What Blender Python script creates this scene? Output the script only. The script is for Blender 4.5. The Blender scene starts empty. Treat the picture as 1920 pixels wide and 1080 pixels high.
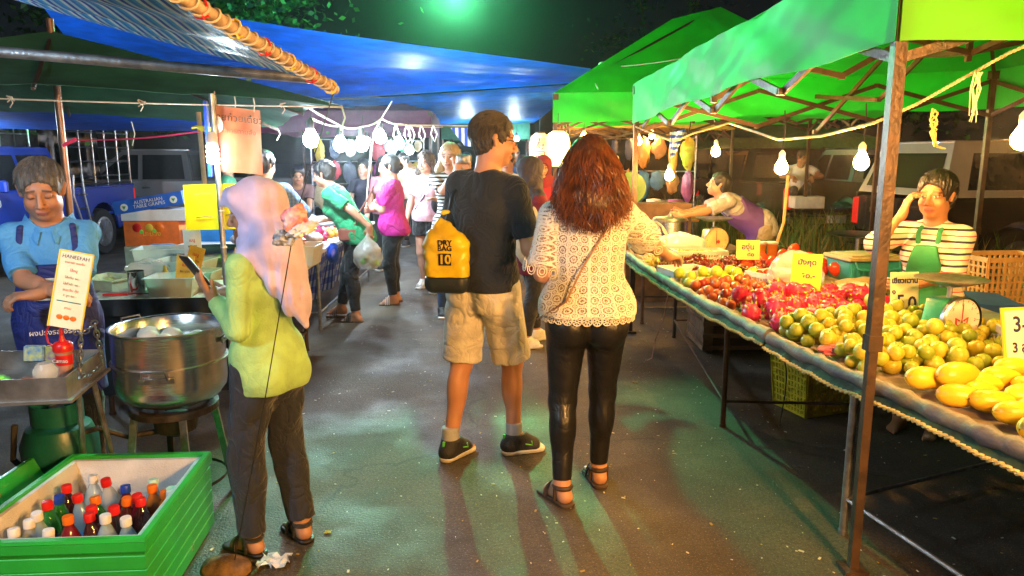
import bpy, math, random
import numpy as np
from mathutils import Vector, Matrix, Euler
random.seed(7); rng = np.random.default_rng(7)
PI = math.pi
SC = bpy.context.scene
COL = SC.collection
V = Vector
# ---------------------------------------------------------------- placing things where they stand
FL = 1387.0; PT = math.radians(10.2); CH = 1.6
def ray(u, v):
    a = (u-960)/FL; b = -(v-540)/FL
    return (a, math.cos(PT)+b*math.sin(PT), -math.sin(PT)+b*math.cos(PT))
def P(u, v, y):
    r = ray(u, v); t = y/r[1]; return V((r[0]*t, y, CH+r[2]*t))
def G(u, v, z=0.0):
    r = ray(u, v); t = (z-CH)/r[2]; return V((r[0]*t, r[1]*t, z))
# ---------------------------------------------------------------- objects
def tag(o, label=None, cat=None, group=None, kind=None):
    if label: o['label'] = label
    if cat: o['category'] = cat
    if group: o['group'] = group
    if kind: o['kind'] = kind
    return o
def thing(name, label, cat, loc=(0, 0, 0), rotz=0.0, group=None):
    o = bpy.data.objects.new(name, None); COL.objects.link(o)
    o.empty_display_size = .1
    o.location = loc; o.rotation_euler = (0, 0, rotz)
    return tag(o, label, cat, group)
def wm(o):
    m = Matrix.LocRotScale(o.location, o.rotation_euler, o.scale)
    return (wm(o.parent) @ m) if o.parent else m
def copy_tree(o, parent=None):
    c = o.copy(); COL.objects.link(c); c.parent = parent
    if parent is not None: c.matrix_parent_inverse = o.matrix_parent_inverse
    for ch in list(o.children): copy_tree(ch, c)
    return c
def mesh_obj(name, me, mat, parent=None):
    o = bpy.data.objects.new(name, me); COL.objects.link(o)
    if mat is not None:
        for m in (mat if isinstance(mat, (list, tuple)) else [mat]): me.materials.append(m)
    if parent: o.parent = parent
    return o
def frame_of(d, up=V((0, 0, 1))):
    d = V(d).normalized()
    if abs(d.dot(up)) > .98: up = V((0, 1, 0))
    s = d.cross(up).normalized(); t = s.cross(d).normalized()
    return s, t, d
class MB:
    def __init__(s): s.v = []; s.f = []; s.m = []; s.cur = 0
    def add(s, vs, fs):
        b = len(s.v); s.v.extend([tuple(p) for p in vs]); s.f.extend([tuple(i+b for i in f) for f in fs]); s.m.extend([s.cur]*len(fs)); return s
    def box(s, c, sz, rot=None, taper=1.0, bev=0.0):
        hx, hy, hz = sz[0]/2, sz[1]/2, sz[2]/2
        if bev > 0:
            b = min(bev, hx*.49, hy*.49, hz*.49)
            vs = []
            for z, q in ((-hz, b), (-hz+b, 0), (hz-b, 0), (hz, b)):
                t = taper if z < 0 else 1
                X, Y = (hx-q)*t, (hy-q)*t
                vs += [(-X+b, -Y, z), (X-b, -Y, z), (X, -Y+b, z), (X, Y-b, z), (X-b, Y, z), (-X+b, Y, z), (-X, Y-b, z), (-X, -Y+b, z)]
            fs = [tuple(range(7, -1, -1)), tuple(range(24, 32))]
            for k in range(3):
                for i in range(8): j = (i+1) % 8; fs.append((k*8+i, k*8+j, k*8+8+j, k*8+8+i))
        else:
            vs = []
            for z in (-hz, hz):
                t = taper if z < 0 else 1
                vs += [(-hx*t, -hy*t, z), (hx*t, -hy*t, z), (hx*t, hy*t, z), (-hx*t, hy*t, z)]
            fs = [(3, 2, 1, 0), (4, 5, 6, 7), (0, 1, 5, 4), (1, 2, 6, 5), (2, 3, 7, 6), (3, 0, 4, 7)]
        M = rot.to_matrix() if isinstance(rot, Euler) else (rot if rot is not None else Matrix.Identity(3))
        c = V(c)
        return s.add([M @ V(p) + c for p in vs], fs)
    def beam(s, a, b, w, h, up=V((0, 0, 1))):
        a = V(a); b = V(b); x, z, y = frame_of(b-a, up)
        M = Matrix((x, y, z)).transposed()
        return s.box((a+b)/2, (w, (b-a).length, h), M)
    def tube(s, pts, r, n=8, cap=True, flat=1.0):
        pts = [V(p) for p in pts]; N = len(pts); base = len(s.v); vs = []; up = V((0, 0, 1)); pt = None
        for i, p in enumerate(pts):
            d = (pts[min(i+1, N-1)]-pts[max(i-1, 0)])
            if d.length < 1e-9: d = V((0, 0, 1))
            d.normalize()
            if pt is None: sx, sy, _ = frame_of(d)
            else:
                sx = (pt - d*pt.dot(d)); 
                if sx.length < 1e-6: sx, _, _ = frame_of(d)
                sx.normalize(); sy = sx.cross(d)
            pt = sx
            rr = r[i] if isinstance(r, (list, tuple)) else r
            for k in range(n):
                a = 2*PI*k/n; vs.append(p+sx*(math.cos(a)*rr)+sy*(math.sin(a)*rr*flat))
        fs = []
        for i in range(N-1):
            for k in range(n):
                j = (k+1) % n; fs.append((i*n+k, i*n+j, (i+1)*n+j, (i+1)*n+k))
        if cap: fs.append(tuple(range(n-1, -1, -1))); fs.append(tuple((N-1)*n+k for k in range(n)))
        return s.add(vs, fs)
    def lathe(s, prof, c=(0, 0, 0), n=24, axis=None, cap=True):
        c = V(c); vs = []; fs = []; N = len(prof)
        X, Y, Z = (V((1, 0, 0)), V((0, 1, 0)), V((0, 0, 1))) if axis is None else frame_of(axis)
        for r, z in prof:
            for k in range(n):
                a = 2*PI*k/n; vs.append(c+X*(r*math.cos(a))+Y*(r*math.sin(a))+Z*z)
        for i in range(N-1):
            for k in range(n):
                j = (k+1) % n; fs.append((i*n+k, i*n+j, (i+1)*n+j, (i+1)*n+k))
        if cap:
            if prof[0][0] > 1e-5: fs.append(tuple(range(n-1, -1, -1)))
            if prof[-1][0] > 1e-5: fs.append(tuple((N-1)*n+k for k in range(n)))
        return s.add(vs, fs)
    def ell(s, c, r, n=12, m=8, M=None, jit=0):
        c = V(c); vs = []; fs = []
        M = M or Matrix.Identity(3)
        for i in range(m+1):
            t = PI*i/m
            for k in range(n):
                a = 2*PI*k/n; q = 1+random.uniform(-jit, jit)
                vs.append(c+M @ V((r[0]*math.sin(t)*math.cos(a)*q, r[1]*math.sin(t)*math.sin(a)*q, r[2]*math.cos(t)*q)))
        for i in range(m):
            for k in range(n):
                j = (k+1) % n; fs.append((i*n+k, (i+1)*n+k, (i+1)*n+j, i*n+j))
        return s.add(vs, fs)
    def grid(s, fn, nu, nv, closed=False):
        vs = [fn(i/nu, j/nv) for i in range(nu+1) for j in range(nv+1)]
        fs = [(i*(nv+1)+j, (i+1)*(nv+1)+j, (i+1)*(nv+1)+j+1, i*(nv+1)+j+1) for i in range(nu) for j in range(nv)]
        return s.add(vs, fs)
    def sheet(s, fn, nu, nv, th=.003, off=V((0, 0, -1))):
        top = [V(fn(i/nu, j/nv)) for i in range(nu+1) for j in range(nv+1)]
        K = len(top); vs = top+[p+off*th for p in top]
        id = lambda i, j: i*(nv+1)+j
        fs = []
        for i in range(nu):
            for j in range(nv):
                q = (id(i, j), id(i+1, j), id(i+1, j+1), id(i, j+1)); fs.append(q); fs.append(tuple(k+K for k in reversed(q)))
        for i in range(nu):
            for j in (0, nv): a, b = id(i, j), id(i+1, j); fs.append((a, b, b+K, a+K) if j else (b, a, a+K, b+K))
        for j in range(nv):
            for i in (0, nu): a, b = id(i, j), id(i, j+1); fs.append((b, a, a+K, b+K) if i else (a, b, b+K, a+K))
        return s.add(vs, fs)
    def prism(s, pts, d, dirv=V((0, 1, 0))):
        n = len(pts); a = [V(p) for p in pts]; dv = V(dirv)*d
        vs = a+[p+dv for p in a]
        fs = [tuple(range(n-1, -1, -1)), tuple(range(n, 2*n))]+[(i, (i+1) % n, n+(i+1) % n, n+i) for i in range(n)]
        return s.add(vs, fs)
    def build(s, name, mat, parent=None, smooth=True, world=True, ang=40):
        me = bpy.data.meshes.new(name); vs = s.v
        if parent is not None and world:
            iv = wm(parent).inverted(); vs = [iv @ V(p) for p in vs]
        me.from_pydata([tuple(p) for p in vs], [], s.f); me.update()
        import bmesh
        bm = bmesh.new(); bm.from_mesh(me); bmesh.ops.recalc_face_normals(bm, faces=bm.faces)
        ca = math.radians(ang)
        for f in bm.faces: f.smooth = smooth
        if smooth:
            for e in bm.edges:
                if len(e.link_faces) == 2 and e.calc_face_angle(0) > ca: e.smooth = False
        bm.to_mesh(me); bm.free()
        if any(s.m): me.polygons.foreach_set('material_index', s.m)
        return mesh_obj(name, me, mat, parent)
def solo(mb, name, mat, label, cat, loc=None, group=None, kind=None, **k):
    """a thing that is one mesh, its origin at loc"""
    if loc is not None:
        loc = V(loc); mb.v = [tuple(V(p)-loc) for p in mb.v]
    o = mb.build(name, mat, None, **k)
    if loc is not None: o.location = loc
    return tag(o, label, cat, group, kind)
def text_mesh(name, txt, size, mat, parent, loc, rot, align='CENTER', depth=.0006, bold=0.0, space=1.0, sx=1.0):
    cu = bpy.data.curves.new(name, 'FONT'); cu.body = txt; cu.size = size; cu.align_x = align; cu.align_y = 'CENTER'
    cu.extrude = depth; cu.offset = bold; cu.space_line = space; cu.resolution_u = 3
    t = bpy.data.objects.new('tmp', cu); COL.objects.link(t)
    dg = bpy.context.evaluated_depsgraph_get()
    me = bpy.data.meshes.new_from_object(t.evaluated_get(dg)); me.name = name
    COL.objects.unlink(t); bpy.data.objects.remove(t)
    R = rot if isinstance(rot, Matrix) else rot.to_matrix()
    M = Matrix.Translation(V(loc)) @ R.to_4x4() @ Matrix.Scale(sx, 4, V((1, 0, 0)))
    if parent is not None: M = wm(parent).inverted() @ M
    me.transform(M); me.materials.clear()
    return mesh_obj(name, me, mat, parent)
def facing(n, up=V((0, 0, 1))):
    """rotation whose local z points along n and whose local y is nearest to up"""
    n = V(n).normalized(); x = V(up).cross(n).normalized(); y = n.cross(x)
    return Matrix((x, y, n)).transposed()
# ---------------------------------------------------------------- materials
MATS = {}
def newmat(name):
    m = bpy.data.materials.new(name); m.use_nodes = True
    nt = m.node_tree; b = nt.nodes['Principled BSDF']; return m, nt, b
def mat(name, col, rough=.6, metal=0.0, var=.15, vs=12.0, bump=.15, bs=60.0, trans=0.0, alpha=1.0, spec=.5, coat=0.0, stretch=None, sss=0.0, emit=None, es=0.0, col2=None, dirt=0.0, translu=0.0, glass=0.0, sheen=0.0, wr=0.0):
    if name in MATS: return MATS[name]
    m, nt, b = newmat(name); N = nt.nodes; L = nt.links
    tc = N.new('ShaderNodeTexCoord'); mp = N.new('ShaderNodeMapping'); L.new(tc.outputs['Object'], mp.inputs[0])
    if stretch: mp.inputs['Scale'].default_value = stretch
    n1 = N.new('ShaderNodeTexNoise'); n1.inputs['Scale'].default_value = vs; n1.inputs['Detail'].default_value = 4; L.new(mp.outputs[0], n1.inputs[0])
    mx = N.new('ShaderNodeMix'); mx.data_type = 'RGBA'
    c = list(col)+[1]; lo = [x*(1-var) for x in col]+[1] if col2 is None else list(col2)+[1]
    hi = [min(1, x*(1+var)) for x in col]+[1]
    if col2 is not None: hi = c
    mx.inputs['A'].default_value = lo; mx.inputs['B'].default_value = hi
    rp = N.new('ShaderNodeMapRange'); rp.inputs['From Min'].default_value = .35; rp.inputs['From Max'].default_value = .65
    L.new(n1.outputs['Fac'], rp.inputs[0]); L.new(rp.outputs[0], mx.inputs['Factor'])
    out = mx.outputs['Result']
    if dirt:
        n3 = N.new('ShaderNodeTexNoise'); n3.inputs['Scale'].default_value = vs*.35; n3.inputs['Detail'].default_value = 8; L.new(tc.outputs['Object'], n3.inputs[0])
        r3 = N.new('ShaderNodeMapRange'); r3.inputs['From Min'].default_value = .5; r3.inputs['From Max'].default_value = .72; r3.inputs['To Max'].default_value = dirt
        L.new(n3.outputs['Fac'], r3.inputs[0]); m3 = N.new('ShaderNodeMix'); m3.data_type = 'RGBA'
        m3.inputs['B'].default_value = (.06, .045, .03, 1); L.new(r3.outputs[0], m3.inputs['Factor']); L.new(out, m3.inputs['A']); out = m3.outputs['Result']
    L.new(out, b.inputs['Base Color'])
    b.inputs['Roughness'].default_value = rough; b.inputs['Metallic'].default_value = metal
    b.inputs['Specular IOR Level'].default_value = spec; b.inputs['Coat Weight'].default_value = coat
    b.inputs['Alpha'].default_value = alpha
    if sheen: b.inputs['Sheen Weight'].default_value = sheen
    if glass: b.inputs['Transmission Weight'].default_value = glass
    if sss: b.inputs['Subsurface Weight'].default_value = sss; b.inputs['Subsurface Radius'].default_value = (.012, .005, .003); b.inputs['Subsurface Scale'].default_value = 1
    if emit: b.inputs['Emission Color'].default_value = list(emit)+[1]; b.inputs['Emission Strength'].default_value = es
    if bump:
        n2 = N.new('ShaderNodeTexNoise'); n2.inputs['Scale'].default_value = bs; n2.inputs['Detail'].default_value = 3; L.new(mp.outputs[0], n2.inputs[0])
        bp = N.new('ShaderNodeBump'); bp.inputs['Strength'].default_value = bump; bp.inputs['Distance'].default_value = .01
        L.new(n2.outputs['Fac'], bp.inputs['Height']); L.new(bp.outputs[0], b.inputs['Normal'])
        if wr:
            n4 = N.new('ShaderNodeTexNoise'); n4.inputs['Scale'].default_value = 7; n4.inputs['Detail'].default_value = 2; n4.inputs['Distortion'].default_value = 1.6; L.new(tc.outputs['Object'], n4.inputs[0])
            a4 = N.new('ShaderNodeMath'); a4.operation = 'SUBTRACT'; a4.inputs[1].default_value = .5; L.new(n4.outputs['Fac'], a4.inputs[0]); c4 = N.new('ShaderNodeMath'); c4.operation = 'ABSOLUTE'; L.new(a4.outputs[0], c4.inputs[0]); d4 = N.new('ShaderNodeMath'); d4.operation = 'POWER'; d4.inputs[1].default_value = .6; L.new(c4.outputs[0], d4.inputs[0])
            b4 = N.new('ShaderNodeBump'); b4.inputs['Strength'].default_value = wr; b4.inputs['Distance'].default_value = .035; L.new(d4.outputs[0], b4.inputs['Height']); L.new(b4.outputs[0], bp.inputs['Normal'])
    if translu:
        tr = N.new('ShaderNodeBsdfTranslucent'); L.new(out, tr.inputs[0]); ms = N.new('ShaderNodeMixShader'); ms.inputs[0].default_value = translu
        L.new(b.outputs[0], ms.inputs[1]); L.new(tr.outputs[0], ms.inputs[2]); L.new(ms.outputs[0], N['Material Output'].inputs[0])
        if bump: L.new(bp.outputs[0], tr.inputs['Normal'])
    MATS[name] = m; return m
def stripes_mat(name, cols, period, axis='Z', rough=.8, jitter=.01, trans=0.0, widths=None, second=None):
    """repeating woven bands of the given colours along an axis of the object"""
    if name in MATS: return MATS[name]
    m, nt, b = newmat(name); N = nt.nodes; L = nt.links
    tc = N.new('ShaderNodeTexCoord'); nz = N.new('ShaderNodeTexNoise'); nz.inputs['Scale'].default_value = 9; L.new(tc.outputs['Object'], nz.inputs[0])
    sx = N.new('ShaderNodeSeparateXYZ'); L.new(tc.outputs['Object'], sx.inputs[0])
    def band(ax, cols, period, widths):
        ad = N.new('ShaderNodeMath'); ad.operation = 'MULTIPLY_ADD'; ad.inputs[1].default_value = jitter; L.new(nz.outputs['Fac'], ad.inputs[0]); L.new(sx.outputs[ax], ad.inputs[2])
        dv = N.new('ShaderNodeMath'); dv.operation = 'DIVIDE'; dv.inputs[1].default_value = period; L.new(ad.outputs[0], dv.inputs[0])
        fr = N.new('ShaderNodeMath'); fr.operation = 'FRACT'; L.new(dv.outputs[0], fr.inputs[0])
        cr = N.new('ShaderNodeValToRGB'); cr.color_ramp.interpolation = 'CONSTANT'; L.new(fr.outputs[0], cr.inputs[0])
        w = widths or [i/len(cols) for i in range(len(cols))]
        el = cr.color_ramp.elements
        while len(el) < len(cols): el.new(.5)
        for i, c in enumerate(cols): el[i].position = w[i]; el[i].color = list(c)+[1]
        return cr.outputs[0]
    o = band(axis, cols, period, widths)
    if second:
        o2 = band(second[0], second[1], second[2], None); mm = N.new('ShaderNodeMix'); mm.data_type = 'RGBA'; mm.blend_type = 'MULTIPLY'; mm.inputs['Factor'].default_value = 1
        L.new(o, mm.inputs['A']); L.new(o2, mm.inputs['B']); o = mm.outputs['Result']
    L.new(o, b.inputs['Base Color']); b.inputs['Roughness'].default_value = rough
    n2 = N.new('ShaderNodeTexNoise'); n2.inputs['Scale'].default_value = 40; L.new(tc.outputs['Object'], n2.inputs[0])
    bp = N.new('ShaderNodeBump'); bp.inputs['Strength'].default_value = .25; bp.inputs['Distance'].default_value = .01; L.new(n2.outputs['Fac'], bp.inputs['Height']); L.new(bp.outputs[0], b.inputs['Normal'])
    if trans:
        tr = N.new('ShaderNodeBsdfTranslucent'); L.new(o, tr.inputs[0]); ms = N.new('ShaderNodeMixShader'); ms.inputs[0].default_value = trans
        L.new(b.outputs[0], ms.inputs[1]); L.new(tr.outputs[0], ms.inputs[2]); L.new(ms.outputs[0], N['Material Output'].inputs[0])
    MATS[name] = m; return m
def emis(name, col, s):
    if name in MATS: return MATS[name]
    m, nt, b = newmat(name); b.inputs['Base Color'].default_value = (.8, .8, .8, 1); b.inputs['Emission Color'].default_value = list(col)+[1]; b.inputs['Emission Strength'].default_value = s
    MATS[name] = m; return m
# ---------------------------------------------------------------- bodies and clothes: one continuous surface grown round a posed skeleton
def _seg(px, py, pz, a, b, ra, rb):
    ab = b-a; L2 = max(float(ab @ ab), 1e-9)
    t = ((px-a[0])*ab[0]+(py-a[1])*ab[1]+(pz-a[2])*ab[2])/L2; t = np.clip(t, 0, 1)
    d = np.sqrt((px-a[0]-t*ab[0])**2+(py-a[1]-t*ab[1])**2+(pz-a[2]-t*ab[2])**2)
    return d-(ra+(rb-ra)*t)
class Field:
    def __init__(s, h): s.h = h; s.pr = []; s.cuts = []; s.fold = None
    def cap(s, a, b, ra, rb=None, k=.02, sub=False, flat=None):
        s.pr.append(('c', np.array(a, float), np.array(b, float), ra, ra if rb is None else rb, k, sub, flat)); return s
    def ell(s, c, r, k=.02, R=None, sub=False):
        s.pr.append(('e', np.array(c, float), np.array(r, float), R, 0, k, sub, None)); return s
    def chain(s, pts, rs, k=.02, flat=None):
        for i in range(len(pts)-1): s.cap(pts[i], pts[i+1], rs[i], rs[i+1], k, flat=flat)
        return s
    def fcap(s, a, b, ra, rb, k=.01): s.pr.append(('f', np.array(a, float), np.array(b, float), ra, rb, k, False, None)); return s
    def plane(s, point, normal): s.pr.append(('p', np.array(point, float), np.array(normal, float)/np.linalg.norm(normal), 0, 0, 0, True, None)); return s
    def cut(s, point, normal): s.cuts.append((np.array(point, float), np.array(normal, float)/np.linalg.norm(normal))); return s
    def mesh(s, name, colorfn=None):
        lo = np.full(3, 1e9); hi = -lo
        for p in s.pr:
            if p[6] or p[0] == 'p': continue
            if p[0] in 'cf': r = max(p[3], p[4]); l = np.minimum(p[1], p[2])-r; q = np.maximum(p[1], p[2])+r
            else: r = p[2].max(); l = p[1]-r; q = p[1]+r
            lo = np.minimum(lo, l); hi = np.maximum(hi, q)
        h = s.h; mg = 3*h+.01; lo -= mg; hi += mg
        n = np.ceil((hi-lo)/h).astype(int)+1
        F = np.full(n, .06, np.float32)
        fo = None
        ax = [(lo[i]+h*np.arange(n[i])).astype(np.float32) for i in range(3)]
        for p in s.pr:
            kind, A, B, ra, rb, k, sub, flat = p
            if kind == 'p':
                X = ax[0][:, None, None]; Y = ax[1][None, :, None]; Z = ax[2][None, None, :]
                if s.fold is not None and fo is None: fo = s.fold(X, Y, Z).astype(np.float32)
                pl = ((X-A[0])*B[0]+(Y-A[1])*B[1]+(Z-A[2])*B[2]).astype(np.float32)
                F = np.maximum(F, pl-fo if fo is not None else pl); continue
            fe = kind == 'f'
            if fe: kind = 'c'
            if kind == 'c': r = max(ra, rb); l = np.minimum(A, B)-r; q = np.maximum(A, B)+r
            else: r = B.max(); l = A-r; q = A+r
            m = .06+k
            i0 = np.maximum(0, ((l-m-lo)/h).astype(int)); i1 = np.minimum(n, ((q+m-lo)/h).astype(int)+2)
            if (i1 <= i0).any(): continue
            sl = tuple(slice(a, b) for a, b in zip(i0, i1))
            X = ax[0][sl[0]][:, None, None]; Y = ax[1][sl[1]][None, :, None]; Z = ax[2][sl[2]][None, None, :]
            if kind == 'c':
                if flat is not None:
                    nv, sc = flat; nv = np.array(nv, float); nv /= np.linalg.norm(nv); c = (A+B)/2
                    dd = ((X-c[0])*nv[0]+(Y-c[1])*nv[1]+(Z-c[2])*nv[2])*(1/sc-1)
                    X2 = X+dd*nv[0]; Y2 = Y+dd*nv[1]; Z2 = Z+dd*nv[2]
                    a2 = A+((A-c) @ nv)*(1/sc-1)*nv; b2 = B+((B-c) @ nv)*(1/sc-1)*nv
                    d = _seg(X2, Y2, Z2, a2, b2, ra, rb)
                    d = np.where(d > 0, d, d*1.0)*min(1, max(sc, .5))
                else: d = _seg(X, Y, Z, A, B, ra, rb)
                if fe:
                    dn = (B-A)/np.linalg.norm(B-A); d = np.maximum(d, (X-B[0])*dn[0]+(Y-B[1])*dn[1]+(Z-B[2])*dn[2])
            else:
                x, y, z = X-A[0], Y-A[1], Z-A[2]
                if ra is not None:
                    R = ra; x, y, z = (R[0][0]*x+R[1][0]*y+R[2][0]*z, R[0][1]*x+R[1][1]*y+R[2][1]*z, R[0][2]*x+R[1][2]*y+R[2][2]*z)
                k0 = np.sqrt((x/B[0])**2+(y/B[1])**2+(z/B[2])**2)+1e-6
                k1 = np.sqrt((x/B[0]**2)**2+(y/B[1]**2)**2+(z/B[2]**2)**2)+1e-6
                d = k0*(k0-1)/k1
            f = F[sl]
            if sub:
                d = -d; hh = np.clip(.5-.5*(f-d)/k, 0, 1); F[sl] = f+(d-f)*hh+k*hh*(1-hh)
            else:
                hh = np.maximum(k-np.abs(f-d), 0)/k; F[sl] = np.minimum(f, d)-hh*hh*k*.25
        X = ax[0][:, None, None]; Y = ax[1][None, :, None]; Z = ax[2][None, None, :]
        if s.fold is not None: F += fo if fo is not None else s.fold(X, Y, Z).astype(np.float32)
        for pnt, nv in s.cuts:
            F = np.maximum(F, ((X-pnt[0])*nv[0]+(Y-pnt[1])*nv[1]+(Z-pnt[2])*nv[2]).astype(np.float32))
        vs, fs = surfnets(F, lo, h)
        me = bpy.data.meshes.new(name)
        me.vertices.add(len(vs)); me.vertices.foreach_set('co', vs.astype(np.float32).ravel())
        me.loops.add(len(fs)*4); me.loops.foreach_set('vertex_index', fs.astype(np.int32).ravel())
        me.polygons.add(len(fs)); me.polygons.foreach_set('loop_start', np.arange(0, len(fs)*4, 4, dtype=np.int32))
        me.polygons.foreach_set('use_smooth', np.ones(len(fs), bool)); me.update(calc_edges=True)
        if colorfn is not None:
            c = colorfn(vs); at = me.color_attributes.new('Col', 'FLOAT_COLOR', 'POINT')
            at.data.foreach_set('color', np.concatenate([c, np.ones((len(c), 1))], 1).astype(np.float32).ravel())
        return me
def surfnets(F, lo, h):
    S = F < 0
    n = F.shape
    c = S[:-1, :-1, :-1].astype(np.int8)
    cnt = np.zeros(tuple(x-1 for x in n), np.int8)
    for dx in (0, 1):
        for dy in (0, 1):
            for dz in (0, 1):
                cnt += S[dx:n[0]-1+dx, dy:n[1]-1+dy, dz:n[2]-1+dz]
    act = np.argwhere((cnt > 0) & (cnt < 8)); idx = np.full(cnt.shape, -1, np.int64); idx[tuple(act.T)] = np.arange(len(act))
    acc = np.zeros((len(act), 3)); w = np.zeros(len(act))
    corners = [(dx, dy, dz) for dx in (0, 1) for dy in (0, 1) for dz in (0, 1)]
    for i, a in enumerate(corners):
        for b in corners[i+1:]:
            if sum(abs(p-q) for p, q in zip(a, b)) != 1: continue
            fa = F[act[:, 0]+a[0], act[:, 1]+a[1], act[:, 2]+a[2]]; fb = F[act[:, 0]+b[0], act[:, 1]+b[1], act[:, 2]+b[2]]
            m = (fa < 0) != (fb < 0); t = np.where(m, fa/(fa-fb+1e-12), 0)
            pa = np.array(a); pb = np.array(b)
            acc += m[:, None]*(pa+(pb-pa)*t[:, None]); w += m
    vs = (act+acc/w[:, None])*h+lo
    quads = []
    for d in range(3):
        e, f = (d+1) % 3, (d+2) % 3
        sl0 = [slice(None)]*3; sl1 = [slice(None)]*3; sl0[d] = slice(0, -1); sl1[d] = slice(1, None)
        A = S[tuple(sl0)]; B = S[tuple(sl1)]
        cr = np.argwhere(A != B)
        cr = cr[(cr[:, e] > 0) & (cr[:, f] > 0) & (cr[:, e] < n[e]-1) & (cr[:, f] < n[f]-1)]
        ins = A[tuple(cr.T)]
        oe = np.zeros(3, int); oe[e] = 1; of = np.zeros(3, int); of[f] = 1
        q = np.stack([idx[tuple((cr-oe-of).T)], idx[tuple((cr-of).T)], idx[tuple(cr.T)], idx[tuple((cr-oe).T)]], 1)
        q[~ins] = q[~ins][:, ::-1]; quads.append(q)
    return vs, np.concatenate(quads)
def foldfn(amp, f, seed, dirv=(0, 0, 1), al=.55):
    """cloth creases: a few warped, sharp-edged waves; dirv is the way they mostly run"""
    r = np.random.default_rng(seed); ks = []; f = f*1.15
    d = np.array(dirv, float); d = d/max(np.linalg.norm(d), 1e-6)
    for i in range(5):
        k = r.normal(size=3); k -= d*(k @ d)*al; k /= np.linalg.norm(k); ks.append((k*f*r.uniform(.55, 1.5), r.uniform(0, 6.28), r.uniform(.5, 1), r.normal(size=3)*f*.28, r.normal(size=3)*f*.16, r.uniform(0, 6.28)))
    def fn(X, Y, Z):
        o = 0
        for k, ph, a, w, g_, p2 in ks:
            wv = np.abs(np.sin(k[0]*X+k[1]*Y+k[2]*Z+ph+1.2*np.sin(w[0]*X+w[1]*Y+w[2]*Z)))
            o = o+a*(wv-.64)*(.5+.5*np.sin(g_[0]*X+g_[1]*Y+g_[2]*Z+p2))
        return -o*amp*.9
    return fn
# ---------------------------------------------------------------- people
def A3(v): return np.array([v[0], v[1], v[2]], float)
def rotm(yaw=0, pitch=0, roll=0):
    """yaw left positive, pitch down positive, roll"""
    return np.array((Matrix.Rotation(yaw, 3, 'Z') @ Matrix.Rotation(-pitch, 3, 'X') @ Matrix.Rotation(roll, 3, 'Y')))
def ik(a, t, l1, l2, pole):
    d = t-a; L = np.linalg.norm(d)
    mx = (l1+l2)*.995
    if L > mx: t = a+d/L*mx; d = t-a; L = mx
    u = d/L; c = (l1*l1+L*L-l2*l2)/(2*L); hgt = math.sqrt(max(l1*l1-c*c, 0))
    p = np.array(pole, float); p -= u*(p @ u); p /= max(np.linalg.norm(p), 1e-6)
    return a+u*c+p*hgt, t
def skin_mat(name, vein=.1, rough=.5):
    if name in MATS: return MATS[name]
    m, nt, b = newmat(name); N = nt.nodes; L = nt.links
    at = N.new('ShaderNodeAttribute'); at.attribute_name = 'Col'; L.new(at.outputs['Color'], b.inputs['Base Color'])
    b.inputs['Roughness'].default_value = rough; b.inputs['Subsurface Weight'].default_value = .12; b.inputs['Subsurface Radius'].default_value = (.012, .004, .002); b.inputs['Subsurface Scale'].default_value = 1
    tc = N.new('ShaderNodeTexCoord'); n2 = N.new('ShaderNodeTexNoise'); n2.inputs['Scale'].default_value = 120; L.new(tc.outputs['Object'], n2.inputs[0])
    bp = N.new('ShaderNodeBump'); bp.inputs['Strength'].default_value = .12; bp.inputs['Distance'].default_value = .005; L.new(n2.outputs['Fac'], bp.inputs['Height']); L.new(bp.outputs[0], b.inputs['Normal'])
    MATS[name] = m; return m
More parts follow.
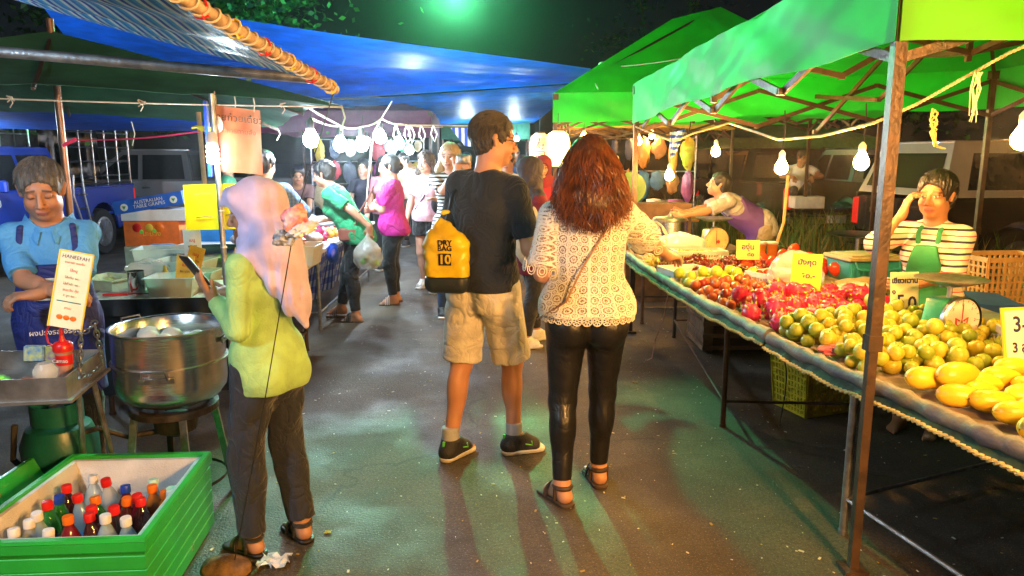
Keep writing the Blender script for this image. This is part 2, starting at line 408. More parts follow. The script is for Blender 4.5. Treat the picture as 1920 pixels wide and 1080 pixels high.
class Human:
    def __init__(s, label, loc, face, H=1.7, female=False, w=1.0, skin=(.42, .22, .13), h=.01, lean=0, twist=0, side=0, head=(0, 0, 0), hands=None, feet=None, cat='person', group=None, hipdrop=0, lips=(.35, .09, .08), brow=(.03, .02, .015), beard=0, bust=1.0, seat=False, hipw=1.0, headsc=1.0, knees=None, toes=False, name='person', shw=1.0):
        s.s = sc = H/1.75; s.h = h; s.w = w; s.fem = female; s.skin = np.array(skin); s.lips = np.array(lips); s.brow = np.array(brow); s.beard = beard; s.bust = bust; s.hipw = hipw
        s.root = thing(name, label, cat, loc, math.radians(face), group)
        s.Mi = wm(s.root).inverted()
        z = lambda v: v*sc
        s.pel = np.array([0, 0, z(.93)-hipdrop]); s.lean = lean
        R = s.R = rotm(twist, lean, side)
        up = lambda x, y, zz: s.pel+R @ (np.array([x, y, zz-.93])*sc)
        s.up = up
        sw = (.162 if female else .178)*(1+(w-1)*.5)*shw
        s.nb = up(0, -.01, 1.47); s.sh = [up(-sw, -.01, 1.40), up(sw, -.01, 1.40)]
        s.hs = 1.05*sc**.5*headsc  # head scale
        s.RH = rotm(head[0], head[1], head[2])
        nk = up(0, .0, 1.52) + s.RH @ np.array([0, .015, .105])*s.hs
        s.hc = nk
        hp = .088*sc*hipw
        s.hip = [s.pel+np.array([-hp, 0, -.02*sc]), s.pel+np.array([hp, 0, -.02*sc])]
        # arms
        L1, L2 = .285*sc, .25*sc
        s.el = [None, None]; s.wr = [None, None]; s.hd = [None, None]
        hands = hands or {}
        for i, sd in enumerate('LR'):
            sg = -1 if i == 0 else 1
            q = dict(t=(sg*.27*sc, .05, .86*sc-hipdrop), pole=(sg*.3, -1, 0), d=(0, .05, -1), n=(-sg, .2, 0), curl=.35)
            if sd in hands: q.update(hands[sd])
            t = s.loc3(q['t']); e, wr = ik(s.sh[i], t, L1, L2, q['pole'])
            s.el[i] = e; s.wr[i] = wr; s.hd[i] = q
        # legs
        l1, l2 = .42*sc, .41*sc
        feet = feet or {}
        s.kn = [None, None]; s.an = [None, None]; s.ft = [None, None]
        for i, sd in enumerate('LR'):
            sg = -1 if i == 0 else 1
            q = dict(p=(sg*.10*sc, 0, 0), yaw=-sg*8, pole=(sg*.15, 1, 0), pitch=0); 
            if sd in feet: q.update(feet[sd])
            p = s.loc3(q['p']); a = p+np.array([0, -.0, .085*sc])+np.array([0, 0, math.sin(math.radians(q['pitch']))*.12])
            k, a = ik(s.hip[i], a, l1, l2, q['pole']); s.kn[i] = k; s.an[i] = a
            yw = math.radians(q['yaw']); pt = math.radians(q['pitch'])
            fd = np.array([-math.sin(yw)*math.cos(pt), math.cos(yw)*math.cos(pt), -math.sin(pt)]); s.ft[i] = (fd, pt)
        s.f = Field(h)
    def loc3(s, t):
        if isinstance(t, Vector): return A3(s.Mi @ t)
        return np.array(t, float)
    def torso(s, f, g=0.0, full=True, bot=.86):
        sc, w, up, R = s.s, s.w, s.up, s.R
        ww = w
        if s.fem:
            f.ell(up(0, 0, 1.30), np.array([.135*ww, .098*ww, .17])*sc+g, .03, R)
            f.ell(up(0, .01, 1.11), np.array([.118*ww, .092*ww, .14])*sc+g, .04, R)
            for sg in (-1, 1): f.ell(up(sg*.068*ww, .085*ww, 1.27), np.array([.062, .05, .06])*sc*s.bust+g, .03, R)
        else:
            f.ell(up(0, 0, 1.31), np.array([.158*ww, .108*ww, .17])*sc+g, .03, R)
            f.ell(up(0, .005, 1.11), np.array([.138*ww, .102*ww, .15])*sc+g, .04, R)
        f.ell(s.pel+np.array([0, 0, .035*sc]), np.array([.155*ww*s.hipw, .11*ww, .115])*sc+g, .04)
        for i in (0, 1): f.cap(s.nb+R @ np.array([0, -.01, -.045])*sc, s.sh[i], .062*sc+g*.5, .046*sc*(1+(w-1)*.5)+g*.8, .03)
    def butt(s, f, g=0.0, k=.03):
        sc, w = s.s, s.w
        for sg in (-1, 1): f.ell(s.pel+np.array([sg*.072*w*s.hipw, -.045*w, -.055])*sc, np.array([.088*w, .092*w, .105])*sc+g, k)
    def legs(s, f, g=(0, 0, 0, 0), k=.03, end=None, flat=True):
        """g: growth at hip, knee, calf, ankle; end: (part, fraction) where the garment stops"""
        sc, w = s.s, s.w; w2 = 1+(w-1)*.8
        for i in (0, 1):
            a, b, c = s.hip[i], s.kn[i], s.an[i]
            bk = np.array([0, -.018, 0])*sc
            if end and end[0] == 'thigh':
                e = a+(b-a)*end[1]; r0 = (.088*w2*sc*s.hipw**.5)+g[0]; r1 = (.088+(.056-.088)*end[1])*w2*sc+g[1]
                f.fcap(a, e, r0, r1, k); continue
            f.cap(a, b, .088*w2*sc*s.hipw**.5+g[0], .054*w2*sc+g[1], k)
            t = end[1] if end else 1.0
            e = b+(c-b)*t; r1 = (.054+(.036-.054)*t)*w2**.6*sc+g[3]
            if end: f.fcap(b, e, .053*w2*sc+g[1], r1, k)
            else: f.cap(b, e, .053*w2*sc+g[1], .036*w2**.4*sc+g[3], k)
            m = b+(c-b)*.3+bk; f.ell(m, np.array([.05*w2, .052*w2, .11])*sc+g[2], .03)
    def arms(s, f, g=(0, 0, 0), k=.02, end=None):
        sc = s.s; w = 1+(s.w-1)*.7; q = .9 if s.fem else 1.0
        for i in (0, 1):
            a, b, c = s.sh[i], s.el[i], s.wr[i]
            r = [.050*w*q*sc, .040*w*q*sc, .027*w**.5*q*sc]
            if end and end[0] == 'upper':
                e = a+(b-a)*end[1]; f.fcap(a, e, r[0]+g[0], r[0]+(r[1]-r[0])*end[1]+g[1], k); continue
            f.cap(a, b, r[0]+g[0], r[1]+g[1], k)
            if end: e = b+(c-b)*end[1]; f.fcap(b, e, r[1]+g[1], r[2]+(1-end[1])*.01+g[2], k)
            else:
                f.cap(b, c, r[1]+g[1], r[2]+g[2], k)
                f.cap(b+(c-b)*.14, b+(c-b)*.42, .0395*w*q*sc+g[1], .037*w*q*sc+g[1], .02)
    def hand(s, f, i):
        q = s.hd[i]; sc = s.s**.7; w = s.wr[i]
        d = A3(s.Mi.to_3x3() @ q['d']) if isinstance(q['d'], Vector) else np.array(q['d'], float); d /= np.linalg.norm(d)
        n = A3(s.Mi.to_3x3() @ q['n']) if isinstance(q['n'], Vector) else np.array(q['n'], float); n -= d*(n @ d); n /= np.linalg.norm(n)
        x = np.cross(d, n)*(1 if i == 1 else -1)   # towards the thumb
        if q.get('flip'): x = -x
        R = np.stack([x, n, d], 1); cu = q['curl']
        f.cap(w-d*.01, w+d*.02*sc, .026*sc, .027*sc, .015)
        for o in (-.022, -.006, .01, .024): f.cap(w+d*.02*sc+x*o*.7*sc, w+d*.085*sc+x*o*sc, .0165*sc, .0125*sc, .012)
        f.ell(w+(d*.035+x*.022+n*.008)*sc, np.array([.016, .015, .028])*sc, .01, R)
        lens = [.036, .042, .039, .031]; offs = [.029, .010, -.009, -.027]
        s.tips = getattr(s, 'tips', {})
        for j in range(4):
            p = w+(d*.083+x*offs[j])*sc; a = cu*.9+.08*j*cu; dd = d*math.cos(a*.6)+n*math.sin(a*.6)+x*(.04*(1.5-j))
            for m, (ln, r) in enumerate(((lens[j], .0098), (lens[j]*.68, .009), (lens[j]*.55, .008))):
                a2 = a*(.6+.75*m); dd = d*math.cos(a2)+n*math.sin(a2)+x*(.05*(1.5-j)*(1-m*.4)); dd /= np.linalg.norm(dd)
                q2 = p+dd*ln*sc; f.cap(p, q2, r*sc, r*.92*sc, .004); p = q2
            s.tips[(i, j)] = p
        p = w+(d*.022+x*.026+n*.006)*sc; td = q.get('thumb', .8)
        for ln, r, a, b in ((.038, .013, .95, .25), (.032, .0108, .55, .35), (.025, .0095, .3, .4)):
            dd = x*a*td+d*1+n*b*(.5+cu); dd /= np.linalg.norm(dd); q2 = p+dd*ln*sc; f.cap(p, q2, r*sc, r*.9*sc, .006); p = q2
        s.tips[(i, 4)] = p
    def foot(s, f, i, g=0):
        fd, pt = s.ft[i]; sc = s.s; a = s.an[i]; sd = np.array([fd[1], -fd[0], 0])
        base = a+np.array([0, 0, -.085*sc+.0]) if pt == 0 else a+np.array([0, 0, -.085*sc])
        z = np.array([0, 0, 1.])
        sg = 1 if i == 0 else -1       # towards the big toe
        f.cap(a, a-fd*.028*sc-z*.045*sc, .036*sc+g, .036*sc+g, .02)
        f.cap(a+fd*.01, a+fd*.105*sc-z*.052*sc, .036*sc+g, .026*sc+g, .025)
        f.cap(a-fd*.02*sc-z*.052*sc, a+fd*.11*sc-z*.06*sc+sd*.012*sg*sc, .030*sc+g, .024*sc+g, .02)
        f.cap(a-z*.055*sc, a+fd*.105*sc-z*.062*sc-sd*.022*sg*sc, .026*sc+g, .021*sc+g, .02)
        for j in range(5):
            o = (.03-.0145*j)*sg*sc; b = a+fd*(.12-.006*j*j*.5)*sc-z*.068*sc+sd*o
            f.cap(b, b+fd*(.036-.004*j)*sc, .0125*sc-.001*j, .0105*sc-.0008*j, .006)
    def headf(s, f):
        R = s.RH; S = s.hs; c = s.hc
        p = lambda x, y, z: c+R @ (np.array([x, y, z])*S)
        E = lambda x, y, z, r, k=.015, sub=False: f.ell(p(x, y, z), np.array(r)*S, k, R, sub)
        q = .96 if s.fem else 1
        E(0, -.018, .035, (.074*q, .094, .082))
        E(0, .018, -.03, (.062*q, .066, .078), .02)
        E(0, .05, -.088, (.03*q, .028, .024), .025)
        for sg in (-1, 1):
            E(sg*.045*q, .01, -.06, (.022, .04, .03), .02)
            E(sg*.036, .052, -.032, (.024, .026, .024), .02)
        f.cap(p(-.036, .072, .026), p(.036, .072, .026), .011*S, .011*S, .014)
        for sg in (-1, 1):
            E(sg*.031, .098, .006, (.017, .018, .0125), .012, True)
            E(sg*.031, .0735, .004, (.0135, .0125, .0115), .003)
            E(sg*.014, .09, -.037, (.009, .012, .008), .006)
            f.cap(p(sg*.074*q, -.006, -.022), p(sg*.08*q, -.014, .018), .008*S, .011*S, .006)
            f.cap(p(sg*.08*q, -.014, .018), p(sg*.083*q, -.022, .004), .008*S, .006*S, .005)
        f.cap(p(0, .080, .014), p(0, .105, -.03), .0078*S, .0115*S, .01)
        f.cap(p(-.018, .082, -.061), p(.018, .082, -.061), .0065*S, .0065*S, .008)
        f.cap(p(-.014, .082, -.070), p(.014, .082, -.070), .007*S, .007*S, .007)
        f.cap(p(-.02, .0945, -.0655), p(.02, .0945, -.0655), .0022*S, .0022*S, .003, True)
        f.cap(p(0, -.02, -.05), s.nb+s.R @ np.array([0, -.0, -.0]), .056*S*(.86 if s.fem else 1)*(1+(s.w-1)*.4), .062*S*(.88 if s.fem else 1)*(1+(s.w-1)*.4), .03)
    def colors(s, vs):
        n = len(vs); c = np.tile(s.skin, (n, 1)).astype(float)
        v = (vs-s.hc) @ s.RH/s.hs
        x, y, z = np.abs(v[:, 0]), v[:, 1], v[:, 2]
        blot = .5+.5*np.sin(vs[:, 0]*37+2*np.sin(vs[:, 2]*29))*np.sin(vs[:, 1]*31+vs[:, 2]*23)
        c *= (.93+.12*blot)[:, None]
        face = (y > .04) & (z > -.12) & (z < .1) & (x < .09)
        def blend(m, col, a=1.0):
            m = np.clip(m, 0, 1)[:, None]*a; return c*(1-m)+np.array(col)*m
        if s.beard: c = blend(face*1.0*(z < -.035)*(np.clip((-.03-z)/.02, 0, 1)), s.brow*2, s.beard)
        e = np.sqrt(((x-.036)/.02)**2+((z-.002)/.02)**2)
        c = blend(face*np.clip(1.5-e, 0, 1), s.skin*np.array([.62, .55, .55]), .6)
        c = blend(face*np.clip(1.3-np.sqrt(((x-.030)/.026)**2+((z+.034)/.02)**2), 0, 1), s.skin*np.array([1.1, .8, .8]), .3)
        bz = .0275-(x-.03)*.15-np.where(x > .038, (x-.038)*.5, 0)
        c = blend(face*np.clip(1.5-np.abs(z-bz)/.0042, 0, 1)*((x > .012) & (x < .05)), s.brow, .9)
        if s.eyes:
            ey = np.sqrt(((x-.031)/.0135)**2+((z-.003)/.0062)**2)
            c = blend(face*np.clip((1.05-ey)*6, 0, 1), (.42, .40, .38), 1)
            ir = np.sqrt(((v[:, 0]-np.sign(v[:, 0])*.031-s.gaze)/.0058)**2+((z-.003)/.0062)**2)
            c = blend(face*(ey < 1.1)*np.clip((1.15-ir)*5, 0, 1), (.02, .012, .01), 1)
            c = blend(face*np.clip(1.4-np.abs(z-.0095+((x-.031)/.02)**2*.004)/.0024, 0, 1)*((x > .016) & (x < .047)), s.brow*.7, .85)
        else:
            c = blend(face*np.clip(1.4-np.abs(z+.003-((x-.031)/.02)**2*.003)/.0025, 0, 1)*((x > .016) & (x < .047)), s.brow*.7, .9)
        c = blend(face*(x < .025)*np.clip(1.3-np.sqrt((x/.024)**2+((z+.0655)/.0105)**2), 0, 1)*3, s.lips, .8)
        c = blend(face*(x < .024)*np.clip(1.3-np.abs(z+.0655)/.0018, 0, 1), s.lips*.25, .8)
        c = blend(face*(y > .08)*np.clip(1.3-np.sqrt(((x-.008)/.0045)**2+((z+.0445)/.003)**2), 0, 1)*2, s.skin*.25, .8)
        return c
    def body(s, m=None, eyes=True, gaze=0.0, hands=True, name='body', feet=True):
        s.eyes = eyes; s.gaze = gaze; f = s.f
        s.torso(f, -.004); s.butt(f, -.004); s.legs(f); s.arms(f); s.headf(f)
        for i in (0, 1):
            if hands: s.hand(f, i)
            if feet: s.foot(f, i)
        f.plane((0, 0, .001), (0, 0, -1))
        s.bodyo = mesh_obj(name, f.mesh(name, s.colors), m or skin_mat('skin'), s.root)
        return s
    def shirt(s, m, g=.016, hem=.9, sleeve=('upper', .6), sg=(.012, .022, .02), fold=.004, ff=30, seed=1, name='shirt', loose=0.0, skirt=None, neckc=.02, h=None, open_front=False, bott=True, hemy=0):
        f = Field(h or s.h); s.torso(f, g, bot=hem)
        if bott: s.butt(f, g*.9+.014, .04); f.ell(s.pel+np.array([0, 0, .035*s.s]), np.array([.155*s.w*s.hipw, .11*s.w, .115])*s.s+g+.012, .04)
        if loose: 
            f.cap(s.up(0, 0, 1.25), s.pel+np.array([0, 0, .0]), (.12+loose*.4)*s.s*s.w, (.13+loose)*s.s*s.w, .06, flat=((0, 1, 0), .75))
        if skirt: f.cap(s.pel, s.pel+np.array([0, .0, -skirt[0]]), skirt[1], skirt[2], .05, flat=((0, 1, 0), .72))
        f.plane((0, 0, hem*s.s), (0, hemy, -1))
        # neckline
        R = s.R; f.ell(s.nb+R @ np.array([0, .035, .04])*s.s, np.array([.07, .075, .05+neckc])*s.s, .008, None, True)
        if sleeve: s.arms(f, sg, .02, sleeve)
        f.fold = foldfn(fold, ff, seed, s.R @ np.array([.5, 0, 1.]), .7)
        return mesh_obj(name, f.mesh(name), m, s.root)
    def trousers(s, m, g=(.012, .012, .01, .012), end=('shin', .95), fold=.003, ff=35, seed=2, top=1.02, name='trousers', flare=0, h=None, k=.03):
        f = Field(h or s.h)
        f.ell(s.pel+np.array([0, 0, .035*s.s]), np.array([.155*s.w*s.hipw, .11*s.w, .115])*s.s+g[0]*.6, .04)
        s.butt(f, g[0]*.7); s.legs(f, g, k, end)
        f.plane((0, 0, top*s.s), (0, 0, 1))
        f.fold = foldfn(fold, ff, seed, (0, .3, .3))
        return mesh_obj(name, f.mesh(name), m, s.root)
    def hp(s, x, y, z): return s.hc+s.RH @ (np.array([x, y, z])*s.hs)
    def hair(s, m, g=.012, length=0, back=0.0, fringe=.055, wavy=.003, seed=3, bun=None, h=None, pony=None, full=0.0, name='hair', sides=True, ff=220):
        f = Field(h or min(s.h, .007)); R = s.RH; S = s.hs
        f.ell(s.hp(0, -.022, .038), np.array([.076, .096, .084])*S+g, .01, R)
        f.ell(s.hp(0, -.045, -.01), np.array([.068, .06, .075])*S+g, .02, R)
        # open the face
        f.ell(s.hp(0, .085, -.045), np.array([.07, .085, fringe+.055])*S, .012, R, True)
        f.ell(s.hp(0, .13, .0), np.array([.1, .09, .08])*S, .012, R, True)
        if not length:
            for sg in (-1, 1): f.ell(s.hp(sg*.085, -.006, -.02), np.array([.02, .026, .038])*S, .008, R, True)
            f.plane(s.hp(0, -.06, -.075), R @ np.array([0, .35, -1.]))
        if length:
            b = s.hp(0, -.06, .0); e = s.nb+s.R @ np.array([0, -.09-back, -length])
            mid = s.nb+s.R @ np.array([0, -.1, .0])
            f.chain([b, mid, e], [.088+full*.7, .092+full, .05+full*.6], .03, flat=(s.R @ np.array([0, 1., 0]), .6))
            for sg in (-1, 1): f.chain([s.hp(sg*.065, -.02, .0), s.nb+s.R @ np.array([sg*.1, -.03, .02]), s.nb+s.R @ np.array([sg*.095, -.05, -length*.7])], [.03+full*.4, .035+full*.5, .02], .03)
        if bun: f.ell(s.hp(*bun[0]), np.full(3, bun[1]), .006, R)
        if pony: f.chain([s.hp(*q) for q in pony[0]], pony[1], .01)
        r = np.random.default_rng(seed); ks = r.normal(size=(5, 3))*[ff, ff, ff*.22]
        def fn(X, Y, Z):
            o = 0
            for kk in ks: o = o+np.sin(kk[0]*X+kk[1]*Y+kk[2]*Z+1.5*np.sin(Z*40+X*30))
            return o*wavy/3
        f.fold = fn
        return mesh_obj(name, f.mesh(name), m, s.root)
    def strands(s, m, n=900, ln=.03, seed=1, back=-.95, rad=.0007, face=.35):
        q = random.Random(seed); mb = MB(); S = s.hs
        while n > 0:
            th = q.uniform(0, 2*PI); cz = q.uniform(-.35, 1); r_ = math.sqrt(1-cz*cz); x, y, z = r_*math.cos(th), r_*math.sin(th), cz
            if y > face and z < .55 or (z < .1 and y > -.1) : continue
            n -= 1; p = V((x*.083, y*.103-.022, z*.092+.038)); nr = V((x, y, z)); d = V((q.uniform(-.4, .4), back if z > .3 else -.3, -.6)); d = (d-nr*d.dot(nr)*.85).normalized(); L_ = ln*q.uniform(.6, 1.3)
            pts = [V(s.hp(*p)), V(s.hp(*(p+d*L_*.5+nr*.006))), V(s.hp(*(p+d*L_+nr*.004)))]; mb.tube(pts, [rad*1.3, rad, rad*.3], 3, cap=False)
        return mb.build('hair_strands', m, s.root, world=False)
    def shoes(s, m, sole, g=.012, name='shoe', high=.0):
        for i in (0, 1):
            fd, pt = s.ft[i]; a = s.an[i]; sc = s.s; z = np.array([0, 0, 1.]); sd = np.array([fd[1], -fd[0], 0])
            f = Field(.006); s.foot(f, i, g); f.plane(a+z*(.02+high), (0, 0, 1)); f.plane((0, 0, .022), (0, 0, -1))
            o = mesh_obj(name, f.mesh(name), m, s.root)
            f = Field(.006); c0 = a-fd*.035*sc; c1 = a+fd*.135*sc
            for off in (-.014, .014): f.cap([*(c0+sd*off*.6)[:2], .02], [*(c1+sd*off*1.4)[:2], .02], .034*sc, .036*sc, .02)
            f.plane((0, 0, .026), (0, 0, 1)); f.plane((0, 0, .001), (0, 0, -1))
            mesh_obj('sole', f.mesh('sole'), sole, o)
    def sandals(s, strap, sole, kind='x'):
        for i in (0, 1):
            fd, pt = s.ft[i]; a = s.an[i]; sc = s.s; sd = np.array([fd[1], -fd[0], 0]); z = np.array([0, 0, 1.])
            f = Field(.006); c0 = a-fd*.04*sc; c1 = a+fd*.14*sc
            for off in (-.014, .014): f.cap([*(c0+sd*off*.5)[:2], .012], [*(c1+sd*off*1.4)[:2], .012], .034*sc, .034*sc, .02)
            f.plane((0, 0, .018), (0, 0, 1)); f.plane((0, 0, -.001), (0, 0, -1))
            o = mesh_obj('sandal', f.mesh('sandal'), sole, s.root)
            mb = MB()
            def arch(fr, hh, wd, tilt=0, r=.012):
                c = a+fd*fr*sc; pts = []
                for k in range(13):
                    t = PI*k/12; pts.append([*(c+sd*math.cos(t)*wd*sc+fd*tilt*math.cos(t)*sc)[:2], .01+(hh)*math.sin(t)*sc])
                mb.tube(pts, r*sc, 6, flat=.3)
            if kind == 'slide': 
                for q in (.05, .07, .09): arch(q, .085-.3*(q-.05), .055, 0, .014)
            else:
                arch(.095, .056, .05, .02); arch(.05, .08, .047, -.03)
                pts = [a+(sd*math.cos(t)*.043+fd*(math.sin(t)*.045-.005))*sc-z*.0 for t in [2*PI*k/20 for k in range(21)]]
                mb.tube(pts, .0095*sc, 6, flat=1.3)
                for sg in (-1, 1): mb.tube([a+sd*sg*.043*sc, a+sd*sg*.045*sc-z*.07*sc], .008*sc, 6)
            mb.build('strap', strap, o, world=False)
    def hijab(s, m, back=.34, front=.22, wdt=.17, seed=5, h=None, fold=.005, name='headscarf', peak=0.0, ff=42):
        f = Field(h or s.h); R = s.RH; S = s.hs
        f.ell(s.hp(0, -.022, .035), np.array([.083, .104, .09])*S+.012, .02, R)
        f.ell(s.hp(0, .0, -.045), np.array([.072, .085, .085])*S+.014, .03, R)
        if peak: f.cap(s.hp(-.055, .05, .075), s.hp(.055, .05, .075), .02, .02, .03); f.cap(s.hp(0, .06, .07), s.hp(0, .06+peak, .055), .05, .012, .03)
        f.ell(s.nb+s.R @ np.array([0, .0, -.01]), np.array([.12, .115, .1])*s.s, .05, s.R)
        f.chain([s.nb+s.R @ np.array([0, .03, -.02]), s.nb+s.R @ np.array([0, .085, -front])], [.105*s.s, .06*s.s], .05, flat=(s.R @ np.array([0, 1., 0]), .7))
        f.chain([s.nb+s.R @ np.array([0, -.04, -.02]), s.nb+s.R @ np.array([0, -.13, -back])], [.12*s.s, wdt*.6*s.s], .05, flat=(s.R @ np.array([0, 1., 0]), .5))
        for i in (0, 1): f.cap(s.nb, s.sh[i]+np.array([0, 0, .015]), .085*s.s, .07*s.s, .04)
        f.ell(s.hp(0, .1, -.02), np.array([.054, .07, .072])*S, .01, R, True)
        f.fold = foldfn(fold, ff, seed, (0, 0, 1))
        return mesh_obj(name, f.mesh(name), m, s.root)
    def scarf(s, m, seed=8, fold=.0075, ff=40, h=None):
        f = Field(h or s.h); R = s.RH; S = s.hs; B = s.R; sc = s.s
        f.ell(s.hp(0, -.022, .035), np.array([.080, .102, .088])*S+.012, .02, R)
        f.ell(s.hp(0, -.012, -.045), np.array([.060, .078, .078])*S+.012, .03, R)
        f.cap(s.hp(-.045, .055, .07), s.hp(.045, .055, .07), .022, .022, .03); f.cap(s.hp(0, .07, .07), s.hp(0, .118, .045), .036, .010, .03)
        n = s.nb; u = lambda x, y, z: n+B @ (np.array([x, y, z])*sc)
        f.cap(s.hp(0, .02, -.085), u(0, .05, -.03), .062, .075, .04)
        f.chain([s.hp(0, -.05, -.03), u(0, -.055, .0), u(0, -.12, -.12), u(.02, -.165, -.24), u(.05, -.19, -.35)], [.076, .094, .072, .042, .012], .05, flat=(B @ np.array([0, 1., .35]), .55))
        f.chain([u(-.13, -.01, -.045), u(-.02, -.05, .0), u(.13, -.02, -.045)], [.045, .09, .045], .05)
        f.chain([u(0, .05, -.03), u(-.02, .09, -.10)], [.075, .045], .04, flat=(B @ np.array([0, 1., 0]), .6))
        f.ell(s.hp(0, .105, -.028), np.array([.060, .088, .070])*S, .01, R, True)
        f.fold = foldfn(fold, ff, seed, (.25, .45, 1), .95)
        return mesh_obj('headscarf', f.mesh('headscarf'), m, s.root)
    def glasses(s, m):
        mb = MB(); P3 = lambda x, y, z: s.hp(x, y, z)
        for sg in (-1, 1):
            mb.tube([P3(sg*.031+.021*math.cos(t), .094, .002+.014*math.sin(t)) for t in [2*PI*k/14 for k in range(15)]], .0017, 5)
            mb.tube([P3(sg*.052, .094, .008), P3(sg*.074, .06, .008), P3(sg*.083, -.01, .006)], .0017, 5)
        mb.tube([P3(-.01, .094, .006), P3(.01, .094, .006)], .0017, 5)
        return mb.build('spectacles', m, s.root, world=False)
# ---------------------------------------------------------------- camera, air, night sky
cd = bpy.data.cameras.new('camera'); cam = bpy.data.objects.new('camera', cd); COL.objects.link(cam)
cam.location = (0, 0, CH); cam.rotation_euler = (PI/2-PT, 0, 0); cd.sensor_width = 36; cd.lens = FL*36/1920; cd.clip_end = 500; cd.clip_start = .05
SC.camera = cam
w = bpy.data.worlds.new("World"); SC.world = w; w.use_nodes = True
nt = w.node_tree; sk = nt.nodes.new('ShaderNodeTexSky'); sk.sky_type = 'NISHITA'; sk.sun_disc = False
sk.sun_elevation = math.radians(35); sk.sun_rotation = math.radians(160)
nt.links.new(sk.outputs[0], nt.nodes['Background'].inputs[0]); nt.nodes['Background'].inputs[1].default_value = .0009
sl = bpy.data.lights.new('moon', 'SUN'); sl.energy = .012; sl.angle = math.radians(.5); sl.color = (.7, .85, 1)
so = bpy.data.objects.new('moon', sl); COL.objects.link(so); so.rotation_euler = (math.radians(55), 0, math.radians(160))
SC.view_settings.view_transform = 'Standard'; SC.view_settings.look = 'None'; SC.view_settings.exposure = .55; SC.view_settings.gamma = 1
cy = SC.cycles; cy.use_denoising = True; cy.sample_clamp_indirect = 4; cy.sample_clamp_direct = 0; cy.max_bounces = 7; cy.transparent_max_bounces = 10; cy.caustics_reflective = False; cy.caustics_refractive = False; cy.use_light_tree = True
# ---------------------------------------------------------------- materials
M = {}
M['steel'] = mat('steel', (.45, .45, .46), .32, 1, .2, 30, .1, 90)
M['rust'] = mat('painted_steel', (.045, .028, .02), .42, .35, .35, 14, .3, 60, col2=(.09, .05, .03), dirt=.4)
M['galv'] = mat('galvanised', (.38, .40, .42), .38, .9, .25, 25, .25, 60, dirt=.4)
M['alu'] = mat('aluminium', (.72, .73, .74), .24, 1, .08, 5, .12, 14, dirt=.12, stretch=(1, 1, 9))
M['black'] = mat('black_paint', (.012, .012, .014), .4)
M['dark'] = mat('dark_plastic', (.02, .02, .022), .5)
M['white'] = mat('white_plastic', (.72, .72, .70), .4, var=.06)
M['foam'] = mat('foam', (.68, .68, .66), .85, var=.1, vs=9, bump=.4, bs=150, dirt=.3)
M['cord'] = mat('rope', (.55, .5, .38), .9, bump=.6, bs=200)
M['rope_y'] = mat('twisted_rope', (.62, .5, .2), .85, bump=.6, bs=160)
M['wire'] = mat('black_wire', (.01, .01, .01), .5, bump=0)
M['wood'] = mat('wood', (.16, .09, .045), .7, var=.4, vs=6, stretch=(1, 8, 1))
M['card'] = mat('cardboard', (.42, .28, .15), .85, var=.15)
M['clear'] = mat('clear_plastic', (.85, .9, .9), .12, alpha=.32, bump=.5, bs=45, var=.05)
M['milky'] = mat('milky_plastic', (.62, .74, .70), .35, translu=.4, var=.08, bump=.1)
M['tyre'] = mat('tyre', (.018, .018, .018), .8, bump=.5, bs=80)
M['rim'] = mat('rim', (.5, .5, .52), .3, .9)
M['glass_dark'] = mat('car_glass', (.008, .01, .012), .22, 0, bump=0, spec=.3)
M['chrome'] = mat('chrome', (.7, .7, .72), .12, 1, bump=.05)
M['red'] = mat('red_plastic', (.62, .015, .012), .3, var=.1)
M['orange'] = mat('orange_plastic', (.75, .16, .01), .3, var=.1)
M['blue'] = mat('blue_plastic', (.01, .05, .38), .3, var=.1)
M['teal'] = mat('teal_plastic', (.03, .30, .33), .35, var=.1)
M['ycard'] = mat('yellow_card', (.66, .50, .04), .45, var=.05, vs=4, bump=.12, bs=9)
M['paper'] = mat('paper_card', (.72, .66, .45), .7, var=.06)
M['ink'] = mat('ink', (.02, .03, .12), .6, bump=0)
M['inkr'] = mat('red_ink', (.5, .03, .02), .6, bump=0)
M['cyan'] = mat('cyan_plastic', (.05, .45, .5), .3)
M['pink'] = mat('pink_plastic', (.8, .12, .3), .3)
M['lime'] = mat('lime_plastic', (.15, .7, .1), .3)
W_WHITE = (.70, .88, 1.0); W_WARM = (1.0, .47, .12)
M['bulb_white'] = emis('white_bulb_glow', W_WHITE, 430)
M['bulb_warm'] = emis('warm_bulb_glow', W_WARM, 850)
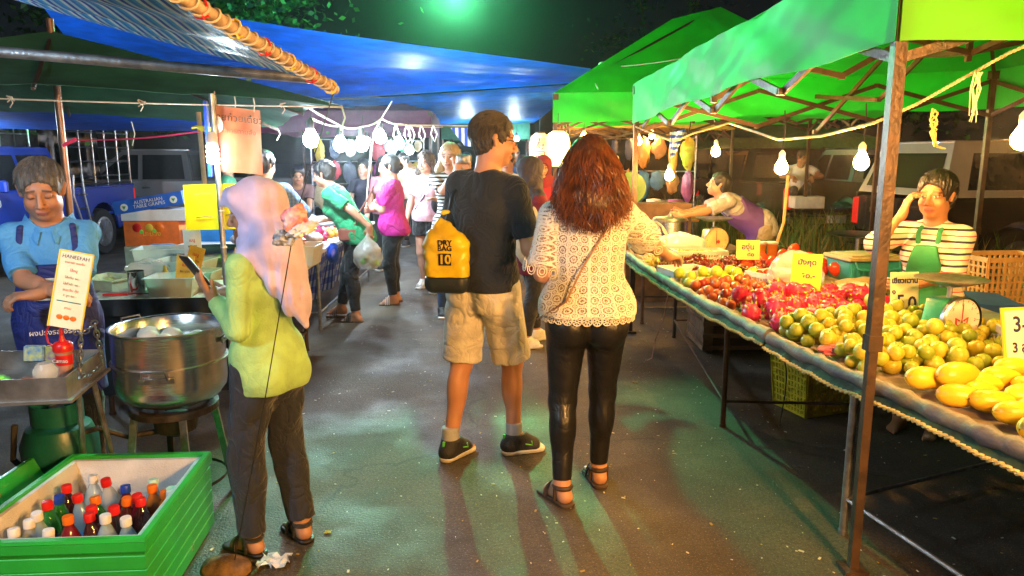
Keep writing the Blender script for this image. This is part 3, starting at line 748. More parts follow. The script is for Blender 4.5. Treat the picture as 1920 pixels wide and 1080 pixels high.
# asphalt
def asphalt():
    m, nt, b = newmat('asphalt'); N = nt.nodes; L = nt.links
    tc = N.new('ShaderNodeTexCoord')
    def noise(sc, det=4, r=.6):
        n = N.new('ShaderNodeTexNoise'); n.inputs['Scale'].default_value = sc; n.inputs['Detail'].default_value = det; n.inputs['Roughness'].default_value = r; L.new(tc.outputs['Object'], n.inputs[0]); return n.outputs['Fac']
    def ramp(src, a, bb, lo, hi):
        r = N.new('ShaderNodeMapRange'); r.inputs['From Min'].default_value = a; r.inputs['From Max'].default_value = bb; r.inputs['To Min'].default_value = lo; r.inputs['To Max'].default_value = hi; L.new(src, r.inputs[0]); return r.outputs[0]
    def mixc(f, A, B):
        x = N.new('ShaderNodeMix'); x.data_type = 'RGBA'; L.new(f, x.inputs['Factor'])
        for k, q in (('A', A), ('B', B)):
            if isinstance(q, tuple): x.inputs[k].default_value = q+(1,)
            else: L.new(q, x.inputs[k])
        return x.outputs['Result']
    base = mixc(ramp(noise(1.1, 6), .38, .62, 0, 1), (.046, .034, .019), (.105, .080, .043))
    base = mixc(ramp(noise(60, 3), .4, .62, 0, .75), base, (.03, .028, .026))
    base = mixc(ramp(noise(150, 2), .60, .70, 0, .9), base, (.26, .23, .17))
    vo = N.new('ShaderNodeTexVoronoi'); vo.inputs['Scale'].default_value = 24; vo.inputs['Randomness'].default_value = 1; L.new(tc.outputs['Object'], vo.inputs[0])
    r = ramp(vo.outputs['Distance'], .05, .075, 1, 0)
    mm = N.new('ShaderNodeMath'); mm.operation = 'MULTIPLY'; L.new(r, mm.inputs[0]); L.new(ramp(noise(2.3, 3), .5, .58, 0, 1), mm.inputs[1])
    base = mixc(mm.outputs[0], base, (.60, .56, .44))
    base = mixc(ramp(noise(.7, 8, .7), .56, .70, 0, .75), base, (.028, .024, .021))
    L.new(base, b.inputs['Base Color'])
    vc = N.new('ShaderNodeTexVoronoi'); vc.feature = 'DISTANCE_TO_EDGE'; vc.inputs['Scale'].default_value = .42; nd = N.new('ShaderNodeTexNoise'); nd.inputs['Scale'].default_value = 3; nd.inputs['Detail'].default_value = 6; L.new(tc.outputs['Object'], nd.inputs[0]); vm = N.new('ShaderNodeVectorMath'); vm.operation = 'MULTIPLY_ADD'; vm.inputs[1].default_value = (.5, .5, .5); L.new(nd.outputs['Color'], vm.inputs[0]); L.new(tc.outputs['Object'], vm.inputs[2]); L.new(vm.outputs[0], vc.inputs[0])
    base = mixc(ramp(vc.outputs['Distance'], .002, .006, .5, 0), base, (.012, .011, .010)); L.new(base, b.inputs['Base Color'])
    wet = ramp(noise(.9, 6, .65), .45, .65, .78, .42); L.new(wet, b.inputs['Roughness'])
    bp = N.new('ShaderNodeBump'); bp.inputs['Strength'].default_value = .55; bp.inputs['Distance'].default_value = .01
    ad = N.new('ShaderNodeMath'); ad.operation = 'ADD'; L.new(noise(85, 3), ad.inputs[0]); L.new(ramp(noise(7, 5), 0, 1, 0, .8), ad.inputs[1]); L.new(ad.outputs[0], bp.inputs['Height']); L.new(bp.outputs[0], b.inputs['Normal'])
    return m
g = MB(); g.grid(lambda a, b: ((a-.5)*160, -20+b*160, 0), 8, 8); tag(g.build('ground', asphalt(), None), kind='structure')
g = MB(); g.sheet(lambda a, b: (3.3+a*22+.25*math.sin(b*19)*(1-a), 7.2+b*18-a*1.2, .02+.03*math.sin(a*30)*math.sin(b*23)), 30, 30, .03)
tag(g.build('grass_verge_soil', mat('soil', (.05, .04, .02), .9, bump=.6, bs=20), None), kind='structure')
# tall grass: one mass of blades
g = MB(); r = random.Random(4)
for i in range(21000):
    x = 3.35+r.random()**.8*9; y = 7.4+r.random()**.8*10
    if (4.5 < x and 8.5 < y < 10.9) or (4.2 < x < 8.3 and 12.4 < y < 17.8): continue
    hh = r.uniform(.26, .70)*(1.15 if y > 8 else .7); a = r.uniform(0, 6.28); ln = r.uniform(.05, .45)*hh; wd = r.uniform(.006, .013)
    dx, dy = math.cos(a), math.sin(a); g.cur = 0 if r.random() < .7 else 1
    p0 = V((x, y, .02)); p1 = V((x+dx*ln*.4, y+dy*ln*.4, hh*.65)); p2 = V((x+dx*ln*1.3, y+dy*ln*1.3, hh))
    sdv = V((-dy, dx, 0))*wd
    g.add([p0-sdv, p0+sdv, p1+sdv*.8, p1-sdv*.8, p2], [(0, 1, 2, 3), (3, 2, 4)])
tag(g.build('grass', [mat('grass_blade', (.085, .16, .02), .6, var=.4, vs=2, bump=0, translu=.3), mat('dry_grass', (.30, .24, .06), .7, var=.3, vs=2, bump=0, translu=.3)], None, smooth=False), 'tall unmown grass growing behind the right stalls', 'grass', kind='stuff')
# tiny litter on the asphalt
lit = MB(); r = random.Random(12)
for i in range(950):
    x = r.uniform(-1.4, 3.2); y = 1.9+r.random()**1.4*7; s_ = r.uniform(.0018, .0045) if r.random() < .85 else r.uniform(.005, .010); a = r.uniform(0, 3.14); lit.cur = r.choice((0, 0, 1))
    lit.box((x, y, .003), (s_*2.2, s_, .002), Euler((0, 0, a)))
tag(lit.build('litter', [mat('paper_scrap', (.62, .58, .46), .8, bump=0), mat('leaf_scrap', (.4, .28, .07), .8, bump=0)], None, smooth=False), 'tiny scraps and leaf bits scattered over the asphalt', 'litter', kind='stuff')
for i, (u, v, s_, lab) in enumerate([(512, 1058, .055, 'crumpled white tissue lying beside the stone on the road'), (190+1000, 718, .02, 'small curled brown leaf lying behind the black trousered woman'), (615, 1000, .014, 'tiny yellow leaf lying on the road by the headscarf woman')]):
    q = G(u, v); mb = MB(); rr = random.Random(i)
    mb.grid(lambda a, b: (q.x+(a-.5)*s_*2+rr.uniform(-1, 1)*s_*.25, q.y+(b-.5)*s_*1.6+rr.uniform(-1, 1)*s_*.25, .004+abs(math.sin(a*7+b*5))*s_*.4), 6, 6)
    solo(mb, ['tissue', 'leaf', 'leaf'][i], [M['foam'], mat('leafb', (.25, .13, .04), .7), mat('leafy', (.5, .4, .05), .7)][i], lab, ['tissue', 'leaf', 'leaf'][i], q)
# ---------------------------------------------------------------- lamps
def bulb(p, warm, label, hang, r=.045, grp=None, strength=None):
    p = V(p); t = thing('light_bulb', label, 'light bulb', p, 0, grp)
    b = MB(); b.lathe([(0.001, -r*1.0), (r*.55, -r*.86), (r*.9, -r*.45), (r, 0), (r*.92, r*.4), (r*.62, r*.95), (r*.4, r*1.35)], p, 12)
    b.build('bulb_glass', M['bulb_warm' if warm else 'bulb_white'], t)
    b = MB(); b.lathe([(r*.42, r*1.3), (r*.45, r*1.5), (r*.5, r*2.3), (r*.3, r*2.6), (.004, r*2.8)], p, 12); b.build('socket', M['white'] if warm else M['dark'], t)
    b = MB(); h = V(hang); q = p+V((0, 0, r*2.7)); b.tube([q, q.lerp(h, .5)+V((.008, 0, 0)), h], .0035, 5); b.build('flex', M['wire'], t)
    return t
def sag(a, b, n=10, d=.06):
    a = V(a); b = V(b); return [a.lerp(b, i/n)-V((0, 0, d*4*(i/n)*(1-i/n))) for i in range(n+1)]
def twist_rope(mb, pts, r=.008, pitch=.03):
    L = 0; ph = 0; fine = []
    for a, b in zip(pts[:-1], pts[1:]):
        n = max(1, int((V(b)-V(a)).length/(pitch/6)))
        for k in range(n): fine.append(V(a).lerp(V(b), k/n))
    for s0 in (0, PI):
        out = []
        for i, p in enumerate(fine):
            d = (fine[min(i+1, len(fine)-1)]-fine[max(0, i-1)]).normalized(); x, y, _ = frame_of(d); a = s0+i*PI/3
            out.append(p+x*math.cos(a)*r*.6+y*math.sin(a)*r*.6)
        mb.tube(out, r*.75, 5)
WB = [(583, 262, 6.5, 'largest, the white bulb nearest the green canopy corner'), (638, 272, 7.5, 'second white bulb from the green canopy'), (678, 272, 7.8, 'white bulb above the green shirted woman'), (713, 258, 8.6, 'white bulb hung highest over the fruit stall, fourth from the canopy'), (748, 270, 9.6, 'white bulb above the magenta shirted woman'), (768, 282, 12.5, 'farthest small white bulb over the aisle')]
for u, v, y, lab in WB:
    p = P(u, v, y); bulb(p, False, lab, p+V((.02, 0, .30)), .068, 'white bulbs over the left stalls')
WW = [(1196, 265, 7.3, 'warm bulb beside the far post of the green tent'), (1255, 330, 6.2, 'warm bulb hung lowest, in front of the leaning seller'), (1342, 285, 6.4, 'warm bulb behind the leaning seller'), (1465, 315, 4.5, 'warm bulb over the red pouches'), (1615, 305, 3.9, 'warm bulb just left of the near tent post'), (1917, 262, 2.75, 'large warm bulb cut by the right picture edge')]
for u, v, y, lab in WW:
    p = P(u, v, y); bulb(p, True, lab, V((p.x, p.y, max(p.z+.16, 1.86 if y < 5 else 1.8))), .038, 'warm bulbs under the green tent')
# the same strings go on along both stalls beside and behind the photographer
for p, wmk, lab in [((1.95, -.1, 1.80), True, 'warm bulb over the nearest end of the fruit stall'), ((1.42, .55, 1.95), True, 'warm bulb just outside the right picture edge'), ((1.6, -1.0, 1.9), True, 'warm bulb over the fruit stall behind the photographer'), ((-2.25, 1.25, 2.0), False, 'white bulb hung under the striped tarpaulin'), ((-1.2, 4.9, 1.78), False, 'white bulb at the corner of the green canopy')]+[((-6.3, 8.6, 1.95), False, 'white bulb at the far left end of the canopy row')]:
    if lab.startswith('white bulb at the corner'): continue
    bulb(p, wmk, lab, V(p)+V((0, 0, .25)), .074 if 'striped' in lab else .082)
# floodlight hung over the aisle
lp = P(850, -14, 12.0); t = thing('street_light', 'green tinted floodlight hanging high above the blue tarpaulin', 'street light', lp)
b = MB(); b.lathe([(.02, .16), (.1, .14), (.16, .02), (.17, -.02)], lp, 20, cap=False); b.build('lamp_shade', M['galv'], t)
b = MB(); b.ell(lp+V((0, 0, -.01)), (.085, .085, .08), 14, 8); b.build('lamp', emis('green_flood_glow', (.13, 1.0, .36), 7500), t)
b = MB(); b.tube([lp+V((0, 0, .15)), lp+V((0, 0, .55))], .012, 6); b.tube(sag(lp+V((-9, 0, 1.3)), lp+V((0, 0, .55)), 8, .1), .012, 6); b.tube(sag(lp+V((0, 0, .55)), lp+V((9, 0, 1.3)), 8, .1), .012, 6); b.build('span_wire', M['wire'], t)

mb = MB(); mb.box((0, 12, 3.5), (60, 40, 9.2)); hz_ = mb.build('glow_volume', None, None, smooth=False); tag(hz_, kind='stuff')  # thin volume added to imitate lens glow round the lamps
hm = bpy.data.materials.new('glow_volume'); hm.use_nodes = True; hm.node_tree.nodes.clear(); o_ = hm.node_tree.nodes.new('ShaderNodeOutputMaterial'); pv = hm.node_tree.nodes.new('ShaderNodeVolumePrincipled'); pv.inputs['Color'].default_value = (.9, .92, .95, 1); pv.inputs['Density'].default_value = .0015; pv.inputs['Anisotropy'].default_value = .93
hm.node_tree.links.new(pv.outputs[0], o_.inputs['Volume']); hz_.data.materials.append(hm)
# ---------------------------------------------------------------- tarpaulins and tents
def fabric(name, col, tr=.45, rough=.45, folds=.5, scale=3, stretch=(1, 1, 1)):
    return mat(name, col, rough, 0, .18, 5, folds, scale, translu=tr, stretch=stretch)
GREEN = mat('tent_green', (.012, .74, .11), .5, 0, .10, 2, .3, 4, translu=.5)
T2M = mat('tent_green_back', (.02, .85, .08), .5, 0, .10, 2, .3, 4, translu=.55)
GREEN_F = mat('tent_green_front', (.16, .62, .02), .5, 0, .12, 2, .3, 4, translu=.5)
DKG = mat('canopy_green', (.05, .20, .11), .6, 0, .25, 4, .5, 5, translu=.35)
BLUE = mat('tarp_blue', (.004, .12, .66), .44, 0, .25, 3, .6, 7, translu=.30, stretch=(1, 2.5, 1))
BLUE2 = mat('tarp_blue_pale', (.015, .18, .66), .46, 0, .3, 4, .5, 9, translu=.3, stretch=(1, 2, 1))
def noise2(x, y, s=0): return math.sin(x*1.7+s)*math.cos(y*1.3+s*2)+.5*math.sin(x*3.9+y*2.1+s)+.3*math.sin(x*8.1-y*5.3+s*3)
# near green tent of the fruit stall
T1 = [V((1.31, 2.62, 0)), V((1.06, 6.6, 0)), V((4.25, 6.75, 0)), V((4.45, 2.5, 0))]
def tent(name, label, cor, zb, zt, peak, ridge=None, posts=True, group=None, matf=None, truss=True, postz=0, m=None, skip_posts=()):
    c0 = (cor[0]+cor[2])/2; t = thing(name, label, 'market tent', (c0.x, c0.y, 0), 0, group)
    m = m or GREEN; n = 4
    for k in range(4):
        a, b = cor[k], cor[(k+1) % 4]; za, zb2 = zb[k], zb[(k+1) % 4]; ta, tb = zt[k], zt[(k+1) % 4]
        dr = (b-a).normalized(); out = V((dr.y, -dr.x, 0)); 
        if out.dot(a-c0) < 0: out = -out
        mb = MB()
        def fn(p, q):
            x = a.lerp(b, p); lo = za+(zb2-za)*p+.035*math.sin(p*PI)*(1 if k else 1.0)-.018*math.sin(p*PI*3)**2; hi = ta+(tb-ta)*p
            wob = .014*noise2(p*9, q*3, k)*math.sin(p*PI)**.5
            return (x.x+out.x*(.012+wob), x.y+out.y*(.012+wob), hi+(lo-hi)*q)
        mb.sheet(fn, 60, 8, .002, out*-1); mb.build('valance', (matf if (matf and k == 3) else m), t)
    mb = MB(); pk = ridge or [peak, peak]
    ed = [V((c.x, c.y, z)) for c, z in zip(cor, zt)]
    quads = [(ed[0], ed[1], pk[0], pk[0]), (ed[1], ed[2], pk[0], pk[1]), (ed[2], ed[3], pk[1], pk[1]), (ed[3], ed[0], pk[1], pk[0])]
    for qi, (a, b, cc, dd) in enumerate(quads):
        def fn(p, q):
            base = a.lerp(b, p); top = cc.lerp(dd, p); x = base.lerp(top, q); sgn = math.sin(p*PI)*math.sin(q*PI)
            return (x.x, x.y, x.z-.09*sgn+.012*noise2(p*12, q*6, qi)*min(1, sgn*3))
        mb.sheet(fn, 24, 14, .002)
    mb.build('roof', m, t)
    if posts:
        for k in range(4):
            if k in skip_posts: continue
            z = zt[k]-.02; c = cor[k]; q = (c0-c); q.z = 0; q.normalize(); c = c+q*.03
            mb = MB(); mb.box((c.x, c.y, z/2+.45), (.042, .042, z-.9)); mb.box((c.x, c.y, .45), (.032, .032, .9)); mb.box((c.x, c.y, .012), (.09, .09, .02)); mb.box((c.x, c.y, z-.03), (.07, .07, .07)); mb.box((c.x, c.y, .92), (.052, .052, .06)); mb.build('post', M['rust'], t)
    if truss:
        inn = [cor[k]+(c0-cor[k]).normalized()*.06 for k in range(4)]
        def scissor(a, b, za, zb_, nx, d=.30, nm='truss'):
            mb = MB(); up = V((0, 0, 1)); side = (b-a).normalized().cross(up)*.012
            for i in range(nx):
                p = a.lerp(b, i/nx); q = a.lerp(b, (i+1)/nx); z0 = za+(zb_-za)*i/nx; z1 = za+(zb_-za)*(i+1)/nx
                mb.beam(V((p.x, p.y, z0))+side, V((q.x, q.y, z1-d))+side, .017, .034)
                mb.beam(V((p.x, p.y, z0-d))-side, V((q.x, q.y, z1))-side, .017, .034)
                for z in (z0, z0-d): mb.box((p.x, p.y, z), (.035, .035, .035))
                mid = p.lerp(q, .5); mb.tube([V((mid.x, mid.y, (z0+z1)/2-d/2))-side*2, V((mid.x, mid.y, (z0+z1)/2-d/2))+side*2], .012, 8)
            mb.build(nm, M['rust'], t, smooth=False)
        for k in range(4):
            a, b = inn[k], inn[(k+1) % 4]; scissor(a, b, zt[k]-.10, zt[(k+1) % 4]-.10, 4 if (b-a).length > 3.6 else 3)
        ctr = V((c0.x, c0.y, 0)); zc = zt[0]+.18
        for k in range(4):
            m0 = (inn[k]+inn[(k+1) % 4])/2; scissor(m0, ctr, zt[k]-.1, zc, 2, .3)
        mb = MB(); 
        for k in range(4): mb.beam(V((inn[k].x, inn[k].y, zt[k]-.03)), V((c0.x, c0.y, peak.z-.08)), .025, .025)
        mb.beam(V((c0.x, c0.y, peak.z-.06)), V((c0.x, c0.y, zc-.35)), .03, .03, V((0, 1, 0))); mb.build('roof_pole', M['rust'], t, smooth=False)
    return t
tent('market_tent', 'bright green pop-up tent over the near fruit tables', T1, [1.98, 1.87, 2.0, 1.98], [2.33, 2.20, 2.34, 2.33], V((2.75, 4.6, 3.0)), matf=GREEN_F)
T2 = [V((.52, 9.5, 0)), V((.9, 12.6, 0)), V((4.9, 12.4, 0)), V((4.6, 9.4, 0))]
tent('market_tent', 'bright green peaked tent standing behind the near green tent', T2, [2.0, 2.05, 2.1, 2.05], [2.36, 2.35, 2.4, 2.4], V((2.9, 11, 3.62)), ridge=[V((2.25, 10.9, 3.48)), V((2.95, 11, 3.66))], m=T2M)
# orange lit tents down the aisle
tent('market_tent', 'yellow orange lit awning far down the right of the aisle', [V((.75, 13.6, 0)), V((1.0, 17.5, 0)), V((4, 17.6, 0)), V((4, 13.6, 0))], [2.05]*4, [2.3]*4, V((2.4, 15.5, 3.1)), m=mat('tent_ochre', (.55, .30, .05), .6, translu=.5), truss=True)
tent('market_tent', 'maroon canopy far down the left of the aisle', [V((-4.3, 12.2, 0)), V((-4.3, 15.5, 0)), V((-1.5, 15.5, 0)), V((-1.3, 12.2, 0))], [1.95]*4, [2.3]*4, V((-2.8, 13.9, 2.75)), m=mat('tent_maroon', (.15, .03, .09), .6, translu=.45), truss=False)
tent('market_tent', 'dark green canopy at the far end of the aisle', [V((-1.6, 17.2, 0)), V((-1.6, 20, 0)), V((.4, 20, 0)), V((.4, 17.2, 0))], [1.95]*4, [2.45]*4, V((-.6, 18.5, 3.0)), m=mat('tent_deep_green', (.02, .16, .09), .6, translu=.4), truss=False)
tent('market_tent', 'green white canopy standing behind the pickup with the crouching man', [V((4.6, 17.5, 0)), V((4.6, 20.5, 0)), V((8.5, 20.5, 0)), V((8.5, 17.5, 0))], [1.75]*4, [2.0]*4, V((6.5, 19, 2.6)), m=mat('tent_olive', (.06, .14, .04), .6, translu=.4), truss=False)
# big blue tarpaulin over the aisle
A = P(460, 40, 9.5); B = P(1108, 131, 10.2); A = A+(A-B)*.55
def tarp(name, label, c, mt, nu=60, nv=30, sg=.1, fold=.04, fd=10, th=.003, group=None):
    a, b, cc, d = [V(p) for p in c]; mb = MB()
    def fn(p, q):
        x = a.lerp(b, p).lerp(d.lerp(cc, p), q); e = math.sin(p*PI)
        f = fold*(math.sin(q*fd+1.5*math.sin(p*3)+p*2)+.4*math.sin(q*fd*2.3-p*5))*math.sin(min(p*1.4, 1)*PI*.5+.3)*(1-p*.85)
        return (x.x, x.y, x.z-sg*e*(.35+.65*math.sin(q*PI))+f)
    mb.sheet(fn, nu, nv, th); 
    return solo(mb, name, mt, label, 'tarpaulin', (a+b+cc+d)/4, group)
tarp('tarpaulin', 'big blue tarpaulin stretched high across the aisle', [A, B, P(1100, 152, 12.3), P(560, 205, 12.6)+V((-3, 0, .1))], BLUE, 90, 40, .05, .10, 9)
tarp('tarpaulin', 'paler blue tarpaulin hung lower behind the high one', [P(560, 203, 12.5)+V((-3, 0, 0)), P(1090, 158, 12.2), P(1000, 232, 17.5), P(600, 236, 17.5)+V((-2, 0, 0))], BLUE2, 60, 30, .16, .06, 12)
mb = MB(); mb.tube(sag(B, V((1.06, 9.4, 2.4)), 6, .02), .006); mb.tube(sag(P(1122, 127, 10.2), P(1330, 100, 9.3), 8, .03), .006); mb.ell(P(1130, 122, 10.2), (.06, .05, .045), 10, 6)
solo(mb, 'tie_rope', M['cord'], 'thin rope tying the blue tarpaulin to the tent roof', 'rope', B)
# striped tarpaulin roof, its rope-bound edge pole and steel bar, top left
pa = P(330, -12, 1.62); pb = P(628, 168, 2.5); back = pa+(pa-pb)*1.6
SM = stripes_mat('tarp_striped', [(.03, .30, .75), (.08, .50, .88), (.80, .90, .95), (.01, .10, .55), (.55, .78, .92)], .048, 'X', .32, .006, .35)
def wt(p, q):
    e0 = back.lerp(pb+(pa-pb).normalized()*.12, q); far = V((-2.35, back.y, 2.34)).lerp(V(P(-30, -18, 2.25)), q)
    if True: x = e0.lerp(far, p)
    return (x.x, x.y, x.z-.05*math.sin(p*PI)*math.sin(q*PI)+.008*math.sin(q*60+p*4)*math.sin(p*PI))
m = SM; nt_ = m.node_tree
mb = MB(); mb.sheet(wt, 24, 90, .002); o = solo(mb, 'tarpaulin', m, 'blue and white striped tarpaulin roof at the upper left', 'tarpaulin', (-1.5, 1, 2))
t = thing('awning_pole', 'wooden awning pole wrapped in rope and coloured ties', 'pole', pb)
mb = MB(); mb.tube([back, pa.lerp(back, .3)+V((0, 0, .004)), pa, pa.lerp(pb, .5), pb], .016, 10); mb.build('pole', mat('bamboo', (.32, .25, .2), .6, var=.35, vs=40), t)
mb = MB(); pts = []; L_ = (pb-back).length; ax_ = (pb-back).normalized(); fx, fy, _ = frame_of(ax_)
for i in range(int(L_*260)):
    s_ = i/260; a_ = s_*2*PI/.045; pts.append(back+ax_*s_+fx*math.cos(a_)*.019+fy*math.sin(a_)*.019)
mb.tube(pts, .0032, 4); mb.build('lashing', mat('lashing_grey', (.42, .42, .42), .8), t)
for i in range(6):
    mb = MB(); c = pb.lerp(pa, .06+i*.17); mb.tube([c+fx*math.cos(k*.7)*.022+fy*math.sin(k*.7)*.022+ax_*(.002*k) for k in range(9)], .0028, 5); mb.tube([c+fy*.02, c+fy*.035+V((0, 0, -.03)), c+fy*.03+V((.01, 0, -.055))], .003, 4)
    mb.build('tie', M['red'] if i % 2 else mat('yellow_tie', (.7, .5, .05), .6), t)
bl = P(-60, 92, 2.28); br = P(590, 148, 2.52); t = thing('awning_bar', 'galvanised steel tube running below the striped tarpaulin', 'steel tube', bl)
mb = MB(); mb.tube([bl, br], .0165, 14); mb.build('bar', M['galv'], t)
# green square canopy with centre pole
CA = [P(640, 197, 4.6), P(520, 240, 6.4), V((-5.6, 6.6, 1.98)), V((-4.3, 3.9, 1.97))]; PK = V((-3.1, 5.2, 2.42))
t = thing('canopy', 'dark green square canopy on a centre pole over the snack stall', 'canopy', (PK.x, PK.y, 0))
mb = MB()
for k in range(4):
    a, b = CA[k], CA[(k+1) % 4]
    def fn(p, q):
        x = a.lerp(b, p).lerp(PK, q); s_ = math.sin(p*PI)
        return (x.x, x.y, x.z+.05*s_*(1-q)-.07*math.sin(q*PI)*s_+.006*noise2(p*12, q*9, k)*(1-q))
    mb.sheet(fn, 26, 16, .002)
mb.build('cover', DKG, t)
mb = MB()
for k in range(4): mb.beam(PK-V((0, 0, .03)), CA[k]-V((0, 0, .015)), .018, .018); m0 = (CA[k]+CA[(k+1) % 4])/2; mb.beam(PK-V((0, 0, .03)), m0+V((0, 0, .03)), .018, .018)
mb.build('rib', M['rust'], t, smooth=False)
mb = MB(); mb.tube([V((PK.x, PK.y, 0)), PK+V((0, 0, .08))], .024, 12); mb.build('pole', mat('brown_pole', (.20, .11, .07), .35, .6, var=.2), t)
mb = MB(); pts = sag(CA[3], CA[0], 30, .02); mb.tube([p+V((0, -.01, -.012)) for p in pts], .0045, 5)
for i in (3, 9, 14, 20, 27): 
    q = pts[i]+V((0, -.01, -.012)); rr = random.Random(i)
    mb.tube([q+V((rr.uniform(-1, 1)*.025, rr.uniform(-1, 1)*.01, rr.uniform(-1, 1)*.02)) for k in range(9)], .004, 4); mb.tube([q, q+V((.008, 0, -.02)), q+V((-.01, 0, -.045))], .003, 4)
mb.build('edge_cord', M['cord'], t)
for p0, ln in ((CA[1], .10), (CA[1].lerp(CA[2], .35), .20), (CA[0], .15)): mb = MB(); mb.tube([p0, p0+V((.02, 0, -ln*.5)), p0+V((-.01, 0, -ln))], .005, 4); mb.build('hanging_cord', M['cord'], t)
# blue sheet strip seen under the green canopy
tarp('tarpaulin', 'plain blue tarpaulin strip behind the green canopy', [P(-60, 240, 9.2), P(400, 246, 9.0), P(400, 196, 7.4), P(-60, 190, 7.4)], BLUE, 30, 8, .03, .02, 5)
mb = MB(); mb.tube([P(-60, 242, 9.2), P(265, 210, 9.2)], .02, 8); solo(mb, 'steel_tube', M['galv'], 'thin steel tube along the edge of the blue strip', 'steel tube', P(100, 220, 9.2))
# hanging rope lines and frames for the left bulbs
mb = MB(); q = [P(585, 222, 6.5), P(640, 237, 7.4), P(680, 237, 7.8), P(715, 222, 8.5), P(750, 232, 9.5), P(830, 238, 12)]
for a, b in zip(q[:-1], q[1:]): mb.tube(sag(a, b, 6, .02), .009, 6)
mb.tube([P(560, 190, 6.5), P(600, 215, 6.6), P(640, 237, 7.4)], .009, 6); mb.tube([P(735, 190, 8.6), P(715, 222, 8.5), P(700, 250, 8.5), P(690, 340, 8.4), P(684, 420, 8.3)], .008, 6)
solo(mb, 'bulb_line', M['cord'], 'slack white cord carrying the white bulbs over the left stalls', 'rope', q[2])
mb = MB(); rr = random.Random(3)
for u, y in ((770, 9.5), (790, 9.6), (812, 10), (762, 9), (742, 8.8)):
    p = P(u, 234, y); mb.tube([p, p+V((.05, 0, -.12)), p+V((.02, 0, -.22)), p+V((-.03, 0, -.12)), p+V((0, 0, 0))], .008, 5)
mb.tube([P(740, 234, 8.8), P(880, 236, 10.5)], .008, 5)
solo(mb, 'rope_loops', M['cord'], 'row of knotted rope loops hanging over the aisle', 'rope', P(780, 240, 9.5))
# blue white striped cloth pieces
BW = stripes_mat('cloth_bw', [(.65, .75, .85), (.02, .08, .5)], .09, 'X', .7, .01, .3)
tarp('striped_cloth', 'blue and white striped cloth hanging behind the man in black', [P(845, 240, 11), P(895, 240, 11), P(900, 278, 11), P(870, 272, 11.05)], BW, 12, 12, .0, .01)['category'] = 'cloth'
mb = MB(); c = P(1258, 252, 6.5)
mb.sheet(lambda a, b: V(P(1256+a*30*(1-b*.7), 248+b*50-a*6, 6.5+.04*math.sin(a*9+b*4))), 12, 12, .002, V((0, 1, 0)))
solo(mb, 'striped_cloth', stripes_mat('cloth_bw2', [(.65, .75, .85), (.02, .08, .5)], .05, 'Z', .7, .01, .3), 'small blue and white striped rag tied above the leaning seller', 'cloth', c)
# twisted rope under the green tent that carries the warm bulbs
mb = MB()
pts = [P(1192, 238, 6.5), P(1262, 266, 6.2), P(1300, 250, 6.2), P(1366, 231, 6.4), P(1370, 232, 6.4), P(1460, 262, 4.6), P(1540, 255, 4.2), P(1640, 230, 3.7), P(1720, 195, 3.6), P(1800, 150, 3.5), P(1890, 100, 3.4), P(1960, 70, 3.3)]
twist_rope(mb, pts, .0065, .035); solo(mb, 'rope', M['cord'], 'long white twisted rope slung under the green tent', 'rope', pts[5])
mb = MB(); c = P(1752, 215, 3.6); rr = random.Random(8)
for k in range(5): mb.tube([c+V((rr.uniform(-.02, .02), 0, .02-.02*j+rr.uniform(-.01, .01))) if j < 6 else c+V((.02*j-.1+rr.uniform(-.01, .01), 0, -.11-.006*j)) for j in range(9)], .004, 5)
solo(mb, 'knotted_cord', M['rope_y'], 'yellow knotted cord hanging inside the near green tent', 'rope', c)
mb = MB(); c = P(1835, 135, 3.4)
for k in range(9): mb.tube([c+V((rr.uniform(-.02, .02), 0, 0)), c+V((rr.uniform(-.03, .03), 0, -.07)), c+V((rr.uniform(-.03, .03), 0, -.17-rr.random()*.05))], .0022, 4)
solo(mb, 'frayed_string', mat('frayed', (.5, .6, .5), .8), 'frayed pale plastic string hanging from the tent truss', 'string', c)
# yellow lanterns
for u, lab, ch in ((1012, 'yellow paper lantern with black characters, left of the thin post', '寿司'), (1046, 'larger glowing yellow paper lantern right of the thin post', None)):
    p = P(u, 283 if ch else 279, 9.1); R_ = .125 if ch else .145; t = thing('paper_lantern', lab, 'lantern', p)
    b = MB(); b.lathe([(R_*.45, -.21), (R_*.85, -.17), (R_, -.08)]+[(R_*(1+.02*(k % 2)), -.08+.016*k) for k in range(1, 11)]+[(R_*.85, .17), (R_*.45, .21)], p, 20); b.build('lantern_shade', emis('lantern_glow' if ch else 'lantern_glow2', (1, .55, .10) if ch else (1, .62, .2), 1.6 if ch else 4), t)
    b = MB(); b.lathe([(R_*.47, -.225), (R_*.47, -.2)], p, 16); b.build('lantern_ring', M['black'], t); b = MB(); b.lathe([(R_*.47, .2), (R_*.47, .225)], p, 16); b.tube([p+V((0, 0, .22)), p+V((0, 0, .42))], .004, 4); b.build('lantern_ring', M['black'], t)
    if ch: text_mesh('lettering', '寿\n司', .15, M['ink'], t, p+V((0, -R_-.01, .0)), facing((0, -1, 0)), space=1.0, depth=.004)
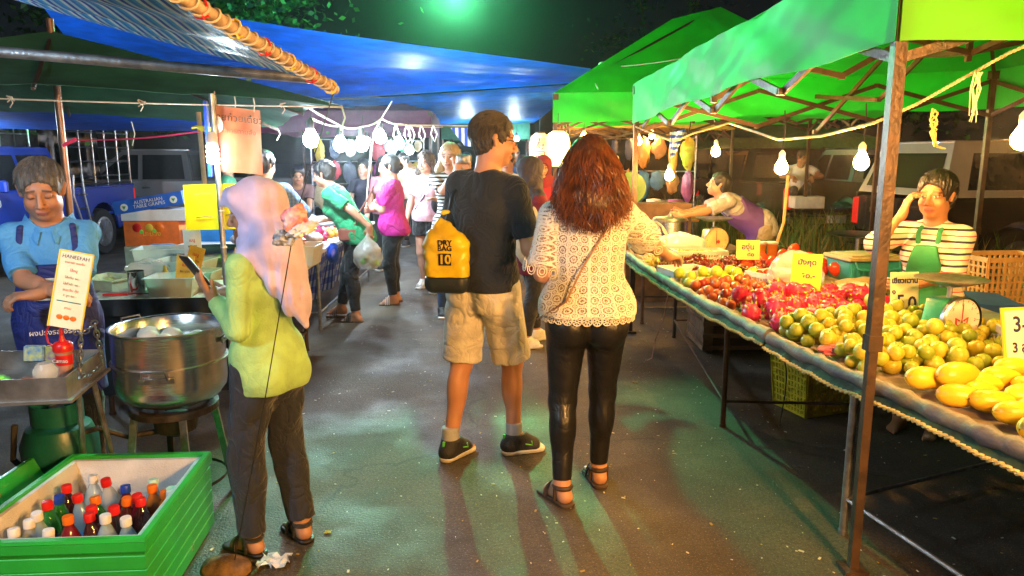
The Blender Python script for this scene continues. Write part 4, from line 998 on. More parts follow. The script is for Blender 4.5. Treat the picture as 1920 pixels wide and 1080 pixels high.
# ---------------------------------------------------------------- fruit stall on the right
TZ = .72
def table(name, label, top, legs, mt, th=.03, rails=True, frame=M['rust'], z=TZ):
    c = sum((V((p[0], p[1], 0)) for p in top), V((0, 0, 0)))/len(top); t = thing(name, label, 'table', c)
    mb = MB(); mb.prism([V((p[0], p[1], z-th)) for p in top], th, V((0, 0, 1))); mb.build('table_top', mt, t, smooth=False)
    for x, y in legs: mb = MB(); mb.tube([V((x, y, 0)), V((x, y, z-th))], .0165, 10); mb.lathe([(.02, 0), (.02, .02)], (x, y, 0), 10); mb.build('leg', frame, t)
    if rails:
        mb = MB(); n = len(legs)
        for i in range(n): a, b = legs[i], legs[(i+1) % n]; mb.tube([V((a[0], a[1], .16)), V((b[0], b[1], .16))], .009, 6)
        mb.build('rail', frame, t)
    return t
CLOTH = mat('table_cloth', (.30, .24, .18), .8, var=.5, vs=5, bump=.5, bs=12)
E1 = [V((1.03, 6.55, 0)), V((1.05, 5.7, 0)), V((1.13, 4.6, 0)), V((1.27, 3.46, 0))]
E2 = [V((1.25, 3.44, 0)), V((1.33, 3.0, 0)), V((1.52, 2.1, 0)), V((1.72, 1.2, 0)), V((1.95, .2, 0))]
table('fruit_table', 'long fruit table with grapes and dragon fruit, farther of the two under the green tent', [(1.03, 6.55), (1.27, 3.46), (2.75, 3.9), (2.75, 6.6)], [(1.26, 4.21), (1.44, 6.4), (2.6, 6.4), (2.6, 4.1)], CLOTH)
table('fruit_table', 'fruit table with limes and mangoes, nearest to the picture edge', [(1.25, 3.42), (1.95, .2), (3.3, .5), (2.8, 3.7)], [(1.42, 2.94), (1.98, .6), (3.1, .8), (2.7, 3.5)], CLOTH, frame=M['galv'])
ROLL = mat('rolled_tarp', (.10, .10, .13), .6, var=.6, vs=7, bump=1.0, bs=22, col2=(.20, .17, .13))
for k, (E, lab) in enumerate(((E1, 'rolled blue grey tarpaulin along the edge of the grape table'), (E2, 'rolled blue grey tarpaulin along the edge of the lime table'))):
    pts = []; rad = []; rr = random.Random(k)
    for a, b in zip(E[:-1], E[1:]):
        n = int((b-a).length/.05)
        for i in range(n): p = a.lerp(b, i/n); pts.append(V((p.x-.005+rr.uniform(-.006, .006), p.y, TZ+.012+rr.uniform(-.006, .006)))); rad.append(.030+rr.uniform(-.006, .007))
    mb = MB(); mb.tube(pts, rad, 12); solo(mb, 'tarpaulin_roll', ROLL, lab, 'tarpaulin', pts[0])
    mb = MB(); q = []
    for i, p in enumerate(pts): q.append(p+V((-.035, 0, -.045-.015*abs(math.sin(i*.16)))))
    twist_rope(mb, q, .008, .045); solo(mb, 'rope', M['rope_y'], ['yellow twisted rope hanging along the edge of the grape table', 'yellow twisted rope hanging along the edge of the lime table'][k], 'rope', q[0])
    mb = MB()
    for i in range(0, len(pts)-1): 
        a, b = q[i], q[i+1]; mb.add([a+V((0, 0, .006)), b+V((0, 0, .006)), b+V((.035, 0, .045)), a+V((.035, 0, .045))], [(0, 1, 2, 3)])
    solo(mb, 'awning_skirt', mat('skirt_green', (.015, .045, .025), .8, var=.5, vs=30), ['green netting strip below the edge of the grape table', 'green netting strip below the edge of the lime table'][k], 'netting', q[0])
def quadpt(c, a, b): return V(c[0]).lerp(V(c[1]), a).lerp(V(c[3]).lerp(V(c[2]), a), b)
def pile(c, r, n, z0, zmax, seed=1, zs=1.0, tries=14, ex=None):
    rr = random.Random(seed); out = []
    c = [V((p[0], p[1], 0)) for p in c]
    while len(out) < n:
        best = None
        for _ in range(tries):
            a, b = rr.random(), rr.random(); p = quadpt(c, a, b); z = z0+r*zs
            for q in out:
                d2 = (q.x-p.x)**2+(q.y-p.y)**2
                if d2 < 4*r*r: z = max(z, q.z+math.sqrt(4*r*r-d2)*zs*.93)
            if best is None or z < best.z: best = V((p.x, p.y, z))
        if best.z > z0+zmax: break
        out.append(best)
    return out
def scatter(proto, pts, rr, rot=True, grp=None, smin=.9, smax=1.1):
    first = True
    for p in pts:
        o = proto if first else copy_tree(proto); first = False
        o.location = p; s_ = rr.uniform(smin, smax); o.scale = (s_, s_, s_)
        if rot is True: o.rotation_euler = (rr.uniform(-.5, .5), rr.uniform(-.5, .5), rr.uniform(0, 6.28))
        elif rot == 'z': o.rotation_euler = (rr.uniform(-.15, .15), rr.uniform(-.15, .15), rr.uniform(0, 6.28))
        elif rot == 'all': o.rotation_euler = (rr.uniform(0, 6.28), rr.uniform(0, 6.28), rr.uniform(0, 6.28))
def rnd_col(name, a, b, rough=.35, bump=.1, bs=60, spec=.5, sss=0, vs=9, c3=None):
    """fruit skin: colour drifts over the fruit and from fruit to fruit"""
    if name in MATS: return MATS[name]
    m, nt, bb = newmat(name); N = nt.nodes; L = nt.links
    tc = N.new('ShaderNodeTexCoord'); oi = N.new('ShaderNodeObjectInfo'); n = N.new('ShaderNodeTexNoise'); n.inputs['Scale'].default_value = vs; n.inputs['Detail'].default_value = 3
    av = N.new('ShaderNodeVectorMath'); av.operation = 'ADD'; L.new(tc.outputs['Object'], av.inputs[0]); L.new(oi.outputs['Random'], av.inputs[1]); L.new(av.outputs[0], n.inputs[0])
    ad = N.new('ShaderNodeMath'); ad.operation = 'MULTIPLY_ADD'; ad.inputs[1].default_value = .45; L.new(oi.outputs['Random'], ad.inputs[0]); L.new(n.outputs['Fac'], ad.inputs[2])
    cr = N.new('ShaderNodeValToRGB'); cr.color_ramp.elements[0].position = .45; cr.color_ramp.elements[1].position = .95; cr.color_ramp.elements[0].color = list(a)+[1]; cr.color_ramp.elements[1].color = list(b)+[1]
    if c3: e = cr.color_ramp.elements.new(.72); e.color = list(c3)+[1]
    L.new(ad.outputs[0], cr.inputs[0]); L.new(cr.outputs[0], bb.inputs['Base Color']); bb.inputs['Roughness'].default_value = rough; bb.inputs['Specular IOR Level'].default_value = spec
    n2 = N.new('ShaderNodeTexNoise'); n2.inputs['Scale'].default_value = bs*3; L.new(tc.outputs['Object'], n2.inputs[0]); bp = N.new('ShaderNodeBump'); bp.inputs['Strength'].default_value = bump; bp.inputs['Distance'].default_value = .004; L.new(n2.outputs['Fac'], bp.inputs['Height']); L.new(bp.outputs[0], bb.inputs['Normal'])
    MATS[name] = m; return m
rr = random.Random(5)
def fruit(name, r, mt, label, cat, grp, elong=1.0, dim=.06, n=16, m=10, taper=0.0):
    mb = MB(); pr = []
    for i in range(m+1):
        t = PI*i/m; z = -math.cos(t)*r*elong; rad = math.sin(t)*r*(1+taper*math.cos(t))
        if i == m: z -= r*dim
        if i == m-1: z -= r*dim*.1
        pr.append((max(rad, 1e-4), z))
    mb.lathe(pr, (0, 0, 0), n, cap=False); mb.lathe([(r*.07, r*elong*(1-dim)-.001), (r*.05, r*elong*(1-dim)+r*.07), (1e-4, r*elong*(1-dim)+r*.075)], (0, 0, 0), 6)
    mb.m = [0]*(m*n)+[1]*(len(mb.f)-m*n)
    return tag(mb.build(name, [mt, M['wood']], None), label, cat, grp)
lm = fruit('lime', .034, rnd_col('lime_skin', (.22, .30, .02), (.50, .38, .03), .33, .3, 80, c3=(.36, .38, .03)), 'small yellow green orange heaped on the table beside the mangoes', 'fruit', 'green oranges heaped on the near table')
lm.name = 'orange'
c = [(1.31, 3.52), (1.43, 2.86), (2.5, 2.95), (2.1, 4.0)]
scatter(lm, pile(c, .034, 245, TZ, .135, 3, tries=9), rr, True, None, .86, 1.14)
mg = fruit('mango', .041, rnd_col('mango_skin', (.72, .42, .02), (.86, .60, .03), .36, .08, 60), 'ripe yellow mango laid at the nearest corner of the fruit table', 'fruit', 'yellow mangoes on the near table', 1.85, .0, taper=-.14)
pts = pile([(1.50, 2.72), (1.60, 2.1), (2.3, 2.1), (2.25, 2.78)], .048, 46, TZ, .12, 6)
k = 0
for p in pts:
    o = mg if k == 0 else copy_tree(mg); k += 1; o.location = p; o.rotation_euler = (PI/2+rr.uniform(-.15, .15), rr.uniform(-.3, .3), rr.uniform(-2.0, -.9)); s_ = rr.uniform(.9, 1.12); o.scale = (s_, s_, s_)
# dragon fruit: body with leafy scales
t = thing('dragon_fruit', 'pink dragon fruit with green tipped scales in the heap between the plums and the oranges', 'fruit', (0, 0, 0), 0, 'dragon fruit heaped on the right table')
mb = MB(); mb.ell((0, 0, 0), (.048, .048, .062), 14, 10); mb.build('skin', rnd_col('dragon_skin', (.50, .01, .06), (.75, .03, .14), .4, .1), t)
mb = MB()
for i in range(26):
    th = math.acos(1-2*(i+.5)/26); ph = i*2.4; nrm = V((math.sin(th)*math.cos(ph), math.sin(th)*math.sin(ph), math.cos(th))); p = V((nrm.x*.047, nrm.y*.047, nrm.z*.06)); upv = V((0, 0, 1)); tg = (upv-nrm*nrm.z); tg = tg.normalized() if tg.length > .1 else V((1, 0, 0)); sd = nrm.cross(tg)*.011; tip = p+tg*.032+nrm*.020
    mb.cur = 0; mb.add([p-sd, p+sd, p+tg*.017+nrm*.006+sd*.6, p+tg*.017+nrm*.006-sd*.6], [(0, 1, 2, 3)]); mb.cur = 1; mb.add([p+tg*.017+nrm*.006+sd*.6, p+tg*.017+nrm*.006-sd*.6, tip], [(0, 2, 1)])
mb.build('scales', [mat('dragon_scale', (.60, .04, .09), .45, bump=0), mat('dragon_tip', (.30, .42, .05), .5, bump=0)], t, smooth=False)
DRAG = t
pts = pile([(1.24, 4.12), (1.31, 3.62), (2.1, 4.05), (2.05, 4.55)], .05, 34, TZ, .14, 4)
scatter(DRAG, pts, rr, 'all')
pl = fruit('plum', .031, rnd_col('plum_skin', (.20, .015, .012), (.42, .10, .02), .22, .05, 40), 'dark red plum in the heap behind the dragon fruit', 'fruit', 'dark red plums on the right table')
scatter(pl, pile([(1.15, 4.80), (1.23, 4.14), (1.95, 4.5), (1.7, 5.0)], .031, 95, TZ, .13, 8), rr)
ap = fruit('apple', .040, rnd_col('apple_green', (.36, .42, .03), (.55, .55, .06), .3, .05, 40), 'pale green apple next to the white foam tray', 'fruit', 'green apples on the right table')
scatter(ap, pile([(1.13, 5.05), (1.16, 4.80), (1.75, 4.98), (1.62, 5.22)], .04, 24, TZ, .12, 9), rr)
# red glossy rose apples in thin bags
rp = fruit('rose_apple', .048, rnd_col('rose_skin', (.50, .015, .01), (.75, .07, .02), .16, .25, 30), 'glossy red rose apple in the heap before the teal box', 'fruit', 'red rose apples heaped before the teal box', 1.2, .1, taper=-.2)
scatter(rp, pile([(1.72, 5.55), (1.75, 5.0), (2.45, 5.3), (2.45, 6.2)], .047, 46, TZ, .24, 10), rr, 'all')
def bunch(label, grp, col, n, r, spread, seed):
    q = random.Random(seed); t = thing('grape_bunch', label, 'fruit', (0, 0, 0), 0, grp); mb = MB()
    for i in range(n):
        a = q.uniform(0, 6.28); d = q.random()**.6*spread; z = q.random()*(.035+.03*(1-d/spread)); c = (math.cos(a)*d*1.5, math.sin(a)*d, r+z); mb.ell(c, (r, r, r*1.15), 8, 5)
    mb.build('grapes', col, t); mb = MB(); mb.tube([(-spread*1.3, 0, .04), (0, .01, .07), (spread*1.2, 0, .05)], .003, 5)
    for i in range(7): x = q.uniform(-1, 1)*spread; mb.tube([(x, 0, .065), (x+.01, q.uniform(-.04, .04), .04)], .002, 4)
    mb.build('stem', mat('stem', (.25, .28, .06), .7), t); return t
gb = bunch('bunch of dark red grapes heaped between the foam tray and the rose apples', 'red grape bunches on the right table', rnd_col('grape_skin', (.10, .008, .012), (.34, .05, .03), .2, .02), 75, .0105, .06, 1)
pts = pile([(1.12, 5.75), (1.22, 5.36), (1.85, 5.15), (2.0, 5.85)], .072, 32, TZ-.06, .17, 11, .55)
scatter(gb, [V((p.x, p.y, p.z-.03)) for p in pts], rr, 'z')
yb = bunch('cluster of yellow longan fruit by the elbow of the woman in lace', 'yellow longan clusters on the right table', rnd_col('longan', (.50, .36, .05), (.68, .52, .08), .5, .1), 60, .0115, .055, 2)
scatter(yb, pile([(1.12, 6.3), (1.14, 5.85), (1.5, 5.8), (1.5, 6.3)], .07, 10, TZ-.05, .12, 12, .6), rr, 'z')
# woven plastic crates and baskets
def crate(name, label, loc, sz, mt, rz=0, rows=6, cols=12, cat='crate', parts_=True, taper=.9, group=None):
    t = thing(name, label, cat, loc, rz, group); X, Y, Z = sz; mb = MB(); th = .006
    for axis in (0, 1):
        for sg in (-1, 1):
            L = X if axis == 0 else Y; W = Y if axis == 0 else X
            def pt(u, z, o=0):
                k = taper+(1-taper)*z/Z; a = u*L/2*k; b = sg*(W/2*k+o)
                return V((a, b, z)) if axis == 0 else V((b, a, z))
            n = cols if axis == 0 else max(3, int(cols*Y/X))
            for i in range(n+1):
                u = -1+2*i/n; wd = L/n*.22 if 0 < i < n else .012; a, b = pt(u, 0), pt(u, Z); mb.beam(a, b, wd*2 if axis == 0 else th, th if axis == 0 else wd*2, V((0, 1, 0)))
            for j in range(rows+1):
                z = Z*j/rows; hh = .006 if 0 < j < rows else .016
                a, b = pt(-1, z), pt(1, z); mb.beam(a, b, th*1.3 if j not in (0, rows) else th*2.2, hh*2)
    mb.build('side', mt, t, smooth=False, world=False); mb = MB(); mb.box((0, 0, .008), (X*taper, Y*taper, .01)); mb.build('bottom', mt, t, world=False)
    return t
crate('crate', 'yellow olive plastic crate standing on the road under the fruit table', (1.93, 4.55, 0), (.42, .34, .42), mat('crate_yellow', (.66, .56, .02), .45, var=.15, dirt=.25), .35, 10, 14, taper=.84)
crate('crate', 'tan plastic crate, upper of the two behind the weighing scale', (3.35, 5.0, .62), (.5, .36, .30), mat('crate_tan', (.42, .24, .09), .5, dirt=.3), .1, 6, 12)
crate('crate', 'tan plastic crate, lower of the two behind the weighing scale', (3.35, 5.0, .31), (.5, .36, .30), MATS['crate_tan'], .05, 6, 12)
crate('crate', 'brown plastic crate at the right edge behind the sign with a 3', (3.75, 4.4, .55), (.45, .34, .3), mat('crate_brown', (.25, .12, .05), .5, dirt=.3), -.1, 6, 12)
mb = MB(); mb.box((3.4, 4.85, .15), (1.3, .8, .30), bev=.01); solo(mb, 'wooden_box', M['wood'], 'low wooden box carrying the tan crates', 'box', (3.4, 4.85, 0))
mb = MB(); mb.box((2.95, 4.55, .6), (.36, .3, .2)); mb.box((2.95, 4.55, .71), (.38, .32, .015), Euler((.1, .08, 0))); t = solo(mb, 'carton', mat('carton_blue', (.02, .08, .30), .6), 'dark blue carton with open brown flap behind the white faced scale', 'box', (2.95, 4.55, .5))
mb = MB(); mb.box((2.95, 4.55, .25), (.4, .34, .5)); solo(mb, 'stool', M['wood'], 'wooden stool under the dark blue carton', 'stool', (2.95, 4.55, 0))
crate('basket', 'white plastic basket of oranges beside the weighing scale', (2.33, 3.12, TZ), (.34, .24, .11), M['white'], -.3, 2, 14, 'basket')
scatter(fruit('orange', .035, MATS['lime_skin'], 'green orange lying in the white basket by the scale', 'fruit', 'oranges in the white basket'), [V((2.25, 3.14, .78)), V((2.33, 3.10, .785)), V((2.40, 3.13, .78)), V((2.30, 3.18, .83)), V((2.37, 3.15, .84))], rr)
crate('basket', 'white plastic basket in front of the red rose apples', (1.78, 4.95, TZ), (.32, .22, .09), M['white'], .5, 2, 14, 'basket')
crate('basket', 'long white basket holding orange fruit by the round scale', (1.55, 6.1, TZ), (.42, .2, .09), M['white'], .1, 2, 18, 'basket')
scatter(fruit('orange', .036, rnd_col('orange_skin', (.6, .25, .02), (.7, .34, .03), .4, .2), 'orange fruit in the long white basket', 'fruit', 'orange fruit in the long basket'), [V((1.40+.06*i, 6.08+.03*(i % 2), .79)) for i in range(6)], rr)
# foam tray
t = thing('foam_tray', 'white foam tray with ribbed side at the table edge beside the green apples', 'tray', (1.24, 5.22, TZ), .25)
mb = MB(); mb.box((0, 0, .008), (.3, .3, .014)); 
for a, b, c_, d in ((0, -.15, .3, .02), (0, .15, .3, .02), (-.15, 0, .02, .28), (.15, 0, .02, .28)): mb.box((a, b, .045), (c_, d, .085))
for i in range(7): mb.box((-.12+.04*i, -.163, .03), (.014, .008, .055))
mb.build('tray', M['foam'], t, world=False)
# price cards
def price_card(label, p, wd, ht, rz, tilt, body, ink, size, mt=None, holder=True, space=1.0):
    t = thing('price_card', label, 'price card', p, rz); R = Matrix.Rotation(rz, 3, 'Z') @ Matrix.Rotation(tilt, 3, 'X')
    mb = MB(); c = V(p)+R @ V((0, 0, ht/2)); mb.box(c, (wd, .004, ht), R); mb.build('card', mt or M['ycard'], t, smooth=False)
    mb = MB(); mb.box(V(p)+R @ V((0, .01, ht*.3)), (wd*.12, .012, ht*.6), R); mb.build('stand', M['wood'], t)
    F_ = R @ Matrix.Rotation(PI/2, 3, 'X')
    for tx, s_, ox, oz, mk in body: text_mesh('writing', tx, s_, mk, t, V(p)+R @ V((ox, -.0035, ht/2+oz)), F_, depth=.0004, bold=.0016 if s_ > .03 else .0005, space=space)
    return t
CARDW = mat('card_pale', (.78, .70, .42), .5, var=.08, vs=4)
price_card('pale yellow price card reading 50 in front of the seller in stripes', V((2.02, 3.72, TZ+.02)), .155, .27, .12, -.12, [('เขียวหวาน', .036, 0, .09, M['ink']), ('5', .10, -.022, -.02, M['ink']), ('0', .10, .042, -.03, M['ink']), ('๑', .04, -.06, .035, M['ink'])], M['ink'], .1, CARDW)
t = price_card('white price card with yellow border reading 3 at the right picture edge', V((2.02, 2.80, TZ+.05)), .18, .235, .2, -.22, [('3-', .085, -.02, .06, M['ink']), ('3 ลูก', .054, -.01, -.03, M['ink'])], M['ink'], .1, mat('card_white', (.82, .80, .72), .45, var=.05))
R_ = Matrix.Rotation(.2, 3, 'Z') @ Matrix.Rotation(-.22, 3, 'X'); mb = MB(); p0 = V((2.02, 2.80, TZ+.05))
mb.box(p0+R_ @ V((-.096, 0, .1175)), (.014, .006, .235), R_); mb.box(p0+R_ @ V((0, 0, .241)), (.206, .006, .012), R_); mb.build('border', M['ycard'], t, smooth=False)
price_card('tilted yellow price card with blue writing stuck before the rose apples', P(1508, 552, 4.35), .17, .25, -.45, -.35, [('มังคุด', .045, 0, .07, M['ink']), ('๕๐.-', .05, .01, -.01, M['ink'])], M['ink'], .1, M['ycard'])
price_card('small yellow price card standing among the grapes', P(1402, 487, 5.5), .17, .15, -.2, -.3, [('องุ่น', .055, .0, .02, M['ink']), ('๘๐', .045, .02, -.035, M['ink'])], M['ink'], .1, M['ycard'])
# weighing scales
def scale(label, loc, rz, face_col, motif, R=.095, bodym=None, pan=.13, ph=.0, bodyc=None):
    t = thing('weighing_scale', label, 'weighing scale', loc, rz); z = .115
    mb = MB(); mb.box((0, .05, .11), (.17, .12, .20), taper=1.2, bev=.012); mb.box((0, .05, .006), (.22, .16, .012)); mb.build('body', bodym, t, world=False)
    mb = MB(); mb.lathe([(R*1.0, 0), (R*1.08, .006), (R*1.08, .026), (R*1.0, .034)], (0, -.012, z), 32, V((0, -1, 0)), cap=False); mb.build('dial_rim', M['steel'], t, world=False)
    mb = MB(); mb.lathe([(R, 0), (R, .02), (.001, .0201)], (0, -.012, z), 32, V((0, -1, 0))); d = mb.build('dial', face_col, t, world=False)
    mb = MB()
    for i in range(20):
        a = 2*PI*i/20; q = R*.9; mb.box((math.sin(a)*q, -.0336, z+math.cos(a)*q), (.0022, .001, .011 if i % 5 else .018), Matrix.Rotation(a, 3, 'Y'))
    mb.build('tick_marks', M['ink'], d, smooth=False, world=False)
    Rf = facing((0, -1, 0))
    for i, tx in enumerate('0123456789'[:8]):
        a = 2*PI*i/8; 
        m_ = text_mesh('numeral', tx, .02, M['ink'], None, (math.sin(a)*R*.72, -.034, z+math.cos(a)*R*.72), Rf); m_.parent = d
    mb = MB(); mb.box((0, -.037, z+R*.2), (.004, .0015, R*1.1)); mb.build('needle', M['inkr'] if motif == 1 else M['black'], d, world=False)
    mb = MB()
    if motif == 1:
        for sg in (-1, 1): 
            mb.tube([(sg*.012, -.0345, z+.0), (sg*.034, -.0345, z+.012), (sg*.030, -.0345, z-.018), (sg*.012, -.0345, z-.028)], .0045, 5)
        mb.build('emblem', M['inkr'], d, world=False); mb = MB(); mb.prism([(-.014, -.0352, z-.04), (.014, -.0352, z-.04), (0, -.0352, z+.015)], .001, V((0, -1, 0))); mb.build('emblem_leaf', mat('leafgreen', (.02, .25, .05), .5), d, world=False)
    else: mb.lathe([(.016, 0), (.016, .001)], (.02, -.0345, z-.015), 14, V((0, -1, 0))); mb.build('emblem', M['inkr'], d, world=False)
    mb = MB(); mb.tube([(0, .05, .2), (0, .05, .26+ph)], .012, 8); mb.tube([(-.06, .05, .25+ph), (.06, .05, .25+ph)], .006, 6); mb.build('pan_support', M['galv'], t, world=False)
    mb = MB(); mb.lathe([(.001, .255+ph), (pan*.55, .257+ph), (pan*.95, .278+ph), (pan, .285+ph), (pan*.95, .284+ph), (pan*.5, .265+ph), (.001, .262+ph)], (0, .05, 0), 32); mb.build('pan', M['steel'], t, world=False)
    return t
scale('white faced weighing scale with red and green emblem in front of the seller in stripes', (2.10, 3.42, TZ), .25, mat('dial_white', (.74, .62, .58), .4, var=.04), 1, .105, mat('scale_green', (.03, .28, .14), .4), .16, .02)
scale('older cream faced weighing scale in front of the leaning seller', (1.86, 6.75, TZ), .1, mat('dial_cream', (.62, .45, .20), .5), 2, .115, mat('scale_gold', (.45, .28, .08), .4, .4), .17, .03)
# teal cooler box with lid
t = thing('cool_box', 'teal plastic box with pale lid behind the plastic bag', 'box', (2.52, 5.25, TZ), .15)
mb = MB(); mb.box((0, 0, .075), (.40, .30, .15), taper=.93, bev=.01)
for i in range(9): mb.box((-.18+.045*i, -.152, .06), (.02, .008, .08))
mb.build('tub', M['teal'], t, world=False)
mb = MB(); mb.box((0, 0, .165), (.44, .34, .03), bev=.012); mb.box((0, 0, .185), (.36, .26, .012), bev=.004); mb.build('lid', mat('lid_tan', (.42, .33, .18), .5), t, world=False)
mb = MB(); mb.tube([(-.17, -.16, .15), (-.16, -.18, .10), (0, -.19, .085), (.16, -.18, .10), (.17, -.16, .15)], .008, 6); mb.build('handle', M['teal'], t, world=False)
# crumpled bags
def crumple(name, label, c, r, mt, seed=1, cat='plastic bag', amp=.25, M3=None, knot=False, group=None):
    q = np.random.default_rng(seed); ks = q.normal(size=(7, 3))*3.4; ph = q.uniform(0, 6, 7); mb = MB(); c = V(c)
    n, m = 26, 18; vs = []; fs = []
    for i in range(m+1):
        for k in range(n):
            t_ = PI*i/m; a = 2*PI*k/n; d = np.array([math.sin(t_)*math.cos(a), math.sin(t_)*math.sin(a), math.cos(t_)])
            s_ = 1+amp*float(np.abs(np.sin(ks @ d+ph)).mean()*2-1.2); zz = r[2]*d[2]*s_
            pinch = 1.0
            if knot and d[2] > .55: pinch = max(.18, 1-(d[2]-.55)*2.0); zz *= 1+(d[2]-.55)*.9
            p = V((r[0]*d[0]*s_*pinch, r[1]*d[1]*s_*pinch, max(zz, -r[2]*.8))); vs.append(c+((M3 @ p) if M3 else p))
    for i in range(m):
        for k in range(n): j = (k+1) % n; fs.append((i*n+k, (i+1)*n+k, (i+1)*n+j, i*n+j))
    mb.add(vs, fs); return solo(mb, name, mt, label, cat, c-V((0, 0, r[2]*.8)), group)
crumple('plastic_bag', 'clear crumpled plastic bag lying behind the yellow price card', (1.83, 4.72, .85), (.17, .14, .14), M['clear'], 2)
crumple('plastic_bag', 'milky crumpled plastic bag behind the longan', (1.45, 6.35, .82), (.22, .16, .12), M['milky'], 3)
crumple('plastic_bag', 'thin crumpled plastic bag lying behind the dragon fruit', (2.12, 4.45, .77), (.15, .12, .06), M['clear'], 4)
crumple('cloth', 'brown bundled cloth lying between the teal box and the post', (2.32, 4.75, .76), (.2, .14, .05), mat('cloth_brown', (.3, .18, .07), .8), 5, 'cloth')
crumple('cloth', 'white and red rag lying at the edge of the oranges', (1.45, 3.13, .765), (.11, .05, .03), mat('rag', (.65, .5, .42), .8, col2=(.6, .08, .1), vs=14), 6, 'cloth')
mb = MB(); mb.tube([P(1606, 563, 4.1), P(1660, 567, 4.05)], .01, 8); solo(mb, 'pen', M['blue'], 'blue marker pen lying near the near tent post', 'pen', P(1630, 565, 4.1))
for i, (u, lab) in enumerate(((1425, 'orange drink in a clear cup, left of two behind the rose apples'), (1447, 'orange drink in a clear cup, right of two behind the rose apples'))):
    p = P(u, 478, 6.25); p.z = TZ; t = thing('drink_cup', lab, 'cup', p); mb = MB(); mb.lathe([(.036, 0), (.036, .005), (.046, .13), (.050, .135)], p, 16); mb.build('cup', mat('drink', (.65, .2, .02), .2), t)
    mb = MB(); mb.lathe([(.047, .136), (.053, .145), (.05, .155), (.001, .158)], p, 16, cap=False); mb.build('lid', M['foam'], t)
crumple('cloth', 'green checked cloth heaped beside the cream faced scale', (2.25, 6.55, .78), (.2, .14, .07), stripes_mat('check', [(.02, .08, .03), (.12, .2, .08)], .05, 'X', second=('Y', [(1, 1, 1), (.3, .3, .3)], .05)), 8, 'cloth')
# lamp cord hanging to the road by leg 3
mb = MB(); mb.tube([G(1254, 545, .55), P(1243, 600, 5.9), P(1228, 640, 5.9), G(1222, 672), G(1213, 676)], .004, 5); solo(mb, 'cord', mat('pink_cord', (.5, .25, .2), .6), 'thin pink cord hanging from the fruit table to the road', 'cord', G(1222, 672))
mb = MB(); mb.tube([P(1468, 655, 3.35), P(1475, 700, 3.4), P(1472, 740, 3.5), P(1462, 795, 3.6)], .003, 5); mb.ell(P(1462, 797, 3.6), (.006, .006, .008)); solo(mb, 'string', M['wire'], 'thin black string hanging from the joint of the two fruit tables', 'string', P(1468, 700, 3.35))
# ---------------------------------------------------------------- green drinks cooler, lower left
COOL = [V((-1.215, 2.26, 0)), V((-1.29, 3.0, 0)), V((-1.87, 2.97, 0)), V((-1.85, 2.22, 0))]
CG = mat('cooler_green', (.02, .42, .05), .38, var=.12, vs=6, bump=.1, dirt=.15, coat=.2)
cc = sum(COOL, V())/4; t = thing('cooler', 'open green cooler box with white lining full of drink bottles', 'cooler', cc)
def ring(inset, z): return [V((c.x, c.y, z))+(cc-c).normalized()*inset*1.3 for c in COOL]
mb = MB(); H_ = .35
def loops(mb, Ls):
    n = 4; vs = [p for L in Ls for p in L]; fs = []
    for k in range(len(Ls)-1):
        for i in range(n): j = (i+1) % n; fs.append((k*n+i, k*n+j, (k+1)*n+j, (k+1)*n+i))
    mb.add(vs, fs)
loops(mb, [ring(.03, 0), ring(.012, .02)]+[r_ for k in range(5) for r_ in (ring(.008, .03+k*.052), ring(.008, .075+k*.052), ring(.012, .078+k*.052), ring(.012, .0815+k*.052))]+[ring(.006, .30), ring(0, .305), ring(0, H_-.012)])
mb.add(ring(.03, 0), [(0, 1, 2, 3)]); mb.build('box', CG, t, smooth=False)
mb = MB(); loops(mb, [ring(0, H_-.011), ring(.004, H_), ring(.028, H_), ring(.03, H_-.012), ring(.033, H_-.012)]); mb.build('rim', CG, t, smooth=False)
mb = MB(); loops(mb, [ring(.034, H_-.012), ring(.055, H_-.012), ring(.06, .05)]); mb.add(ring(.06, .05), [(3, 2, 1, 0)]); mb.build('lining', M['foam'], t, smooth=False)
mb = MB(); a, b = V((-1.87, 2.97, .0)), V((-1.85, 2.22, 0)); mb.box((-1.99, 2.6, .19), (.035, .78, .30), Euler((0, -.45, .02)), bev=.008); solo(mb, 'loose_lid', CG, 'green cooler lid leaning behind the open cooler', 'lid', (-1.95, 2.6, 0))
GB = lambda n, c, al=.85: mat(n, c, .08, alpha=al, bump=0, spec=.8, var=.1)
BT = {'w': GB('bottle_water', (.45, .62, .72), .5), 'd': GB('bottle_cola', (.05, .012, .01), .93), 'g': GB('bottle_green', (.01, .16, .03), .88), 'o': GB('bottle_orange', (.55, .16, .02), .85), 'r': GB('bottle_red', (.18, .01, .02), .92), 'c': GB('bottle_clear', (.5, .55, .55), .45)}
CP = {'W': M['white'], 'R': M['red'], 'O': M['orange'], 'B': M['blue'], 'T': mat('cap_mint', (.45, .75, .65), .35)}
LABC = {'W': 'white', 'R': 'red', 'O': 'orange', 'B': 'blue', 'T': 'mint'}; LABB = {'w': 'clear water', 'd': 'dark cola', 'g': 'green glass', 'o': 'orange drink', 'r': 'dark red drink', 'c': 'clear empty looking'}
protos = {}
